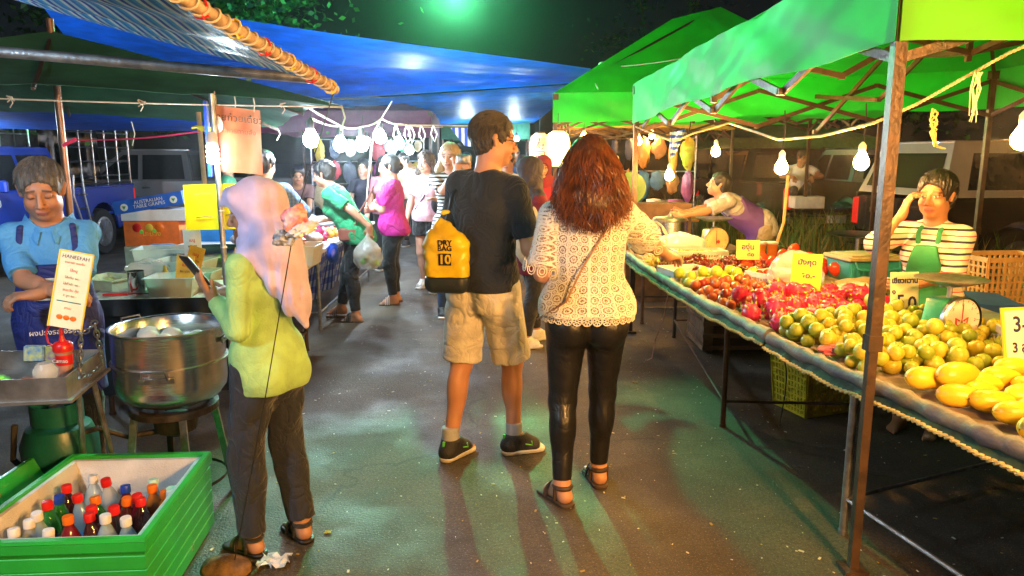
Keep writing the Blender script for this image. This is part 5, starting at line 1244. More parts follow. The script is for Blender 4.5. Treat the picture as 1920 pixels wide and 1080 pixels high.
def bottle(k, cap):
    key = k+cap
    if key in protos: return copy_tree(protos[key])
    t = thing('bottle', '', 'bottle'); mb = MB(); R_ = .034
    mb.lathe([(.02, 0), (R_*.92, .004), (R_, .02), (R_*.96, .05), (R_, .08), (R_*.97, .12), (R_, .15), (R_*.9, .172), (R_*.62, .198), (.0135, .215), (.012, .228)], (0, 0, 0), 18); mb.build('bottle_body', BT[k], t)
    mb = MB(); mb.lathe([(.0165, .222), (.0168, .224), (.0168, .244), (.0155, .248), (.001, .249)], (0, 0, 0), 18); mb.build('cap', CP[cap], t)
    mb = MB(); mb.lathe([(R_*1.02, .07), (R_*1.02, .13)], (0, 0, 0), 18, cap=False); mb.build('paper_label', {'d': M['red'], 'r': M['red'], 'w': mat('label_blue', (.1, .3, .6), .5), 'g': M['foam'], 'o': M['orange'], 'c': M['foam']}[k], t)
    protos[key] = t; return t
BL = [(213, 892, 'cR', 'topmost at the back'), (165, 896, 'wW', 'at the back next to the topmost red cap'), (120, 910, 'dR', 'at the back left'), (102, 928, 'gB', 'left of the back row'), (88, 943, 'gR', 'on the left side'), (161, 919, 'wR', 'in the second row'), (232, 913, 'rB', 'middle of the back'), (189, 930, 'gO', 'middle of the second row'), (222, 930, 'dO', 'right of the middle'), (222, 946, 'dR', 'in the very middle'), (183, 947, 'dR', 'left of the very middle'), (70, 958, 'wW', 'front left'), (128, 966, 'rO', 'front row, left of the water bottles in the cooler'), (180, 960, 'dR', 'behind the two big water bottles'), (195, 968, 'wW', 'front row, left of two'), (237, 967, 'wW', 'front row, right of two'), (268, 940, 'dR', 'on the right side'), (266, 922, 'rR', 'behind the right side'), (290, 908, 'oO', 'back right'), (300, 920, 'oO', 'right of the back'), (318, 908, 'cT', 'back right corner'), (278, 906, 'cT', 'back row by the orange caps'), (314, 926, 'cW', 'against the right wall'), (292, 962, 'wW', 'front right corner'), (335, 912, 'cW', 'farthest right at the back'), (75, 990, 'wW', 'nearest the front left'), (20, 995, 'cW', 'lower left by the lining'), (45, 975, 'cW', 'left lining side, half hidden')]
rr2 = random.Random(2)
for u, v, k, w_ in BL:
    q = G(u, v, .325); o = bottle(k[0], k[1]); o.location = (q.x, q.y, .325-.284+rr2.uniform(-.01, .01)); o.rotation_euler = (rr2.uniform(-.12, .12), rr2.uniform(-.12, .12), rr2.uniform(0, 6)); o.scale = (1.14, 1.14, 1.14); tag(o, '%s bottle, %s cap, %s' % (LABB[k[0]], LABC[k[1]], w_), 'bottle', 'drink bottles in the green cooler')
# ice water the bottles stand in
mb = MB(); q = ring(.058, .075); mb.add(q, [(0, 1, 2, 3)]); solo(mb, 'ice_water', mat('icewater', (.25, .33, .36), .15, bump=.6, bs=30, var=.3), 'dark iced water in the bottom of the green cooler', 'water', (cc.x, cc.y, .075))
# stone that weighs the string, its string and tied bags
mb = MB(); c = G(428, 1075); mb.ell(c+V((0, -.02, .035)), (.10, .07, .045), 18, 10, jit=.06); solo(mb, 'stone', mat('stone', (.16, .09, .04), .9, var=.5, vs=18, bump=.9, bs=30), 'rough brown stone tied to the black string on the road', 'stone', c)
top = V((pb.x+.0, pb.y-.02, pb.z-.01)); bot = V((c.x+.04, c.y-.03, .07)); k_ = P(556, 400, 2.52)
mb = MB(); mb.tube([top, k_, k_.lerp(bot, .5)+V((.006, 0, 0)), bot, bot+V((.01, -.02, -.03)), bot+V((-.03, .0, -.01)), bot], .0020, 6); solo(mb, 'string', M['wire'], 'taut black string from the awning pole down to the stone', 'string', top)
crumple('plastic_bag', 'red and white plastic bag tied on the black string', P(552, 413, 2.47), (.035, .03, .05), mat('red_bag', (.70, .03, .06), .3, col2=(.75, .5, .5), vs=22, bump=.8, bs=60), 11, amp=.6, M3=Matrix.Rotation(.5, 3, 'Y'))
crumple('plastic_bag', 'pale crumpled plastic bag knotted below the red one on the string', P(566, 432, 2.46), (.05, .03, .024), mat('white_bag', (.65, .68, .72), .3, bump=.8, bs=60), 12, amp=.7, M3=Matrix.Rotation(-.4, 3, 'Y'))
crumple('plastic_bag', 'silver and black plastic scrap at the knot of the string', P(533, 448, 2.47), (.034, .025, .028), mat('foil_bag', (.55, .6, .68), .3, .1, col2=(.05, .06, .09), vs=60, bump=.8, bs=60), 13, amp=.7)
# ---------------------------------------------------------------- metal tray cart of the vendor
TRT = mat('tray_metal', (.30, .30, .29), .4, .75, .25, 12, .2, 50, dirt=.5)
TC = [V((-1.63, 2.60, 0)), V((-1.71, 3.0, 0)), V((-2.35, 2.96, 0)), V((-2.30, 2.50, 0))]; tcn = sum(TC, V())/4
t = thing('tray_table', 'grey metal tray on thin legs in front of the man in the blue apron', 'tray', tcn)
def ringt(i_, z): return [V((c.x, c.y, z))+(tcn-c).normalized()*i_ for c in TC]
mb = MB(); Ls = [ringt(0, .715), ringt(0, .80), ringt(.008, .80), ringt(.008, .722)]; loops(mb, Ls); mb.add(ringt(0, .715), [(0, 1, 2, 3)]); mb.add(ringt(.008, .722), [(3, 2, 1, 0)]); mb.build('tray', TRT, t, smooth=False)
mb = MB(); loops(mb, [ringt(-.02, .705), ringt(-.02, .716), ringt(.03, .716), ringt(.03, .705)]); mb.build('flange', TRT, t, smooth=False)
for x, y, dx in ((-1.80, 2.95, .09), (-1.76, 2.98, -.03), (-2.25, 2.6, 0), (-2.28, 2.9, 0)): mb = MB(); mb.tube([V((x, y, .71)), V((x-dx, y+.12, 0))], .011, 8); mb.build('leg', M['galv'], t)
def jar(name, label, p, prof, mt, n=20, cat=None, extra=()):
    t = thing(name, label, cat or name.replace('_', ' '), p); mb = MB(); mb.lathe(prof, (0, 0, 0), n); mb.build('body', mt, t, world=False)
    for nm, pr, m_ in extra: mb = MB(); mb.lathe(pr, (0, 0, 0), n); mb.build(nm, m_, t, world=False)
    return t
sb = V((-1.74, 2.78, .725))
t = jar('sauce_bottle', 'squeeze sauce bottle with red nozzle cap and red label on the metal tray', sb, [(.028, 0), (.030, .005), (.030, .12), (.033, .13)], mat('sauce', (.55, .28, .20), .25, alpha=.9), 20, 'bottle', [('cap', [(.035, .128), (.036, .135), (.036, .152), (.028, .162), (.012, .168), (.008, .185), (.006, .215), (.003, .218)], M['red'])])
mb = MB(); mb.tube([(-.034, 0, .145), (-.055, 0, .16), (-.06, 0, .20), (-.045, 0, .225), (-.035, 0, .232)], .0035, 6); mb.ell((-.033, 0, .234), (.009, .008, .008)); mb.build('cap_strap', M['red'], t, world=False)
mb = MB(); mb.lathe([(.0312, .075), (.0312, .115)], (0, 0, 0), 20, cap=False); lb = mb.build('label_band', M['red'], t, world=False); o = text_mesh('lettering', 'Camao', .021, M['white'], None, (0.004, -.0335, .095), facing((0, -1, 0))); o.parent = lb
jar('plastic_cup', 'stack of clear plastic cups standing in the metal tray', (-1.74, 2.66, .723), [(.028, 0), (.030, .03), (.036, .035), (.037, .06), (.041, .065), (.043, .09), (.03, .11), (.027, .115)], M['clear'], 20, 'cup')
for i, (x, y, m_, lab) in enumerate(((-1.86, 2.62, M['clear'], 'twisted clear wrapper in the metal tray'), (-1.92, 2.58, M['red'], 'red wrapper with food bits in the metal tray'), (-1.98, 2.66, M['foam'], 'white paper scrap in the metal tray'), (-1.84, 2.72, mat('meat', (.28, .08, .03), .5), 'brown meat scraps in the metal tray'), (-2.0, 2.75, M['lime'], 'green wrapper in the metal tray'))): crumple('wrapper', lab, (x, y, .742), (.05, .035, .02), m_, 20+i, 'wrapper', .5)
for i, (x, m_, lab) in enumerate(((-1.95, mat('packet_blue', (.1, .25, .5), .4, col2=(.6, .6, .2), vs=40), 'blue and yellow seasoning packet behind the tray'), (-1.86, mat('packet_mix', (.6, .5, .1), .4, col2=(.3, .1, .3), vs=50), 'yellow and purple seasoning packet behind the tray'))):
    mb = MB(); mb.box((x, 2.93, .80), (.085, .03, .07), Euler((-.2, 0, .1*i)), bev=.006); solo(mb, 'packet', m_, lab, 'packet', (x, 2.93, .76))
# chain and tall price card clipped to the tray corner
cardR = Matrix.Rotation(.05, 3, 'Z') @ Matrix.Rotation(.20, 3, 'Y') @ Matrix.Rotation(-.12, 3, 'X'); c0 = P(133, 545, 2.62)
t = thing('price_card', 'tall tilted price card of small print with yellow edge by the apron', 'price card', c0)
mb = MB(); mb.box(c0, (.112, .003, .275), cardR); mb.build('card', M['paper'], t, smooth=False)
mb = MB(); mb.box(c0+cardR @ V((-.058, 0, 0)), (.006, .006, .279), cardR); mb.box(c0+cardR @ V((.058, 0, 0)), (.004, .006, .279), cardR); mb.box(c0+cardR @ V((0, 0, .14)), (.116, .006, .005), cardR); mb.build('border', M['ycard'], t, smooth=False)
Fc = cardR @ Matrix.Rotation(PI/2, 3, 'X')
for tx, s_, z, m_ in (('HANEEFAH', .019, .12, M['ink']), ('ซาลาเปา ขนมจีบ', .011, .10, M['inkr']), ('ไส้หมู', .013, .072, M['inkr']), ('ไส้ครีม ๑๐.-', .012, .045, M['wood']), ('ไส้ถั่วดำ ๑๐.-', .012, .022, M['wood']), ('ขนมจีบ กุ้ง', .013, .0, M['inkr']), ('๕ ลูก ๒๐.-', .012, -.02, M['wood']), ('ชานม', .012, -.065, M['inkr'])): text_mesh('writing', tx, s_, m_, t, c0+cardR @ V((0, -.0025, z)), Fc, depth=.0002)
mb = MB(); mb.box(c0+cardR @ V((.0, -.002, -.042)), (.085, .001, .004), cardR); mb.build('rule', mat('teal_ink', (.02, .15, .15), .5), t, smooth=False)
for k in range(3): mb = MB(); mb.ell(c0+cardR @ V((-.024+.024*k, -.002, -.10)), (.012, .002, .010), 10, 6); mb.build('bun_picture', M['orange'], t)
mb = MB()
def link_chain(a, b, n, sgn=.02):
    for i in range(n):
        p = V(a).lerp(V(b), (i+.5)/n)-V((0, 0, sgn*math.sin(PI*(i+.5)/n))); d = (V(b)-V(a)).normalized(); x, y, _ = frame_of(d); s1 = x if i % 2 else y
        L = (V(b)-V(a)).length/n*.75
        mb.tube([p+d*math.cos(q_)*L+s1*math.sin(q_)*.0085 for q_ in [2*PI*k/10 for k in range(11)]], .0028, 5)
link_chain(P(152, 625, 2.62), P(150, 705, 2.66), 7, 0); link_chain(P(178, 610, 2.62), P(192, 680, 2.8), 7, 0); link_chain(P(140, 622, 2.6), P(180, 600, 2.62), 5); link_chain(P(150, 705, 2.66), P(192, 680, 2.8), 5)
solo(mb, 'chain', M['steel'], 'pale metal chain holding the price card to the tray corner', 'chain', P(170, 660, 2.7))
# ---------------------------------------------------------------- steamer
sc_ = V((-1.545, 3.24, 0)); R_ = .24
t = thing('steamer_pot', 'big two tier aluminium steamer pot with side handles', 'pot', sc_+V((0, 0, .50)))
mb = MB(); mb.lathe([(.02, .498), (R_*.62, .50), (R_*.84, .525), (R_*.96, .565), (R_*.985, .60), (R_*.985, .685), (R_*1.03, .690), (R_*1.03, .70), (R_*.99, .702)], sc_, 64, cap=False); mb.build('lower_pot', M['alu'], t, ang=60)
mb = MB(); mb.lathe([(R_*.985, .7025), (R_*.985, .83), (R_*1.0, .842), (R_*1.03, .846), (R_*1.03, .852), (R_*.985, .85), (R_*.965, .845), (R_*.965, .76), (.001, .755)], sc_, 64, cap=False); mb.build('steamer_tier', M['alu'], t, ang=60)
mb = MB()
def handle(ang, z):
    d = V((math.cos(ang), math.sin(ang), 0)); s_ = V((-d.y, d.x, 0)); p = sc_+d*R_*1.0
    h = MB(); h.tube([p+V((0, 0, z))-s_*.05, p+d*.03+V((0, 0, z+.004))-s_*.05, p+d*.045+V((0, 0, z+.045))-s_*.045, p+d*.045+V((0, 0, z+.045))+s_*.045, p+d*.03+V((0, 0, z+.004))+s_*.05, p+V((0, 0, z))+s_*.05], .005, 8); h.build('handle', M['steel'], t)
    h = MB(); h.box(p+d*.003+V((0, 0, z-.008)), (.006, .14, .022), Matrix.Rotation(ang, 3, 'Z')); h.build('handle_plate', M['steel'], t)
handle(-1.38, .665); handle(2.6, .81); handle(.15, .79); handle(1.76, .665)
for i, (dx, dy, r_) in enumerate(((-.10, .02, .05), (-.02, .07, .05), (.0, -.05, .045), (.12, .02, .05), (-.14, .1, .05))):
    mb = MB(); mb.lathe([(.02, 0), (r_, .008), (r_*1.02, .03), (r_*.7, .052), (.012, .062), (.001, .058)], (0, 0, 0), 16); o = tag(mb.build('steamed_bun', mat('bun', (.72, .68, .58), .7, bump=.2, sss=0), None), 'white steamed bun inside the steamer pot', 'bun', 'steamed buns in the pot'); o.location = sc_+V((dx, dy, .757))
t = thing('gas_burner', 'tall dark iron burner stand under the steamer pot', 'burner', sc_)
mb = MB(); mb.lathe([(.15, .45), (.19, .455), (.19, .485), (.165, .49), (.15, .485)], sc_, 28, cap=False); mb.lathe([(.03, .33), (.09, .36), (.10, .42), (.05, .44)], sc_, 16); mb.tube([sc_+V((0, 0, .36)), sc_+V((-.2, -.05, .34)), sc_+V((-.3, -.1, .40))], .014, 8); mb.build('burner', mat('iron', (.05, .04, .035), .6, .5, .4, 20, .4), t)
for k in range(4):
    a = .6+k*PI/2; d = V((math.cos(a), math.sin(a), 0)); mb = MB(); mb.beam(sc_+d*.165+V((0, 0, .48)), sc_+d*.235, .03, .012); mb.build('leg', M['galv'] if k != 1 else M['rust'], t)
mb = MB(); mb.lathe([(.205, .12), (.205, .135)], sc_, 28, cap=False); mb.build('hoop', MATS['iron'], t)
mb = MB(); mb.tube([sc_+V((-.3, -.1, .40)), sc_+V((-.38, -.12, .38)), sc_+V((-.43, -.14, .28)), sc_+V((-.40, -.14, .1)), sc_+V((-.50, -.1, .03)), sc_+V((-.7, -.1, .25)), sc_+V((-.66, -.12, .42))], .013, 8); solo(mb, 'gas_hose', mat('hose', (.06, .06, .055), .6), 'grey gas hose curling from the burner to the cylinder', 'hose', sc_+V((-.4, -.12, 0)))
gc = V((-2.03, 3.15, 0)); t = jar('gas_cylinder', 'dark teal gas cylinder standing under the vendor tray', gc, [(.13, 0), (.15, .02), (.15, .05), (.155, .07), (.155, .34), (.13, .41), (.06, .44), (.03, .45)], mat('cyl', (.01, .13, .12), .35, bump=.1), 28, 'gas cylinder', [('valve', [(.02, .45), (.02, .48), (.03, .49), (.03, .5)], M['steel'])])
mb = MB(); mb.lathe([(.105, .43), (.105, .52), (.10, .52), (.10, .43)], (0, 0, 0), 24, cap=False); mb.build('collar', MATS['cyl'], t, world=False)
# red and yellow basket, far lower left
c = V((-1.93, 2.38, .38)); t = thing('basket', 'red plastic basket with yellow bits at the left picture edge', 'basket', c)
mb = MB(); mb.lathe([(.07, -.1), (.1, -.02), (.125, .05), (.13, .055), (.12, .05), (.09, -.02), (.065, -.09)], (0, 0, 0), 20, V((.25, -.1, 1))); mb.build('bowl', M['red'], t, world=False)
for i in range(6): mb = MB(); mb.ell((math.cos(i)*.06, math.sin(i)*.06, .02), (.03, .025, .02), 8, 6); mb.build('sauce_sachet', M['orange'] if i % 2 else M['lime'], t, world=False)
mb = MB(); mb.box((-1.97, 2.40, .14), (.28, .3, .28), bev=.01); solo(mb, 'stool', M['dark'], 'dark stool holding the red basket', 'stool', (-1.97, 2.4, 0))
# ---------------------------------------------------------------- counter behind
t = table('counter', 'dark cloth covered snack counter behind the steamer pot', [(-1.55, 4.45), (-2.55, 4.32), (-2.9, 6.0), (-1.6, 6.1)], [(-1.62, 4.55), (-2.5, 4.42), (-2.8, 5.9), (-1.7, 5.95)], mat('news', (.45, .45, .36), .7, var=.5, vs=12, bump=.3), z=.75)
mb = MB()
mb.sheet(lambda a, b: (-1.55-a*1.0, 4.44-a*.13-.012-.012*math.sin(a*40)*b, .752-b*.10), 50, 4, .002, V((0, 1, 0))); mb.sheet(lambda a, b: (-1.58-a*.94, 4.50-a*.12+.01*math.sin(a*20+b*4), .64-b*.5), 40, 8, .002, V((0, 1, 0))); mb.build('skirt', mat('dark_vinyl', (.012, .016, .022), .35, bump=.4, bs=8), t)
def tub(label, c, sz, mt=M['milky'], rz=0, fill=None, name='food_tub'):
    t = thing(name, label, 'tub', c, rz); X, Y, Z = sz; mb = MB()
    L_ = lambda s_, z, o=0: [V((x*(X/2*s_+o), y*(Y/2*s_+o), z)) for x, y in ((1, -1), (1, 1), (-1, 1), (-1, -1))]
    loops(mb, [L_(.86, 0), L_(1, Z), L_(1, Z, .012), L_(1, Z-.006, .012), L_(1, Z-.004, -.004), L_(.86, .004, -.004)]); mb.add(L_(.86, 0), [(0, 1, 2, 3)]); mb.build('tub', mt, t, world=False, smooth=False)
    if fill: mb = MB(); mb.grid(lambda a, b: ((a-.5)*X*.84, (b-.5)*Y*.84, Z*.55+.012*noise2(a*9, b*9, X*9)), 12, 12); mb.build('filling', fill, t, world=False)
    return t
YF = mat('filling_yellow', (.5, .45, .2), .6, bump=.8, bs=30); WF = mat('filling_white', (.6, .6, .5), .6, bump=.8, bs=30)
tub('front milky food tub with yellow filling on the counter edge', (-2.08, 4.50, .75), (.28, .22, .12), fill=YF, rz=.1)
tub('milky food tub behind the front one', (-2.05, 4.78, .75), (.24, .2, .11), fill=WF)
tub('wide milky tub at the middle of the counter', (-2.30, 5.15, .75), (.36, .26, .13), fill=WF, rz=-.1)
tub('tall milky tub at the back of the counter', (-2.6, 5.5, .75), (.38, .28, .17), rz=.2)
tub('pale box of leaves at the left end of the counter', (-2.62, 4.75, .75), (.30, .26, .07), mat('pale_green', (.45, .52, .35), .5), fill=YF, rz=-.3)
tub('shallow pale tray near the phone of the headscarf woman', (-1.78, 4.85, .75), (.34, .5, .035), M['card'], rz=-.25, name='tray')
crumple('plastic_bag', 'stack of thin plastic bags lying on the left of the counter', (-2.48, 4.98, .83), (.14, .1, .07), M['clear'], 31)
crumple('plastic_bag', 'knotted clear bag of brown sauce on the counter', (-1.92, 5.1, .84), (.06, .05, .09), mat('sauce_bag', (.45, .28, .16), .2, col2=(.75, .7, .6), vs=10), 32, knot=True)
crumple('plastic_bag', 'pile of noodle packets and napkins in front of the light post', (-1.85, 4.66, .775), (.17, .12, .03), mat('napkin', (.6, .62, .5), .6, bump=.7, bs=30), 33)
jar('steel_mug', 'tall steel mug standing left of the front food tub', (-2.33, 4.52, .75), [(.045, 0), (.048, .004), (.048, .14), (.051, .145), (.046, .143), (.045, .01)], M['chrome'], 20, 'mug')
jar('sauce_bottle', 'squat yellow sauce bottle behind the steel mug', (-2.24, 4.72, .75), [(.03, 0), (.032, .01), (.03, .09), (.012, .12), (.008, .15)], M['ycard'], 14, 'bottle')
mb = MB(); mb.box((-2.42, 4.44, .762), (.14, .03, .012), Euler((0, 0, .2))); mb.tube([V((-2.35, 4.45, .765)), V((-2.2, 4.46, .762))], .005, 6); solo(mb, 'scissors', M['red'], 'red handled scissors lying at the counter edge', 'scissors', (-2.4, 4.44, .76))
for u, v, y, wd, ht, tl, lab in ((345, 545, 4.5, .11, .22, .1, 'golden menu card with small print, left one of the pair by the tub'), (357, 520, 4.62, .10, .20, .28, 'golden menu card tilted right behind the other one'), (365, 500, 5.0, .12, .26, -.05, 'white and yellow menu card standing under the yellow board')):
    p = P(u, v, y); p.z = max(p.z, .755); pc = price_card(lab, p, wd, ht, 0, -.08, [('เมนู', .028, 0, .05, M['inkr']), ('๒๐ บาท', .02, 0, .01, M['wood'])], M['ink'], .1, mat('gold_card', (.62, .42, .05), .5) if y < 4.9 else M['white'], holder=False); pc.rotation_euler = (0, tl, 0)
jar('cooking_pot', 'wide shallow aluminium pot at the back of the counter', (-2.32, 5.62, .75), [(.2, 0), (.27, .03), (.29, .13), (.32, .14), (.30, .145), (.28, .12), (.001, .06)], M['alu'], 32, 'pot')
for x, y, m_, lab in ((-1.98, 5.35, M['lime'], 'bright green round lid on the counter'), (-1.78, 5.4, M['pink'], 'pink round plastic bowl on the counter')): jar('plastic_bowl', lab, (x, y, .752), [(.05, 0), (.09, .02), (.10, .045), (.09, .042), (.05, .012)], m_, 20, 'bowl')
for i, (x, y, lab) in enumerate(((-1.72, 4.98, 'open yellow paper box with flaps on the counter, nearest'), (-1.85, 5.22, 'open yellow paper box with flaps on the counter, farther'))):
    tub(lab, (x, y, .755), (.26, .2, .07), mat('ybox', (.60, .48, .12), .6), rz=-.5+i*.3, fill=WF, name='paper_box')
tub('white foam fish box behind the aluminium pot', (-1.72, 5.8, .75), (.4, .3, .16), M['white']); crumple('plastic_bag', 'orange and red packet bag on the foam box', (-1.78, 5.75, .94), (.16, .12, .07), M['orange'], 35)
crumple('plastic_bag', 'grey blue bundle lying on the counter near the crate boxes', (-2.75, 5.75, .83), (.18, .15, .09), mat('greyblue', (.15, .2, .32), .5, bump=.8, bs=30), 36)
# lamp post, sign and board
pp = P(403, 290, 4.42); t = thing('lamp_post', 'grey steel tube post clamped to the snack counter', 'post', (pp.x, pp.y, .75)); mb = MB(); mb.tube([V((pp.x+.02, pp.y, .0)), V((pp.x+.005, pp.y, 1.95))], .0165, 12); mb.build('tube', M['galv'], t)
mb = MB(); 
for z in (1.05, 1.27): mb.lathe([(.019, z), (.019, z+.008)], (pp.x+.015, pp.y, 0), 12)
mb.build('tape', M['white'], t)
q = P(399, 291, 4.33); t = thing('spiral_lamp', 'white compact lamp shining on the steel post under the orange sign', 'lamp', q); mb = MB()
mb.tube([q+V((math.cos(k*.5)*.026, math.sin(k*.5)*.026, -.05+k*.0022)) for k in range(50)], .009, 6); mb.build('tube', emis('cfl_glow', W_WHITE, 260), t); mb = MB(); mb.lathe([(.03, .06), (.032, .1), (.02, .13)], q, 14); mb.build('lamp_base', M['white'], t)
a0, a1 = P(392, 196, 4.46), P(487, 207, 4.60); sh_ = .385; t = thing('banner', 'orange banner sign with Thai lettering and a portrait, above the lamp post', 'sign', (a0+a1)/2)
BN = mat('banner_orange', (.50, .11, .03), .4, bump=.35, bs=7, col2=(.62, .30, .18), vs=3, stretch=(1, 1, .5), translu=.35)
mb = MB(); mb.sheet(lambda a, b: V(a0).lerp(V(a1), a)-V((0, 0, b*sh_))+V((0, .010*math.sin(a*9+b*2), 0)), 20, 16, .002, V((0, 1, 0))); mb.build('banner', BN, t)
bd = (a1-a0).normalized(); bn = V((bd.y, -bd.x, 0)); Fb = Matrix((bd, V((0, 0, 1)), bd.cross(V((0, 0, 1))))).transposed()
text_mesh('lettering', 'ขายก๋วยเตี๋ยว', .056, M['black'], t, a0.lerp(a1, .56)+V((0, -.016, -.065)), Fb, depth=.001); text_mesh('lettering', 'อาหารตามสั่ง', .04, mat('brownink', (.2, .05, .02), .5), t, a0.lerp(a1, .55)+V((0, -.016, -.14)), Fb, depth=.001)
mb = MB(); mb.ell(a0+(a1-a0)*.16+V((0, -.018, -.11)), (.032, .003, .05), 16, 10); mb.build('portrait', mat('portrait', (.5, .33, .22), .6, vs=30, col2=(.7, .6, .5)), t)
for f_ in (.12, .5, .88): mb = MB(); c = a0.lerp(a1, f_); mb.tube([c+V((0, 0, -.015)), c+V((.01, -.01, .03)), c+V((.0, 0, .08))], .004, 5); mb.build('hanging_cord', M['cord'], t)
mb = MB(); mb.beam(a0+V((-.02, 0, .02)), a0+V((-.02, 0, -.42)), .018, .03, V((0, 1, 0))); mb.build('side_rail', M['blue'], t, smooth=False)
b0, b1 = P(343, 347, 4.5), P(466, 343, 4.5); t = thing('board', 'bright yellow corrugated plastic board hung on the steel post', 'board', (b0+b1)/2); mb = MB(); YB = mat('yellow_board', (.85, .75, .0), .4, var=.04, bump=.05)
mb.sheet(lambda a, b: b0.lerp(b1, a)-V((0, -.004*math.sin(a*6), b*.275)), 10, 8, .004, V((0, 1, 0))); mb.build('panel', YB, t, smooth=False)
for a_, z_ in ((.3, .06), (.3, .2), (.75, .05), (.75, .19)): mb = MB(); c = b0.lerp(b1, a_)+V((0, -.004, -z_)); mb.tube([c+V((-.05, 0, 0)), c+V((0, -.003, .006)), c+V((.05, 0, .005))], .0025, 4); mb.build('tie_slot', M['wood'], t)
mb = MB(); mb.tube([P(372, 210, 5.3), P(384, 350, 5.3)]+[P(390, 430, 5.3)], .018, 8); solo(mb, 'bamboo_pole', mat('bamboo2', (.42, .33, .22), .6), 'pale wooden pole behind the yellow board', 'pole', P(384, 350, 5.3))
mb = MB(); mb.tube(sag(P(140, 262, 5.0), P(388, 244, 4.6), 12, .02), .005, 5)
for k in range(8): c = P(120+k*3, 272-k*1.5, 5.0); mb.ell(c, (.014, .012, .014), 6, 4)
solo(mb, 'cord', mat('pinkred_cord', (.6, .03, .12), .5), 'pink red cord tied between the canopy pole and the banner', 'cord', P(140, 262, 5))
mb = MB(); 
for k in range(5): mb.tube([P(360+k*2, 240-k, 4.6), P(378, 237+k*2, 4.55), P(396, 240+k, 4.5)], .007, 5)
solo(mb, 'yellow_strap', M['ycard'], 'yellow strap knotted beside the banner', 'strap', P(378, 238, 4.55))
# cartons stacked behind
def carton(label, c, sz, mt, rz, txt=None, tm=None, ts=.05, lid=None, pics=(), tilt=0):
    t = thing('carton', label, 'box', c, rz); R = Euler((0, tilt, 0)); mb = MB(); mb.box((0, 0, sz[2]/2), sz, R); mb.build('carton_body', mt, t, world=False, smooth=False)
    if txt: o = text_mesh('lettering', txt, ts, tm, None, (.0, -sz[1]/2-.002, sz[2]/2), Matrix.Rotation(-tilt*-1, 3, 'Y') @ facing((0, -1, 0)), depth=.001, space=.85); o.parent = t
    for x, z, r_, m_ in pics: mb = MB(); mb.lathe([(r_, 0), (r_*.9, .003), (.001, .004)], (x, -sz[1]/2-.0005, sz[2]/2+z), 14, V((0, -1, 0))); mb.build('picture', m_, t, world=False)
    return t
bx = -3.58
carton('pale green carton printed with the word APPLE, lowest of the stack', (bx, 7.5, .45), (.56, .36, .25), mat('cgreen', (.42, .50, .36), .7), 0, 'FRESH   APPLE', mat('brown_ink', (.2, .1, .05), .6), .05, pics=[(.2, 0, .04, M['lime'])])
carton('orange carton with fruit pictures, middle of the stack', (bx, 7.5, .705), (.54, .36, .25), mat('corange', (.75, .16, .02), .6), .03, 'มะม่วง', M['ycard'], .07, pics=[(-.14, .06, .045, M['red']), (-.02, .06, .04, M['ycard']), (.08, .06, .045, M['orange']), (-.1, .02, .02, M['lime']), (.03, .03, .02, M['lime'])])
for o in [carton('white bottomed blue carton reading AUSTRALIAN TABLE GRAPES, top of the stack', (bx+.05, 7.5, .96), (.66, .38, .11), M['white'], .05)]:
    mb = MB(); R = Matrix.Rotation(-.16, 3, 'Y'); mb.box((-.06, 0, .175), (.68, .385, .13), R); mb.build('lid', mat('cblue', (.01, .10, .48), .5), o, world=False, smooth=False)
    x = text_mesh('lettering', 'AUSTRALIAN\nTABLE GRAPES', .048, M['white'], None, (-.05, -.197, .178), R @ facing((0, -1, 0)), space=.85); x.parent = o
    for sx_ in (-.29, .19): mb = MB(); mb.lathe([(.036, 0), (.036, .003)], (sx_, -.194, .178+sx_*.16), 16, V((0, -1, 0))); b_ = mb.build('logo', M['white'], o, world=False); mb = MB(); mb.prism([(sx_-.02, -.199, .19+sx_*.16), (sx_+.02, -.199, .19+sx_*.16), (sx_, -.199, .155+sx_*.16)], .002, V((0, -1, 0))); mb.build('leaf_mark', MATS['leafgreen'], b_, world=False)
mb = MB(); mb.box((bx, 7.5, .22), (.75, .5, .44), bev=.01); solo(mb, 'wooden_crate', M['wood'], 'dark wooden crate under the stack of fruit cartons', 'crate', (bx, 7.5, 0))
# ---------------------------------------------------------------- left fruit stall in the middle distance
t = table('fruit_table', 'long fruit table under the white bulbs on the left of the aisle', [(-1.72, 6.62), (-3.2, 6.6), (-3.3, 9.6), (-1.78, 9.6)], [(-1.78, 6.7), (-3.1, 6.7), (-3.2, 9.4), (-1.84, 9.4)], M['white'], z=.75, frame=M['galv'])
mb = MB(); mb.sheet(lambda a, b: (-3.2+a*1.42, 6.66+.03*math.sin(a*30), .72), 2, 2, .002); mb = MB()
PLAID = stripes_mat('plaid', [(.55, .62, .75), (.03, .10, .42), (.3, .4, .7), (.02, .05, .25)], .16, 'Y', second=('Z', [(1, 1, 1), (.25, .35, .8)], .14), trans=.2)
mb.sheet(lambda a, b: (-1.95+.04*math.sin(a*26)*b-.1*b, 6.85+a*2.5, .73-b*.60), 60, 10, .002, V((1, 0, 0))); solo(mb, 'checked_tarpaulin', PLAID, 'blue and white checked tarpaulin hanging under the left fruit table', 'tarpaulin', (-1.95, 8, .7))
z7 = .75
q = copy_tree(DRAG); tag(q, 'pink dragon fruit lying on the left fruit table in front of the stooping woman', 'fruit', 'dragon fruit on the left table')
scatter(q, pile([(-1.85, 7.5), (-1.85, 6.95), (-2.5, 6.95), (-2.6, 7.6)], .052, 34, z7, .16, 21), rr, 'all')
pb_ = crumple('fruit_bag', 'bright pink netted fruit in a bag at the near corner of the left table', (0, 0, 0), (.085, .085, .065), mat('pinkbag', (.85, .06, .28), .4, bump=.5, bs=40), 41, 'fruit', .15, group='pink wrapped fruit on the left table')
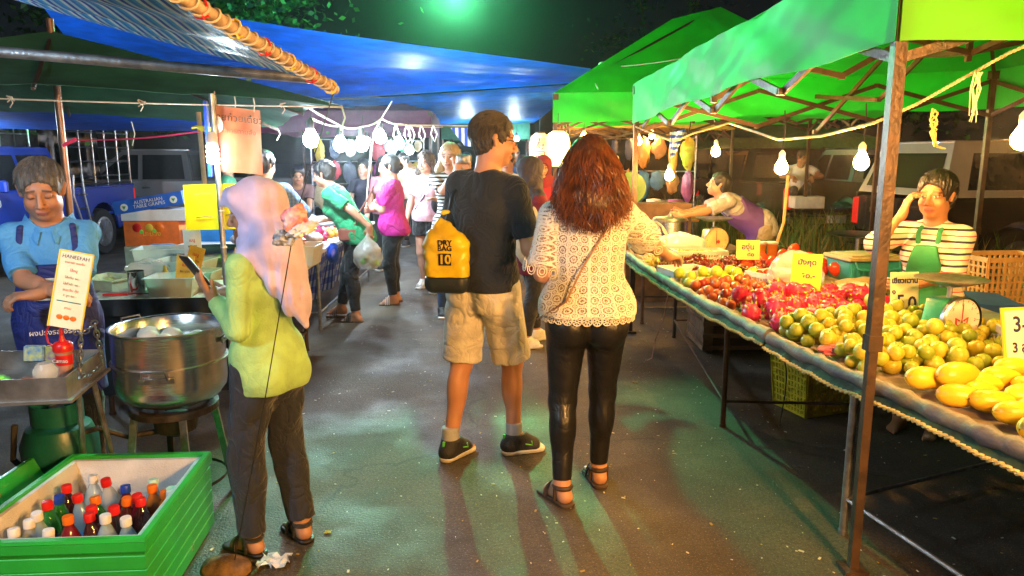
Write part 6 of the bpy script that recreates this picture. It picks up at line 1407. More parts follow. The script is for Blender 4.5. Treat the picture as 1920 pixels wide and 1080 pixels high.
scatter(pb_, pile([(-1.80, 6.95), (-1.80, 6.72), (-2.4, 6.72), (-2.4, 7.0)], .08, 13, z7, .2, 22), rr, 'z')
wb_ = crumple('fruit_bag', 'white foam wrapped fruit at the near edge of the left table', (0, 0, 0), (.075, .075, .05), mat('whitewrap', (.8, .72, .74), .6, bump=.4, bs=60), 42, 'fruit', .15, group='white wrapped fruit on the left table')
scatter(wb_, pile([(-1.78, 6.72), (-1.80, 6.64), (-2.5, 6.64), (-2.5, 6.8)], .07, 12, z7, .12, 23), rr, 'z')
for cn, (mt_, c_, n_, lab) in {'orange': (MATS['orange_skin'], [(-1.85, 8.1), (-1.85, 7.6), (-2.6, 7.6), (-2.6, 8.1)], 34, 'yellow orange fruit in the middle of the left table'), 'mangosteen': (rnd_col('purple', (.12, .01, .04), (.3, .03, .08), .35), [(-2.3, 8.9), (-2.3, 8.2), (-3.1, 8.1), (-3.1, 8.9)], 55, 'dark purple mangosteen behind the yellow fruit'), 'rambutan': (rnd_col('rambutan', (.45, .02, .02), (.7, .1, .08), .6, .8), [(-1.9, 9.4), (-1.9, 8.7), (-2.5, 8.8), (-2.5, 9.5)], 40, 'red rambutan at the far end of the left table')}.items():
    fr = fruit(cn, .036, mt_, lab, 'fruit', cn+' heaped on the left table'); scatter(fr, pile(c_, .036, n_, z7, .14, 31), rr)
tub('blue plastic basin standing at the left end of the fruit table', (-2.95, 7.5, z7), (.5, .36, .16), mat('basin', (.02, .22, .6), .35), name='basin')
for i in range(3): crumple('plastic_bag', ['white carrier bag lying among the purple fruit', 'white carrier bag with blue print on the left table', 'white carrier bag at the back of the left table'][i], (-2.15-.28*i, 8.35+.25*i, .86), (.22, .13, .06), mat('carrier', (.62, .66, .72), .4, col2=(.35, .45, .65), vs=8, bump=.6, bs=25), 51+i)
crumple('plastic_bag', 'blue plastic bag hanging at the corner of the left fruit table', (-1.68, 6.9, .68), (.05, .1, .10), M['blue'], 55)
# ---------------------------------------------------------------- parked pickups
def pickup(label, loc, rz, paint, L=5.1, Wd=1.76, cage=False, topper=None, tailgate_open=False, group='pickup trucks parked behind the stalls', tail=True, side_step=False):
    t = thing('pickup_truck', label, 'pickup truck', loc, math.radians(rz), group); B = lambda mb, n, m, p=t, **k: mb.build(n, m, p, world=False, **k)
    hw = Wd/2; yb, yc0, yc1, yf = -2.45, -.55, 1.25, 2.5    # bed end, cab rear, cab front, nose
    # lower body profile with wheel arches
    def prof(y0, y1, z0, z1): return [(y0, z0), (y1, z0), (y1, z1), (y0, z1)]
    def shell(pts, x0, x1): mb.prism([V((x0, y, z)) for y, z in pts], x1-x0, V((1, 0, 0)))
    def arc(cy, r, n=10): return [(cy-r*math.cos(PI*k/n), .40+r*math.sin(PI*k/n)) for k in range(n+1)]
    wr, wf = -1.42, 1.60
    low = [(yb, .52)]+arc(wr, .45)+arc(wf, .45)+[(yf, .48), (yf+.03, .78), (yf-.08, .98), (yc1+.15, 1.08), (yc1-.2, 1.10), (yc0, 1.10), (yc0-.03, 1.08), (yb, 1.08)]
    mb = MB(); 
    for sg in (-1, 1): shell(low, sg*hw-(.035 if sg > 0 else -.0), sg*hw+(.0 if sg > 0 else .035))
    mb.box((0, (yc1+yf)/2, 1.0), (Wd-.12, yf-yc1-.1, .10), bev=.03); mb.box((0, yf-.02, .8), (Wd-.08, .08, .42), bev=.02)
    mb.box((0, yc0-.04, .82), (Wd-.08, .06, .5)); mb.box((0, (yb+yc0)/2, .66), (Wd-.08, yc0-yb, .04)); mb.box((0, (yc0+yc1)/2+.1, .62), (Wd-.08, 1.9, .3))
    for sg in (-1, 1): mb.box((sg*(hw-.02), (yb+yc0)/2, 1.095), (.07, yc0-yb, .035), bev=.01)
    B(mb, 'body', paint, ang=30)
    mb = MB()   # cabin: tapered greenhouse
    zt = 1.68; bot = [(-hw+.03, yc0, 1.09), (hw-.03, yc0, 1.09), (hw-.03, yc1+.15, 1.09), (-hw+.03, yc1+.15, 1.09)]; tp = [(-hw+.2, yc0+.10, zt), (hw-.2, yc0+.10, zt), (hw-.2, yc1-.55, zt), (-hw+.2, yc1-.55, zt)]
    mb.add(bot+tp, [(0, 1, 5, 4), (1, 2, 6, 5), (2, 3, 7, 6), (3, 0, 4, 7), (4, 5, 6, 7)]); mb.box((0, (yc0+yc1)/2-.22, zt+.01), (Wd-.46, yc1-yc0-.55, .05), bev=.02); B(mb, 'cabin', paint, ang=30)
    def pane(q, o):   # four corners of bottom/top fractions on a cabin face
        q = [V(p)+V(o) for p in q]; mb = MB(); mb.add(q+[p-V(o)*.5 for p in q], [(0, 1, 2, 3), (7, 6, 5, 4), (0, 1, 5, 4), (1, 2, 6, 5), (2, 3, 7, 6), (3, 0, 4, 7)]); B(mb, 'window', M['glass_dark'], smooth=False)
    for sg in (-1, 1):
        def S(y, z): f = (z-1.09)/(zt-1.09); x = (hw-.03)+((hw-.2)-(hw-.03))*f; return (sg*x, y, z)
        pane([S(.42, 1.14), S(1.18, 1.14), S(.68, 1.60), S(.42, 1.60)], (sg*.012, 0, .0)); pane([S(-.42, 1.14), S(.34, 1.14), S(.34, 1.60), S(-.36, 1.60)], (sg*.012, 0, 0))
        mb = MB(); mb.box((sg*(hw+.005), .28, .98), (.02, .14, .03), bev=.005); B(mb, 'door_handle', M['dark'])
        mb = MB(); mb.box((sg*(hw+.12), 1.12, 1.2), (.18, .08, .16), bev=.03); B(mb, 'wing_mirror', paint)
        mb = MB(); mb.box((sg*(hw-.17), yf+.02, .86), (.3, .06, .16), bev=.02); B(mb, 'headlight', M['chrome'])
        mb = MB(); mb.box((sg*(hw-.06), yb-.01, .86), (.13, .06, .36), bev=.012); B(mb, 'tail_light', mat('tail_red', (.45, .01, .01), .12, bump=0, coat=.6, emit=(1, .03, .02), es=.25))
        for cy in (wr, wf):
            mb = MB(); mb.lathe([(.20, -.10), (.35, -.11), (.375, -.07), (.375, .07), (.35, .11), (.20, .10)], (sg*(hw-.12), cy, .375), 28, V((1, 0, 0))); w_ = B(mb, 'wheel', M['tyre'])
            mb = MB(); X_ = sg*(hw-.005); mb.lathe([(.24, 0), (.24, .01), (.20, .02), (.20, -.05), (.001, -.05)], (X_-sg*.01, cy, .375), 24, V((sg, 0, 0)))
            for k in range(6): a = k*PI/3; mb.beam(V((X_-sg*.0, cy, .375)), V((X_, cy+math.cos(a)*.21, .375+math.sin(a)*.21)), .05, .025, V((1, 0, 0)))
            mb.lathe([(.05, 0), (.045, .02), (.001, .025)], (X_-.0, cy, .375), 12, V((sg, 0, 0))); B(mb, 'rim', M['rim'], w_)
        mb = MB(); mb.box((sg*(hw-.14), wr, .66), (.22, .9, .5)); B(mb, 'wheel_arch', M['black']) if False else None
    a_, b_, c_, d_ = bot[0], bot[1], tp[1], tp[0]
    pane([(-.62, yc0+.01, 1.16), (.62, yc0+.01, 1.16), (.54, yc0+.085, 1.60), (-.54, yc0+.085, 1.60)], (0, -.012, 0)); pane([(-.74, yc1+.10, 1.14), (.74, yc1+.10, 1.14), (.6, yc1-.46, 1.62), (-.6, yc1-.46, 1.62)], (0, .02, .012))
    mb = MB(); mb.box((0, yb-.08, .5), (Wd-.06, .14, .16), bev=.02); mb.box((0, yb-.08, .60), (.6, .16, .03)); B(mb, 'rear_bumper', M['chrome']); mb = MB(); mb.box((0, yf+.08, .48), (Wd-.04, .16, .22), bev=.03); B(mb, 'front_bumper', paint)
    mb = MB(); mb.box((0, yb-.16, .52), (.34, .01, .13)); B(mb, 'number_plate', M['white'])
    mb = MB()
    if tailgate_open: mb.box((0, yb-.26, .70), (Wd-.22, .48, .05), bev=.01)
    else: mb.box((0, yb, .84), (Wd-.22, .05, .46), bev=.01); mb.box((0, yb-.03, .98), (.2, .02, .06))
    B(mb, 'tailgate', paint)
    if cage:
        mb = MB(); zc = 2.05; y0, y1 = yb+.03, yc0-.05
        for sg in (-1, 1):
            x = sg*(hw-.03)
            for z in (1.14, 1.27, 1.5, 1.72, 1.95, zc): mb.tube([V((x, y0, z)), V((x, y1, z))], .018 if z in (1.14, zc) else .013, 6)
            n = 5
            for i in range(n+1): y = y0+(y1-y0)*i/n; mb.tube([V((x, y, 1.1)), V((x, y, zc))], .018 if i in (0, n) else .012, 6)
            mb.tube([V((x+sg*.05, yc0-.1, 1.3)), V((x+sg*.05, yc0-.05, 1.0)), V((x+sg*.08, yc0-.2, .5))], .02, 6); mb.tube([V((x+sg*.05, yc0-.32, 1.3)), V((x+sg*.07, yc0-.3, 1.0)), V((x+sg*.09, yc0-.4, .5))], .02, 6)
            for k in range(3): mb.tube([V((x+sg*.08, yc0-.15, .6+.2*k)), V((x+sg*.08, yc0-.36, .6+.2*k))], .012, 6)
        for i in range(5): y = y0+(y1-y0)*i/4; mb.tube([V((-hw+.03, y, zc)), V((hw-.03, y, zc))], .016, 6)
        B(mb, 'cage', M['steel'])
    if topper:
        mb = MB(); y0, y1 = yb+.02, yc0-.02; zt2 = 1.74; w0 = hw-.02; w1 = hw-.2
        b2 = [(-w0, y0, 1.115), (w0, y0, 1.115), (w0, y1, 1.115), (-w0, y1, 1.115)]; t2 = [(-w1, y0+.2, zt2), (w1, y0+.2, zt2), (w1, y1, zt2), (-w1, y1, zt2)]
        mb.add(b2+t2, [(0, 1, 5, 4), (1, 2, 6, 5), (2, 3, 7, 6), (3, 0, 4, 7), (4, 5, 6, 7), (3, 2, 1, 0)]); mb.box((0, (y0+y1)/2+.08, zt2), (w1*2-.02, y1-y0-.25, .05), bev=.02); B(mb, 'canopy', topper, ang=30)
        for sg in (-1, 1):
            def S(y, z): f = (z-1.115)/(zt2-1.115); return (sg*(w0+(w1-w0)*f), y, z)
            pane([S(y0+.3, 1.2), S(y1-.2, 1.2), S(y1-.2, 1.62), S(y0+.42, 1.62)], (sg*.012, 0, 0))
        f1 = (1.2-1.115)/(zt2-1.115); f2 = (1.62-1.115)/(zt2-1.115)
        pane([(-w0*.82, y0+.2*f1, 1.2), (w0*.82, y0+.2*f1, 1.2), (w0*.74, y0+.2*f2, 1.62), (-w0*.74, y0+.2*f2, 1.62)], (0, -.014, 0))
    return t
car = lambda n, c, metal=.3: mat(n, c, .25, metal, .06, 3, .02, 8, coat=.7, dirt=.15)
PB = car('paint_blue', (.01, .05, .42)); PS = car('paint_silver', (.28, .29, .31), .6); PK_ = car('paint_black', (.012, .012, .014)); PW = car('paint_white', (.36, .36, .36), .1)
t = pickup('blue pickup truck with a steel tube cage over its bed', (-7.5, 10.6, 0), 180, PB, cage=True)
text_mesh('door_lettering', 'ซ. แสงชัย', .16, M['white'], t, V((-6.60, 9.3, .98)), facing((1, 0, 0)))
tarp('cloth', 'brown and silver insulated sheets inside the cage of the blue pickup', [(-7.1, 11.3, 2.0), (-7.1, 12.9, 2.0), (-7.1, 12.9, 1.2), (-7.1, 11.3, 1.2)], mat('foil_sheet', (.30, .16, .05), .3, .5, vs=3, col2=(.55, .55, .6), bump=.8, bs=6), 20, 10, 0, .03)['category'] = 'cloth'
pickup('silver grey double cab pickup behind the blue one', (-6.9, 15.2, 0), 101, PS)
pickup('black pickup truck with open tailgate and a man crouching in its bed', (5.25, 15.2, 0), 6, PK_, tailgate_open=True)
pickup('silver pickup truck parked right of the black one', (7.1, 14.6, 0), 8, PS)
pickup('dark pickup truck farthest left behind the green tent', (3.3, 19.5, 0), 2, PK_, topper=PK_)
pickup('black pickup with a white hardtop parked behind the seller in stripes', (7.25, 9.6, 0), -84, PK_, topper=PW)
pickup('black pickup truck with a red tail light at the right picture edge', (8.2, 12.2, 0), 20, PK_)
# ---------------------------------------------------------------- trees behind
LEAFM = [mat('leaf_dark', (.02, .06, .012), .5, var=.4, vs=1, bump=0, translu=.3), mat('leaf_light', (.05, .12, .02), .5, var=.4, vs=1, bump=0, translu=.3)]
def tree(label, loc, h, cr, seed, n=2600, ls=.12, cz=None, flat=.7):
    q = random.Random(seed); t = thing('tree', label, 'tree', loc, 0, 'trees behind the market'); mb = MB(); x, y, z = loc
    tip = V((x+q.uniform(-.4, .4), y, h*.6)); mb.tube([V(loc), V(loc).lerp(tip, .5)+V((.1, 0, 0)), tip], [.18, .13, .08], 8); cl = []
    for i in range(9):
        a = q.uniform(0, 6.28); e = V((x+math.cos(a)*cr*q.uniform(.4, .9), y+math.sin(a)*cr*q.uniform(.4, .9), h*q.uniform(.62, 1.0))); mb.tube([V(loc).lerp(tip, q.uniform(.6, 1)), tip.lerp(e, .5)+V((0, 0, .15)), e], [.06, .04, .015], 6); cl += [e, tip.lerp(e, .6)]
    mb.build('trunk', mat('bark', (.08, .055, .035), .9, bump=.8, bs=20, var=.3), t); mb = MB()
    for i in range(n):
        c = q.choice(cl); r_ = q.gauss(0, .42); d = V((q.gauss(0, 1), q.gauss(0, 1), q.gauss(0, flat))).normalized()*abs(r_)*cr*.62; p = c+d; a = V((q.gauss(0, 1), q.gauss(0, 1), q.gauss(0, .5))).normalized()*ls; b = a.cross(V((q.gauss(0, 1), q.gauss(0, 1), q.gauss(0, 1)))).normalized()*ls*.3; mb.cur = q.choice((0, 0, 1)); mb.add([p, p+a*.5+b, p+a, p+a*.5-b], [(0, 1, 2, 3)])
    mb.build('crown', LEAFM, t, smooth=False); return t
tree('leafy tree whose branches hang above the striped tarpaulin', (-4.9, 12.9, 0), 5.6, 3.0, 1, 5200, .13)
tree('dark tree standing behind the silver grey pickup', (-9.5, 18, 0), 4.5, 2.6, 2, 3000, .2)
tree('dark bushy tree standing behind the blue pickup', (-12.5, 16, 0), 4.2, 2.6, 3, 3000, .2)
tree('faint bare looking tree behind the bright green peaked tent', (4.5, 23, 0), 7.2, 2.6, 4, 700, .16)
tree('dark tree behind the silver pickup on the right', (10.5, 21, 0), 4.8, 3.0, 6, 2600, .2)
# ---------------------------------------------------------------- far stalls down the aisle
q = random.Random(77); cols = [(.6, .05, .08), (.65, .5, .05), (.05, .25, .6), (.7, .7, .68), (.5, .12, .4), (.08, .4, .2), (.7, .3, .05), (.04, .05, .1)]
cols += [(.62, .5, .3), (.6, .58, .5), (.5, .25, .08)]
HM = [mat('goods%d' % i, c, .5, bump=.5, bs=20) for i, c in enumerate(cols)]
def rack(label, a, b, z0, z1, rows, n, seed, sag_=.0):
    qq = random.Random(seed); a = V(a); b = V(b); t = thing('display_rack', label, 'rack', (a+b)/2); d = (b-a).normalized(); nn = V((d.y, -d.x, 0)); mb = MB()
    for f in (0, .5, 1): p = a.lerp(b, f); mb.tube([V((p.x, p.y, 0)), V((p.x, p.y, z1+.05))], .018, 8)
    for r_ in range(rows+1): z = z0+(z1-z0)*r_/rows; mb.tube([V((a.x, a.y, z)), V((b.x, b.y, z))], .012, 6)
    mb.build('frame', M['galv'], t)
    W = (b-a).length/n; hh = (z1-z0)/rows
    for r_ in range(rows):
        for i in range(n):
            p = a.lerp(b, (i+.5)/n)+nn*.03; z = z1-(z1-z0)*r_/rows; ww = W*qq.uniform(.5, 1.25); h_ = hh*qq.uniform(.5, 1.15); mb = MB()
            mb.ell((p.x, p.y, z-h_/2), (ww*.5, .07, h_*.5), 11, 8, jit=.2); mb.tube([V((p.x, p.y, z-.02)), V((p.x, p.y, z+.01))], .008, 5); mb.build('hanging_goods', qq.choice(HM), t)
    return t
rack('rack of colourful hanging goods on the left, behind the magenta shirted woman', (-3.9, 14.6, 0), (-1.9, 16.2, 0), .6, 1.9, 3, 8, 1)
rack('rack of hanging goods behind the yellow lanterns', (1.3, 14.4, 0), (3.4, 13.9, 0), .7, 1.9, 2, 8, 3)
table('stall_table', 'low cloth covered table behind the headscarf women', [(.9, 9.9), (2.5, 9.9), (2.5, 12), (1.0, 12)], [(1.0, 10), (2.4, 10), (2.4, 11.9), (1.1, 11.9)], HM[6], z=.75)
for i in range(5): jar('food_jar', ['red topped food jar', 'yellow topped food jar', 'blue topped food jar', 'pale topped food jar', 'purple topped food jar'][i]+' on the low table behind the headscarf women', (1.1+.28*i, 10.1+.1*(i % 2), .75), [(.09, 0), (.10, .02), (.10, .2), (.07, .25)], HM[3], 14, 'jar', [('lid', [(.1, .2), (.1, .25), (.02, .26)], HM[i])])
for p, wk, lab in (((-.9, 15.8, 1.85), False, 'white bulb over the farthest left rack'), ((1.2, 12.6, 1.9), True, 'warm bulb behind the yellow lanterns'), ((.62, 9.9, 1.68), True, 'warm bulb beside the larger yellow lantern'), ((2.6, 14, 1.95), True, 'warm bulb deep under the ochre awning'), ((-2.6, 13.5, 1.85), False, 'white bulb under the maroon canopy'), ((.1, 16.8, 1.95), False, 'white bulb at the far end of the aisle')): bulb(p, wk, lab, V(p)+V((0, 0, .3)), .05)
# steam pots at the far end of the right stall
jar('cooking_pot', 'tall steel cooking pot behind the longan at the end of the right stall', (1.55, 7.25, .72), [(.15, 0), (.17, .01), (.17, .24), (.18, .25)], M['alu'], 28, 'pot', [('lid', [(.175, .252), (.16, .275), (.03, .29), (.02, .31), (.001, .315)], M['steel'])])
mb = MB(); mb.lathe([(.15, 0), (.17, .012), (.17, .03), (.14, .035), (.001, .03)], (1.27, 8.0, 1.25), 32, V((-.3, -1, .1))); solo(mb, 'tray', mat('green_tray', (.08, .18, .015), .4), 'round lime green tray propped behind the cooking pot', 'tray', (1.27, 8.0, 1.1))
mb = MB(); mb.box((1.6, 8.2, .54), (.7, .3, 1.08)); solo(mb, 'cabinet', M['wood'], 'narrow wooden cabinet behind the cooking pot', 'cabinet', (1.6, 8.2, 0))
table('side_table', 'small table under the cooking pot at the end of the right stall', [(1.2, 6.9), (2.2, 6.9), (2.2, 7.55), (1.2, 7.55)], [(1.25, 6.95), (2.15, 6.95), (2.15, 7.5), (1.25, 7.5)], CLOTH)
jar('stool', 'round silver topped stool in the grass behind the tent', (3.95, 8.4, 0), [(.14, 0), (.12, .02), (.03, .04), (.03, .68), (.30, .70), (.34, .72), (.30, .725), (.001, .72)], M['steel'], 24, 'stool')
mb = MB(); mb.box((3.3, 7.9, .28), (.9, .4, .10), Euler((0, 0, .1)), bev=.01); mb.box((3.0, 7.9, .12), (.06, .36, .24)); mb.box((3.6, 7.9, .12), (.06, .36, .24)); solo(mb, 'bench', M['wood'], 'low purple brown bench at the edge of the grass', 'bench', (3.3, 7.9, 0))
mb = MB(); p = P(1475, 370, 5.6); mb.tube([V((p.x, p.y, 1.45)), V((p.x-.01, p.y, 1.1)), V((p.x-.05, p.y, .95))], .012, 6); solo(mb, 'strap', mat('tan_strap', (.5, .32, .12), .7), 'tan cloth strap hanging below the warm bulb', 'strap', p)
# low wire of pallets under the fruit table (stacked boxes in the dark)
mb = MB()
for i in range(4): mb.box((2.3, 6.15-.0*i, .05+.1*i), (1.5, .6, .03))
for x in (1.6, 2.3, 3.0): mb.box((x, 6.15, .19), (.08, .56, .35))
solo(mb, 'pallet', M['wood'], 'dark wooden pallet stack under the far end of the fruit table', 'pallet', (2.3, 6.15, 0))
# ---------------------------------------------------------------- the people
SKL = (.62, .33, .22); SKM = (.40, .205, .12); SKD = (.30, .145, .08)
hairb = mat('hair_black', (.012, .010, .009), .38, bump=.5, bs=80, stretch=(3, 3, .5)); hairbr = mat('hair_brown', (.05, .028, .015), .45, bump=.5, bs=80, stretch=(3, 3, .5)); hairgrey = mat('hair_grey', (.04, .04, .04), .5, col2=(.16, .16, .16), vs=30, bump=.6, bs=90, stretch=(3, 3, .5))
denim = mat('trouser_navy', (.010, .015, .030), .8, wr=.55, bump=.3, bs=150, sheen=.2); blk = mat('cloth_black', (.012, .012, .014), .8, wr=.55, bump=.2, bs=120, sheen=.2)
shoe_d = mat('shoe_dark', (.02, .022, .025), .6, bump=.5, bs=150); solew = mat('sole_white', (.6, .58, .52), .6)
D = math.radians
# man in black T-shirt
h = Human('man in a black T-shirt and pale shorts carrying a yellow dry bag, back to us', (-.150, 3.76, 0), -26, H=1.80, skin=(.55, .27, .16), h=.0058, w=.97, head=(-.95, .14, 0), lean=-.02, side=.075,
    hands={'L': dict(t=(-.20, .22, 1.02), pole=(-.3, -1, 0), d=(.3, .9, .1), n=(1, 0, 0), curl=.8), 'R': dict(t=(.22, .24, 1.15), pole=(.3, -1, -.4), d=(-.1, 1, .1), n=(-1, 0, -.2), curl=.9)},
    feet={'L': dict(p=(-.15, -.10, 0), yaw=-8), 'R': dict(p=(.12, .12, 0), yaw=-42, pole=(.3, 1, 0))}, beard=.35, brow=(.06, .035, .02), lips=(.4, .14, .1), shw=.89)
h.body(); h.shirt(mat('tshirt_black', (.008, .012, .022), .85, wr=.55, bump=.2, bs=90, sheen=.15), .02, .90, ('upper', .80), (.014, .020, 0), .009, 26, 4, loose=.02)
h.trousers(mat('shorts_beige', (.66, .62, .54), .85, wr=.55, bump=.35, bs=120), (.022, .045, .02, .02), ('thigh', .93), .010, 34, 6, .985, 'shorts', k=.02)
h.hair(mat('hair_short_brown', (.035, .022, .014), .5, bump=.7, bs=120), .008, 0, fringe=.040, wavy=.006, ff=160)
h.strands(hairbr, 1500, .028, 2); h.glasses(M['black']); h.shoes(shoe_d, solew, .011)
for i in (0, 1):
    a = h.an[i]; f = Field(.006); f.fcap(a+np.array([0, 0, -.02]), a+np.array([0, 0, .085]), .043, .046); f.plane(a+np.array([0, 0, -.01]), (0, 0, -1)); mesh_obj('sock', f.mesh('sock'), mat('sock_grey', (.42, .44, .48), .9, bump=.4, bs=200), h.root)
    fd, _ = h.ft[i]; sd = np.array([fd[1], -fd[0], 0]); mb = MB(); mb.box(a-fd*.055+np.array([0, 0, .0]), (.012, .012, .035), Euler((0, 0, 0))); mb.build('heel_tab', M['lime'], h.root, world=False)
    for sg in (-1, 1): mb = MB(); c_ = a+fd*.05-np.array([0, 0, .035])+sd*sg*.047; mb.tube([c_, c_+fd*.04+np.array([0, 0, -.012]), c_+fd*.035+np.array([0, 0, .012])], .004, 5); mb.build('shoe_stripe', M['lime'], h.root, world=False)
# yellow dry bag on his back
W3 = lambda x, y, z: V(h.root.matrix_basis @ V((x, y, z))) if False else wm(h.root) @ V((x, y, z))
bg = thing('dry_bag', 'yellow dry bag with black base and number 10 on the man', 'bag', W3(-.085, -.215, 1.155), D(-6))
f = Field(.007); [f.cap((-.068, 0, z_), (.068, 0, z_), .046, .046, .02) for z_ in (-.2, -.15, -.10, -.05, 0, .02)]; f.cap((-.058, .0, .055), (.05, .0, .045), .034, .032, .03); f.cap((-.042, .005, .095), (.028, .005, .080), .022, .02, .03); f.cap((-.028, .01, .130), (.012, .01, .115), .012, .012, .025); f.cap((-.018, .015, .165), (.012, .02, .172), .012, .010, .02); f.plane((0, 0, -.145), (0, 0, -1)); f.fold = foldfn(.007, 30, 9)
bagY = mat('drybag_yellow', (.78, .58, .0), .4, bump=.15, bs=12, coat=.2)
mesh_obj('bag_body', f.mesh('bag_body'), bagY, bg)
f = Field(.007); [f.cap((-.064, 0, z_), (.064, 0, z_), .047, .047, .02) for z_ in (-.185, -.15, -.10)]; f.fold = foldfn(.006, 28, 19); f.plane((0, 0, -.146), (0, 0, 1)); mesh_obj('bag_base', f.mesh('bag_base'), mat('bag_black', (.02, .025, .03), .45), bg)
yb_ = -.050
Fg = facing((0, -1, 0)); MBg = wm(bg); RBg = MBg.to_3x3()
mb = MB(); mb.box((.0, yb_+.002, -.055), (.062, .004, .058)); mb.build('number_patch', M['black'], bg, world=False)
text_mesh('number', '10', .062, bagY, bg, MBg @ V((0, yb_-.003, -.056)), RBg @ Fg, depth=.001, bold=.002); text_mesh('lettering', 'DRY\nBAG', .036, M['black'], bg, MBg @ V((0, yb_-.001, .012)), RBg @ Fg, depth=.001, space=.75, bold=.001)
mb = MB(); mb.box((-.068, yb_+.012, -.02), (.008, .006, .13)); mb.build('side_strap', M['black'], bg, world=False)
mb = MB(); pts = [W3(-.11, -.19, 1.24), W3(-.10, -.12, 1.41), W3(-.10, -.02, 1.475), W3(-.13, .08, 1.45), W3(-.16, .13, 1.32), W3(-.2, .12, 1.12), W3(-.21, .0, 1.0), W3(-.2, -.1, .95)]; mb.tube(pts, .011, 6, flat=.4); mb.build('shoulder_strap', M['black'], bg)
# woman in white lace top
h = Human('woman in a white lace top and black leggings with long auburn hair', (.345, 3.33, 0), 2, H=1.665, female=True, skin=(.55, .28, .17), h=.0058, w=1.13, head=(-.1, .05, 0), hipw=1.09, shw=.95,
    hands={'R': dict(t=P(1262, 488, 3.72), pole=(.3, -.6, -1), d=(.55, .8, -.15), n=(-.1, 0, -1), curl=.5), 'L': dict(t=(-.15, .24, 1.02), pole=(-.35, -.6, -.8), d=(.5, 1, .0), n=(0, 0, -1), curl=.6)},
    feet={'L': dict(p=(-.115, -.10, 0), yaw=28), 'R': dict(p=(.085, .10, 0), yaw=6)})
h.body()
leg = mat('leggings', (.010, .010, .012), .40, bump=.12, bs=12, spec=.5, coat=.06, wr=.2)
h.trousers(leg, (.008, .006, .006, .006), ('shin', .93), .002, 25, 4, 1.05, 'leggings')
def lace_mat():
    m, nt, b = newmat('lace'); N = nt.nodes; L = nt.links
    tc = N.new('ShaderNodeTexCoord'); sx = N.new('ShaderNodeSeparateXYZ'); L.new(tc.outputs['Object'], sx.inputs[0])
    def M2(op, a, b_=None, c=None):
        n = N.new('ShaderNodeMath'); n.operation = op
        for i, q_ in enumerate((a, b_, c)):
            if q_ is None: continue
            if isinstance(q_, (int, float)): n.inputs[i].default_value = q_
            else: L.new(q_, n.inputs[i])
        return n.outputs[0]
    ang = M2('MULTIPLY', M2('ARCTAN2', sx.outputs['X'], M2('MULTIPLY', sx.outputs['Y'], -1.0)), .165)
    nz = N.new('ShaderNodeTexNoise'); nz.inputs['Scale'].default_value = 7; L.new(tc.outputs['Object'], nz.inputs[0])
    X, Z = M2('ADD', ang, M2('MULTIPLY', nz.outputs['Fac'], .03)), M2('ADD', sx.outputs['Z'], M2('MULTIPLY', nz.outputs['Fac'], .035))
    ax_ = M2('ABSOLUTE', X)
    def rings(px, pz, ox, oz, r0, r1, wd):
        u_ = M2('SUBTRACT', M2('FRACT', M2('ADD', M2('DIVIDE', ax_, px), ox)), .5); v_ = M2('SUBTRACT', M2('FRACT', M2('ADD', M2('DIVIDE', Z, pz), oz)), .5)
        d = M2('SQRT', M2('ADD', M2('POWER', M2('MULTIPLY', u_, 1.0), 2.0), M2('POWER', M2('MULTIPLY', v_, pz/px*1.25), 2.0)))
        a = M2('LESS_THAN', M2('ABSOLUTE', M2('SUBTRACT', d, r0)), wd); b2 = M2('LESS_THAN', M2('ABSOLUTE', M2('SUBTRACT', d, r1)), wd*.8)
        return M2('MAXIMUM', a, b2)
    o1 = rings(.056, .044, .0, .0, .43, .20, .055); o2 = rings(.056, .044, .5, .5, .26, .10, .05)
    cb = M2('LESS_THAN', ax_, .008); cols_ = M2('LESS_THAN', M2('ABSOLUTE', M2('SUBTRACT', M2('FRACT', M2('DIVIDE', ax_, .112)), .02)), .035)
    vo = N.new('ShaderNodeTexVoronoi'); vo.feature = 'DISTANCE_TO_EDGE'; vo.inputs['Scale'].default_value = 95; L.new(tc.outputs['Object'], vo.inputs[0]); mesh_ = M2('LESS_THAN', vo.outputs['Distance'], .055)
    yoke = M2('MULTIPLY', M2('GREATER_THAN', Z, 1.30), M2('LESS_THAN', M2('FRACT', M2('DIVIDE', Z, .016)), .5))
    al = M2('MAXIMUM', M2('MAXIMUM', M2('MAXIMUM', o1, o2), M2('MAXIMUM', cb, cols_)), M2('MAXIMUM', mesh_, yoke))
    b.inputs['Base Color'].default_value = (.82, .80, .76, 1); b.inputs['Roughness'].default_value = .85; L.new(M2('MAXIMUM', al, .10), b.inputs['Alpha'])
    bp = N.new('ShaderNodeBump'); bp.inputs['Strength'].default_value = .6; bp.inputs['Distance'].default_value = .004; L.new(al, bp.inputs['Height']); L.new(bp.outputs[0], b.inputs['Normal']); return m
LACE = lace_mat()
h.shirt(mat('camisole', (.25, .14, .09), .8, bump=.2), .006, .95, None, name='camisole', fold=.001)
h.shirt(LACE, .024, .935, ('upper', .86), (.022, .040, 0), .007, 24, 8, name='lace_top', loose=.03)
mb = MB(); n_ = 30; hz = .935*h.s
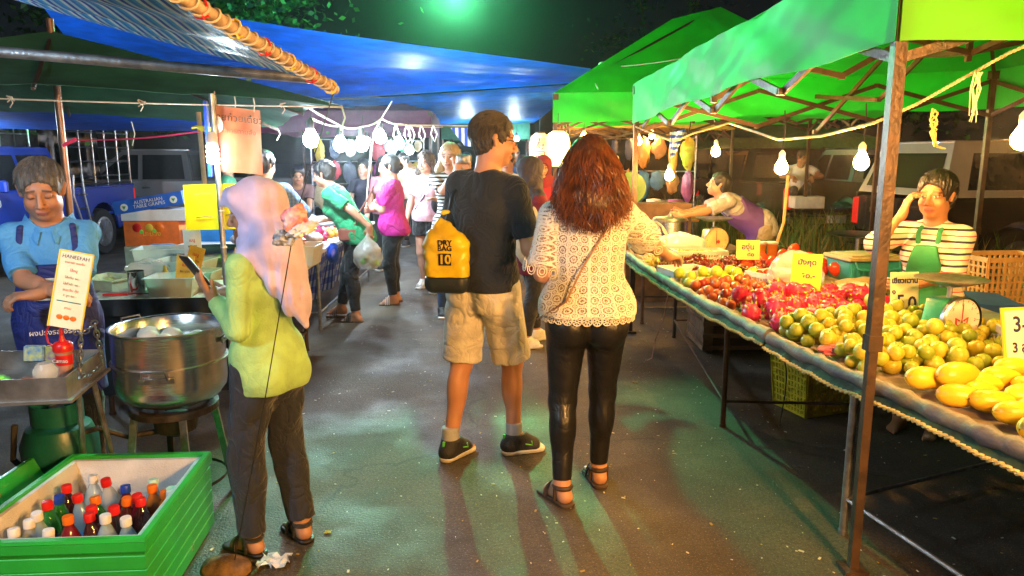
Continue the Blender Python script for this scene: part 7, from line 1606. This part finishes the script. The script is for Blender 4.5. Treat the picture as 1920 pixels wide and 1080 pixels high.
for i in range(n_):   # scalloped hem of crochet flowers
    a = 2*PI*i/n_; cx, cy_ = math.cos(a)*.215, math.sin(a)*.165; c = V((h.pel[0]+cx, h.pel[1]+cy_-.008, hz-.008)); nr = V((cx/.215**2, cy_/.165**2, 0)).normalized(); tx = V((-nr.y, nr.x, 0)); up_ = V((0, 0, 1))
    mb.tube([c+tx*math.cos(k*PI/6)*.021+up_*math.sin(k*PI/6)*.021 for k in range(13)], .0028, 4)
    for k in range(8): d_ = tx*math.cos(k*PI/4)+up_*math.sin(k*PI/4); mb.tube([c+d_*.005, c+d_*.019], .0026, 4)
    mb.tube([c+tx*math.cos(k*PI/3)*.006+up_*math.sin(k*PI/3)*.006 for k in range(7)], .0025, 4)
mb.build('hem_flowers', mat('crochet', (.8, .76, .66), .85), h.root, world=False)
for i in (0, 1):
    e = h.sh[i]+(h.el[i]-h.sh[i])*.86; d_ = V(h.el[i]-h.sh[i]).normalized(); x_, y_, _ = frame_of(d_); mb = MB()
    for k in range(11):
        a = 2*PI*k/11; c = V(e)+x_*math.cos(a)*.092+y_*math.sin(a)*.092+d_*.008; nr = (x_*math.cos(a)+y_*math.sin(a)); tx = nr.cross(d_)
        for rr_ in (.022, .012): mb.tube([c+tx*math.cos(q_)*rr_+d_*math.sin(q_)*rr_*1.2 for q_ in [2*PI*j/10 for j in range(11)]], .0027, 4)
    mb.build('sleeve_scallops', MATS['crochet'], h.root, world=False)
aub = mat('hair_auburn', (.075, .024, .010), .42, bump=.5, bs=60, var=.5, vs=14, stretch=(2, 2, .4)); h.hair(aub, .012, .09, .0, wavy=.004, full=.012, ff=120, h=.007)
mb = MB(); q = random.Random(9)     # loose wavy locks over the mass of hair
for i in range(2800):
    th = q.uniform(-2.2, 2.2); ph = q.uniform(.1, 1.35); R0 = np.array([math.sin(th)*math.sin(ph)*.094, -math.cos(th)*math.sin(ph)*.104-.02, .035+math.cos(ph)*.098]); s0 = V(h.hp(*R0)); spread = .092+.045*q.random()
    end = V(h.nb)+V((math.sin(th)*spread*1.15+q.uniform(-.03, .03), -.075-.065*max(0, math.cos(th))+q.uniform(-.02, .025), .01-q.random()**.8*(.07+.09*max(0, math.cos(th))))); midp = V((end.x*1.08+ (s0.x-end.x)*.25, min(s0.y, end.y)-.018-.02*q.random() if abs(th) < 1.4 else (s0.y+end.y)/2-.01, (s0.z+end.z)/2)); f1, f2, p1 = q.uniform(10, 17), q.uniform(8, 14), q.uniform(0, 6); am = q.uniform(.008, .022); pts = []
    for k in range(15):
        s_ = k/14; p = s0.lerp(midp, s_).lerp(midp.lerp(end, s_), s_); w_ = am*s_**.6; pts.append(p+V((math.sin(f1*s_+p1)*w_, math.cos(f2*s_+p1)*w_, math.sin(f1*s_)*w_*.3)))
    rad = q.uniform(.0009, .0024); mb.tube(pts, [rad*(1-.6*(k/14)**2) for k in range(15)], 3)
mb.build('hair_locks', mat('hair_auburn_light', (.17, .052, .016), .4, var=.5, vs=20, bump=0), h.root, world=False)
h.sandals(mat('strap_brown', (.05, .03, .02), .6), mat('sole_brown', (.07, .045, .03), .7))
mb = MB(); mb.tube([V(h.up(-.12, -.17, 1.02)), V(h.up(-.05, -.165, 1.17)), V(h.up(.05, -.15, 1.33)), V(h.up(.12, -.08, 1.45)), V(h.up(.13, .03, 1.44))], .005, 6); mb.tube([V(h.up(-.12, -.17, 1.02)), V(h.up(-.2, -.1, .95)), V(h.up(-.24, .0, .9))], .005, 6); mb.build('bag_strap', mat('strap_tan', (.35, .2, .1), .6), h.root, world=False)
# woman in lilac headscarf with phone
h = Human('woman in a lilac headscarf and lime top looking at her phone', (-.985, 2.88, 0), 64, H=1.485, female=True, skin=SKM, h=.0058, w=.95, head=(.60, .20, 0), lean=-.05,
    hands={'L': dict(t=P(402, 560, 2.86), pole=(-.25, -.5, -1), d=P(362, 512, 2.8)-P(402, 560, 2.86), n=V((.1, 0, 1)), curl=.3), 'R': dict(t=(.12, .30, 1.02), pole=(1, -.5, -.6), d=(-.6, .8, .1), n=(0, 0, 1), curl=.6)},
    feet={'L': dict(p=(-.12, .02, 0), yaw=-4), 'R': dict(p=(.06, -.08, 0), yaw=-25)}, bust=.9)
h.body()
TG = mat('top_lime', (.34, .58, .20), .85, wr=.3, bump=.25, bs=140, sheen=.15)
h.shirt(TG, .018, .80, ('fore', .90), (.014, .014, .014), .006, 26, 11, loose=.0, skirt=(.06, .125, .135), name='tunic'); h.trousers(denim, (.018, .024, .018, .026), ('shin', .95), .009, 26, 5, .98)
SCM = mat('scarf_lilac', (.58, .50, .78), .75, bump=.12, bs=200, sheen=.2, translu=.1)
h.scarf(SCM); h.sandals(blk, M['black'])
wr_ = V(wm(h.root) @ V(h.wr[0])); d_ = (P(362, 512, 2.8)-P(402, 560, 2.86)).normalized()
ph_c = wr_+d_*.12+V((.0, 0, .022)); mb = MB(); s_, t_, _ = frame_of(d_); mb.box(ph_c, (.07, .145, .009), Matrix((s_, d_, s_.cross(d_))).transposed(), bev=.003); ph = solo(mb, 'phone', M['black'], 'dark mobile phone held by the woman in the lilac headscarf', 'phone', ph_c)
# vendor in blue apron
h = Human('man in pale blue shirt and dark blue apron looking down', (-2.13, 3.40, 0), 205, H=1.55, skin=(.40, .20, .12), h=.0050, w=1.0, head=(.0, .36, .03), lean=.06, shw=.93,
    hands={'R': dict(t=P(108, 548, 3.10), pole=(1, -.6, -.6), d=(-1, .35, -.05), n=(0, -.2, -1), curl=.9), 'L': dict(t=P(70, 552, 3.08), pole=(-1, -.6, -.4), d=(1, .2, .0), n=(0, -.2, -1), curl=.9)}, headsc=1.10, brow=(.02, .017, .015), beard=.08, lips=(.26, .09, .08))
h.body(eyes=False); SHB = mat('shirt_skyblue', (.05, .27, .70), .8, wr=.3, bump=.3, bs=120, col2=(.09, .36, .75), vs=5)
h.shirt(SHB, .020, .90, ('upper', .88), (.012, .022, 0), .009, 26, 13, loose=.01, name='polo_shirt', neckc=.045); h.trousers(denim)
mb = MB()
for sg in (-1, 1): mb.sheet(lambda a, b: V(h.hp(0, 0, 0)) if False else V(h.nb)+V((sg*(.02+.075*a*1.0), .05+.055*(1-a)-.12*a*a, .012+.02*a-.05*(1-a)-b*(.055-.02*a)))+V((sg*b*.015, b*.02, 0)), 8, 4, .004, V((0, 0, -1)))
mb.build('collar', SHB, h.root, world=False)
def apron(h, m, top=1.28, bot=.55, g=.034, wtop=.13, wbot=.2, strap=True, name='apron'):
    f = Field(.007); h.torso(f, g); h.butt(f, g*.8); f.cap(h.pel, h.pel+np.array([0, .03, -.35]), .17*h.w, .18*h.w, .05, flat=((0, 1, 0), .75))
    f.cap(h.up(0, .022, 1.24), h.pel+np.array([0, .02, 0]), .148*h.w*h.s, .165*h.w*h.s, .05, flat=((0, 1, 0), .86)); f.plane((0, .015, 0), (0, -1, 0)); R = h.R; f.plane(h.up(0, 0, top), R @ np.array([0, 0, 1.])); f.plane((0, 0, bot), (0, 0, -1))
    for sg in (-1, 1): f.plane(h.up(sg*wtop, 0, top), R @ np.array([sg*1.0, 0, .28]))
    f.fold = foldfn(.004, 20, 21); o = mesh_obj(name, f.mesh(name), m, h.root)
    if strap:
        for sg in (-1, 1):
            mb = MB(); mb.tube([V(h.up(sg*wtop*.85, .128*h.w, top-.01)), V(h.up(sg*wtop*.95, .118*h.w, top+.08)), V(h.up(sg*wtop*.88, .06, 1.455)), V(h.up(sg*wtop*.7, -.04, 1.475)), V(h.up(sg*.05, -.12, 1.36)), V(h.up(-sg*.06, -.14*h.w, 1.15))], .013, 6, flat=.35); mb.build('apron_strap', m, h.root, world=False)
    return o
apron(h, mat('apron_blue', (.010, .022, .17), .7, wr=.55, bump=.2, bs=100), 1.27, .5, .042)
RW = wm(h.root); Fh = facing((0, 1, 0)); n_ = .158
def on_chest(h, x, z, g=.0): 
    return RW @ V(h.up(x, .098*h.w+.072+g, z))
RF = RW.to_3x3() @ facing(V(h.R @ np.array([0, 1., .0])))
mb = MB(); c = on_chest(h, 0.0, 1.15); mb.box(c, (.14, .10, .004), RF, bev=.001); mb.build('apron_print', M['white'], h.root, smooth=False)
text_mesh('lettering', 'รส BEST', .03, M['inkr'], h.root, on_chest(h, .0, 1.175, .003), RF); text_mesh('lettering', 'PEPPI', .052, mat('printblue', (.01, .06, .45), .5), h.root, on_chest(h, .0, 1.13, .003), RF, bold=.001)
text_mesh('lettering', 'ผงปรุงรส อร่อย', .032, M['white'], h.root, on_chest(h, 0, .93, .02), RF)
h.hair(hairgrey, .010, 0, fringe=.030, wavy=.005, ff=150); h.strands(mat('hair_grey_fine', (.10, .10, .10), .5, bump=0), 1200, .035, 3, .2)
# seller in striped top on the right
h = Human('seller in striped top and green apron resting head on hand', (2.36, 4.12, 0), 138, H=1.46, female=True, skin=(.42, .19, .085), h=.0050, w=1.08, head=(-.12, .05, .0), lean=.05,
    hands={'R': dict(t=P(1692, 402, 4.02), pole=(.8, .2, -1.0), d=(-.25, -.1, 1), n=(-.6, -.4, 0), curl=.6), 'L': dict(t=(.02, .26, .90), pole=(-1, -.4, -.4), d=(1, .2, 0), n=(0, -1, 0), curl=.5)}, headsc=1.12, bust=1.25, lips=(.4, .1, .08))
h.body(gaze=.001); ST = stripes_mat('striped_knit', [(.62, .56, .45), (.02, .02, .05), (.62, .56, .45), (.5, .05, .06)], .062, 'Z', .85, .012, widths=[0, .36, .56, .90])
h.shirt(ST, .020, .78, ('fore', .22), (.022, .028, .03), .009, 24, 15, loose=.01, name='striped_top'); h.trousers(blk); h.hair(hairb, .013, 0, fringe=.042, wavy=.006, bun=((0, -.10, .0), .045)); h.strands(hairb, 1200, .045, 4); apron(h, mat('apron_green', (.015, .20, .07), .7, bump=.2), 1.345, .45, .05, wtop=.065)
# leaning seller in grey shirt and purple apron
h = Human('man in grey shirt and purple apron leaning over the right stall', (2.55, 7.55, 0), 84, H=1.66, skin=SKM, h=.009, lean=.98, head=(0, -.25, 0), hands={'L': dict(t=P(1255, 412, 7.3), pole=(0, -1, -1), d=(0, 1, 0), n=(1, 0, 0), curl=.9), 'R': dict(t=P(1240, 412, 7.5), pole=(0, -1, -1), d=(0, 1, 0), n=(-1, 0, 0), curl=.9)}, feet={'L': dict(p=(-.1, -.1, 0)), 'R': dict(p=(.1, -.25, 0))})
h.body(); h.shirt(mat('shirt_grey', (.42, .40, .42), .85, wr=.55, bump=.2), .02, .84, ('upper', .8), (.016, .03, 0), .008, 22, 17); h.trousers(mat('trouser_khaki', (.3, .25, .17), .8, wr=.55), (.03, .03, .03, .03)); h.hair(hairb, .012, 0, fringe=.04, wavy=.005, h=.009)
apron(h, mat('apron_purple', (.12, .05, .30), .7), 1.3, .5, .034)
# stooping woman in green shirt
h = Human('woman in a green T-shirt stooping over the left fruit table', (-1.50, 7.12, 0), 84, H=1.60, female=True, skin=(.55, .28, .17), h=.009, w=1.12, lean=.52, head=(0, .25, 0), hands={'R': dict(t=P(608, 412, 7.3), pole=(.3, -.4, -1), d=(0, 1, -.2), n=(0, 0, -1), curl=.5), 'L': dict(t=P(696, 428, 6.92), pole=(-.3, -1, 0), d=(0, .05, -1), n=(1, 0, 0), curl=.9)}, feet={'L': dict(p=(-.1, .0, 0), yaw=-5), 'R': dict(p=(.1, .22, 0), yaw=5)})
h.body(); h.shirt(mat('tshirt_green', (.03, .34, .14), .8, wr=.55, bump=.2), .022, .84, ('upper', .75), (.016, .03, 0), .010, 22, 19, loose=.03); h.trousers(blk, end=('shin', .9)); h.hair(hairb, .012, 0, fringe=.05, wavy=.008, bun=((0, -.11, .03), .035), h=.009); h.sandals(blk, M['wood'], 'slide')
wl = wm(h.root) @ V(h.wr[0]); pbg = thing('shopping_bag', 'thin plastic carrier bag of vegetables held by the woman in the green shirt', 'plastic bag', wl-V((0, 0, .38)))
crb = crumple('bag', 'x', wl-V((0.02, .02, .27)), (.135, .10, .15), mat('thin_bag', (.7, .72, .66), .2, alpha=.45, bump=.8, bs=25), 61, knot=True, amp=.15)
for k_ in ('label', 'category'): del crb[k_]
mw = crb.location.copy(); crb.parent = pbg; crb.location = mw-pbg.location
for k in range(7): mb = MB(); mb.ell(wl+V((random.uniform(-.07, .07), random.uniform(-.05, .05)-.02, -.27-random.uniform(0, .08))), (.035, .03, .03), 10, 6, jit=.06); mb.build('vegetable', [M['lime'], MATS['orange_skin'], MATS['milky_plastic'], mat('veg', (.2, .25, .05), .5)][k % 4], pbg)
mb = MB(); c = wm(h.root) @ V((-.05, .30, .88)); mb.box(P(652, 440, 6.95), (.17, .07, .12), bev=.015); mb.tube([P(652, 428, 6.95)+V((.07, 0, .03)), P(672, 400, 6.92), P(690, 372, 6.93), P(700, 350, 7.0)], .008, 6); solo(mb, 'handbag', mat('bag_brown', (.28, .10, .07), .45), 'small brown shoulder bag worn by the woman in the green shirt', 'handbag', P(652, 440, 6.95))
# magenta shirt
h = Human('woman in a magenta T-shirt with arms folded behind the stooping woman', (-1.28, 7.95, 0), 88, H=1.58, female=True, skin=(.55, .28, .18), h=.009, w=1.15, head=(.15, .1, 0), hands={'L': dict(t=(.05, .22, 1.06), pole=(-.6, -.3, -1), d=(1, .2, 0), n=(0, -1, 0), curl=.5), 'R': dict(t=(-.05, .25, 1.02), pole=(.6, -.3, -1), d=(-1, .2, 0), n=(0, -1, 0), curl=.5)})
h.body(); h.shirt(mat('tshirt_magenta', (.48, .01, .22), .8, wr=.55, bump=.2), .022, .84, ('upper', .75), (.016, .028, 0), .009, 22, 23, loose=.03); h.trousers(blk, end=('shin', .9)); h.hair(hairb, .012, 0, fringe=.045, bun=((0, -.115, -.01), .042), h=.009); h.sandals(M['white'], M['wood'], 'slide')
# pink tee, glasses
h = Human('young woman with glasses in a pale pink T-shirt and dark shorts', (-1.0, 8.75, 0), 168, H=1.62, female=True, skin=SKL, h=.009, head=(-.25, .1, 0), w=1.03, feet={'L': dict(p=(-.11, .1, 0)), 'R': dict(p=(.11, -.15, 0))}, hands={'L': dict(t=(-.18, .2, 1.1), pole=(-.5, -1, -.4), d=(.5, .7, .2), n=(0, 0, -1), curl=.6)})
h.body(); h.shirt(mat('tshirt_pink', (.68, .42, .48), .8, wr=.55, bump=.2), .02, .90, ('upper', .6), (.014, .028, 0), .009, 22, 29, loose=.01); h.trousers(blk, (.02, .03, 0, 0), ('thigh', .45), name='shorts'); h.hair(hairbr, .014, .12, full=.01, h=.009, wavy=.01); h.glasses(M['black']); h.shoes(M['white'], solew, .012)
mb = MB(); mb.tube([V(h.up(-.1, .1, 1.42)), V(h.up(0, .14, 1.2)), V(h.up(.13, .1, 1.05))], .008, 6); mb.ell(V(h.up(-.2, .12, 1.12)), (.1, .08, .12), 12, 8); mb.build('backpack', M['black'], h.root, world=False)
# striped blonde behind the man
h = Human('blonde woman in a striped top holding up a camera behind the man in black', (-.60, 7.3, 0), 195, H=1.70, female=True, skin=SKL, h=.009, head=(-.5, .1, 0), hands={'R': dict(t=(.0, .32, 1.46), pole=(.6, -.3, -1), d=(-.3, .2, 1), n=(0, -1, 0), curl=.6), 'L': dict(t=(-.1, .32, 1.42), pole=(-.6, -.3, -1), d=(.3, .2, 1), n=(0, -1, 0), curl=.6)})
h.body(); h.shirt(stripes_mat('striped_white', [(.7, .68, .62), (.03, .03, .05)], .035, 'Z'), .02, .85, ('upper', .8)); h.trousers(mat('jeans', (.03, .06, .12), .8)); h.hair(mat('hair_blonde', (.34, .25, .12), .45, bump=.5, bs=60), .014, .2, full=.015, h=.009, wavy=.008); h.shoes(shoe_d, solew)
c = wm(h.root) @ V((-.06, .34, 1.56)); mb = MB(); mb.box(c, (.13, .07, .085), bev=.012); mb.lathe([(.03, 0), (.032, .05), (.02, .055)], c, 16, V((0, -1, 0))); solo(mb, 'camera_compact', M['steel'], 'silver and black compact camera held up by the blonde woman', 'camera', c)
# headscarf women
h = Human('woman in a dark grey headscarf and maroon dress facing right between the couple', (.15, 6.15, 0), -62, H=1.56, female=True, skin=SKM, h=.008, w=1.08, head=(-.15, .05, 0), hands={'R': dict(t=(.1, .3, 1.02), pole=(1, -.5, -1), d=(-.3, 1, .1), n=(0, 0, 1), curl=.5), 'L': dict(t=(-.1, .28, 1.0), pole=(-1, -.5, -1), d=(.3, 1, .1), n=(0, 0, 1), curl=.5)}, feet={'L': dict(p=(-.1, .12, 0)), 'R': dict(p=(.1, -.1, 0))})
h.body(); h.shirt(mat('dress_maroon', (.18, .012, .03), .8, wr=.55, bump=.2), .024, .70, ('fore', .9), (.02, .025, .02), .010, 18, 31, loose=.05, skirt=(.15, .16, .18), name='tunic'); h.trousers(blk, end=('shin', .9)); h.hijab(mat('scarf_grey', (.055, .045, .06), .8, wr=.55, bump=.2), .30, .22, .18, 7, .008, .008); h.shoes(solew, solew, .010)
crumple('shopping_bag', 'pale plastic shopping bags held in front of the woman in the grey headscarf', (.17, 5.75, .92), (.16, .12, .2), mat('pale_bag', (.62, .56, .44), .4, bump=.7, bs=25, alpha=.9), 71, knot=True)
h = Human('woman in a brown and red headscarf facing us beside the lanterns', (.33, 7.9, 0), 176, H=1.57, female=True, skin=SKL, h=.009, w=1.05, head=(0, .05, 0)); h.body(); h.shirt(mat('dress_red', (.45, .02, .03), .8), .024, .72, ('fore', .9), skirt=(.12, .15, .17)); h.trousers(blk); h.hijab(mat('scarf_red', (.16, .03, .04), .8, col2=(.30, .02, .03), vs=4), .28, .26, .18, 9, .009, .008); h.shoes(blk, solew)
# man in glasses between them, face at the shoulder of the man in black
h = Human('man with glasses in a white shirt behind the grey headscarf', (-.05, 8.6, 0), 172, H=1.64, skin=SKM, h=.010, head=(-.1, .05, 0)); h.body(); h.shirt(M['white']); h.trousers(denim); h.hair(hairb, .012, fringe=.04, h=.010); h.glasses(M['black']); h.shoes(shoe_d, solew)
# crouching man in the pickup bed
h = Human('man in a white T-shirt crouching in the bed of the black pickup', (4.95, 12.95, .68), 168, H=1.68, skin=SKD, h=.011, hipdrop=.62, lean=.45, head=(.3, .35, 0), feet={'L': dict(p=(-.16, .15, 0)), 'R': dict(p=(.16, .1, 0))}, hands={'L': dict(t=(-.12, .55, .55), pole=(-1, -.5, 0), d=(0, 1, -.3), n=(0, 0, -1), curl=.5), 'R': dict(t=(.15, .55, .55), pole=(1, -.5, 0), d=(0, 1, -.3), n=(0, 0, -1), curl=.5)})
h.body(); h.shirt(M['white'], hem=.25, bott=False); h.trousers(denim, top=3); h.hair(hairb, .012, fringe=.04, h=.010); h.shoes(shoe_d, solew)
mb = MB(); mb.box((4.95, 12.5, .82), (.5, .3, .2), bev=.01); solo(mb, 'foam_box', M['foam'], 'white foam box in the bed of the black pickup', 'box', (4.95, 12.5, .72))
# sellers on the left
h = Human('woman seen in profile between the banner and the yellow board', (-1.92, 5.9+.6, 0), -78, H=1.58, female=True, skin=SKL, h=.009, head=(0, 0, 0)); h.body(); h.shirt(HM[5]); h.trousers(blk); h.hair(hairb, .013, fringe=.045, bun=((0, -.11, 0), .04), h=.009); h.root.location = (-3.75, 9.9, 0); h.shoes(shoe_d, solew)
h = Human('seller in a blue checked shirt with bright green apron straps, back to us', (-2.55, 8.0-.0, 0), 12, H=1.62, skin=SKM, h=.009, w=1.12, head=(-.7, .1, 0), hands={'R': dict(t=(.25, .3, 1.0), pole=(1, -1, 0), d=(0, 1, 0), n=(-1, 0, 0), curl=.7)}); h.root.location = (-2.12, 6.36, 0)
h.body(); h.shirt(stripes_mat('shirt_check', [(.16, .26, .42), (.10, .18, .32)], .03, 'X', second=('Z', [(1, 1, 1), (.75, .8, .9)], .03)), .022, .86, ('fore', .3), fold=.009); h.trousers(denim); h.hair(hairb, .016, fringe=.05, wavy=.006, h=.009); h.shoes(shoe_d, solew)
for sg in (-1, 1): mb = MB(); mb.tube([V(h.up(sg*.11, -.06, 1.455)), V(h.up(sg*.08, -.135, 1.38)), V(h.up(-sg*.02, -.160, 1.22)), V(h.up(-sg*.11, -.165, 1.0)), V(h.up(-sg*.15, -.12, .95))], .014, 6, flat=.35); mb.build('apron_strap', M['lime'], h.root, world=False)
h = Human('dark dressed seller bending over the back of the left fruit table', (-2.95, 10.2, 0), -160, H=1.58, skin=SKD, h=.010, lean=.75, head=(0, .2, 0), hands={'L': dict(t=(-.1, .6, .85), pole=(0, -1, -1), d=(0, 1, -.3), n=(0, 0, -1), curl=.6), 'R': dict(t=(.1, .6, .85), pole=(0, -1, -1), d=(0, 1, -.3), n=(0, 0, -1), curl=.6)})
h.body(); h.shirt(mat('shirt_brown', (.10, .05, .05), .8)); h.trousers(blk); h.hair(hairb, .013, fringe=.05, h=.010); h.shoes(shoe_d, solew)
CROWD = [('seller in a dark shirt seated under the white bulbs', -2.1, 10.6, 178, 1.52, (.03, .03, .05), 1, SKL), ('seller in a pink vest behind the far end of the left table', -1.75, 10.2, 165, 1.56, (.5, .2, .25), 1, SKL), ('shopper in a black top walking away down the aisle', -.7, 11.5, 8, 1.62, (.02, .02, .03), 0, SKM), ('shopper in a white shirt standing by the far left stall', -1.35, 11.8, 160, 1.66, (.6, .6, .58), 1, SKM), ('shopper in a blue shirt standing in the far aisle', -.15, 12.6, 190, 1.68, (.04, .12, .4), 0, SKM), ('shopper in an orange top in the far aisle', -1.0, 13.8, 175, 1.6, (.6, .2, .03), 1, SKL), ('shopper in a grey top far down the aisle', -.5, 15.2, 5, 1.65, (.2, .2, .22), 0, SKM), ('shopper in a purple top right of the lanterns', 1.2, 11.2, 190, 1.6, (.3, .08, .35), 1, SKM), ('shopper in a teal top in the middle of the far aisle', .15, 10.6, 10, 1.58, (.02, .3, .3), 1, SKM), ('shopper in a cream top far left of the aisle', -1.9, 13.2, 150, 1.62, (.5, .45, .3), 0, SKL), ('shopper in a dark red top far down the aisle', .35, 14.0, 185, 1.66, (.35, .02, .03), 0, SKM), ('shopper in a yellow top deep in the aisle', -1.4, 16.5, 175, 1.6, (.6, .45, .03), 1, SKM), ('tall shopper in a black cap deep in the aisle', .1, 17.6, 180, 1.74, (.02, .02, .02), 0, SKD), ('shopper in a brown dress right of the lanterns', 1.75, 12.9, 200, 1.58, (.2, .09, .04), 1, SKM)]
for i, (lab, x, y, fc, H_, c, fem, sk) in enumerate(CROWD):
    h = Human(lab, (x, y, 0), fc, H=H_, female=bool(fem), skin=sk, h=.013, w=1.05, head=(random.uniform(-.4, .4), .1, 0), group='people in the far crowd', feet={'L': dict(p=(-.1, .1, 0)), 'R': dict(p=(.1, -.1, 0))}); h.body(); h.shirt(mat('crowd%d' % i, c, .8)); h.trousers(blk if i % 2 else denim)
    h.hair(hairb, .013, .15 if fem and i % 2 else 0, fringe=.045, h=.012); h.shoes(shoe_d, solew)
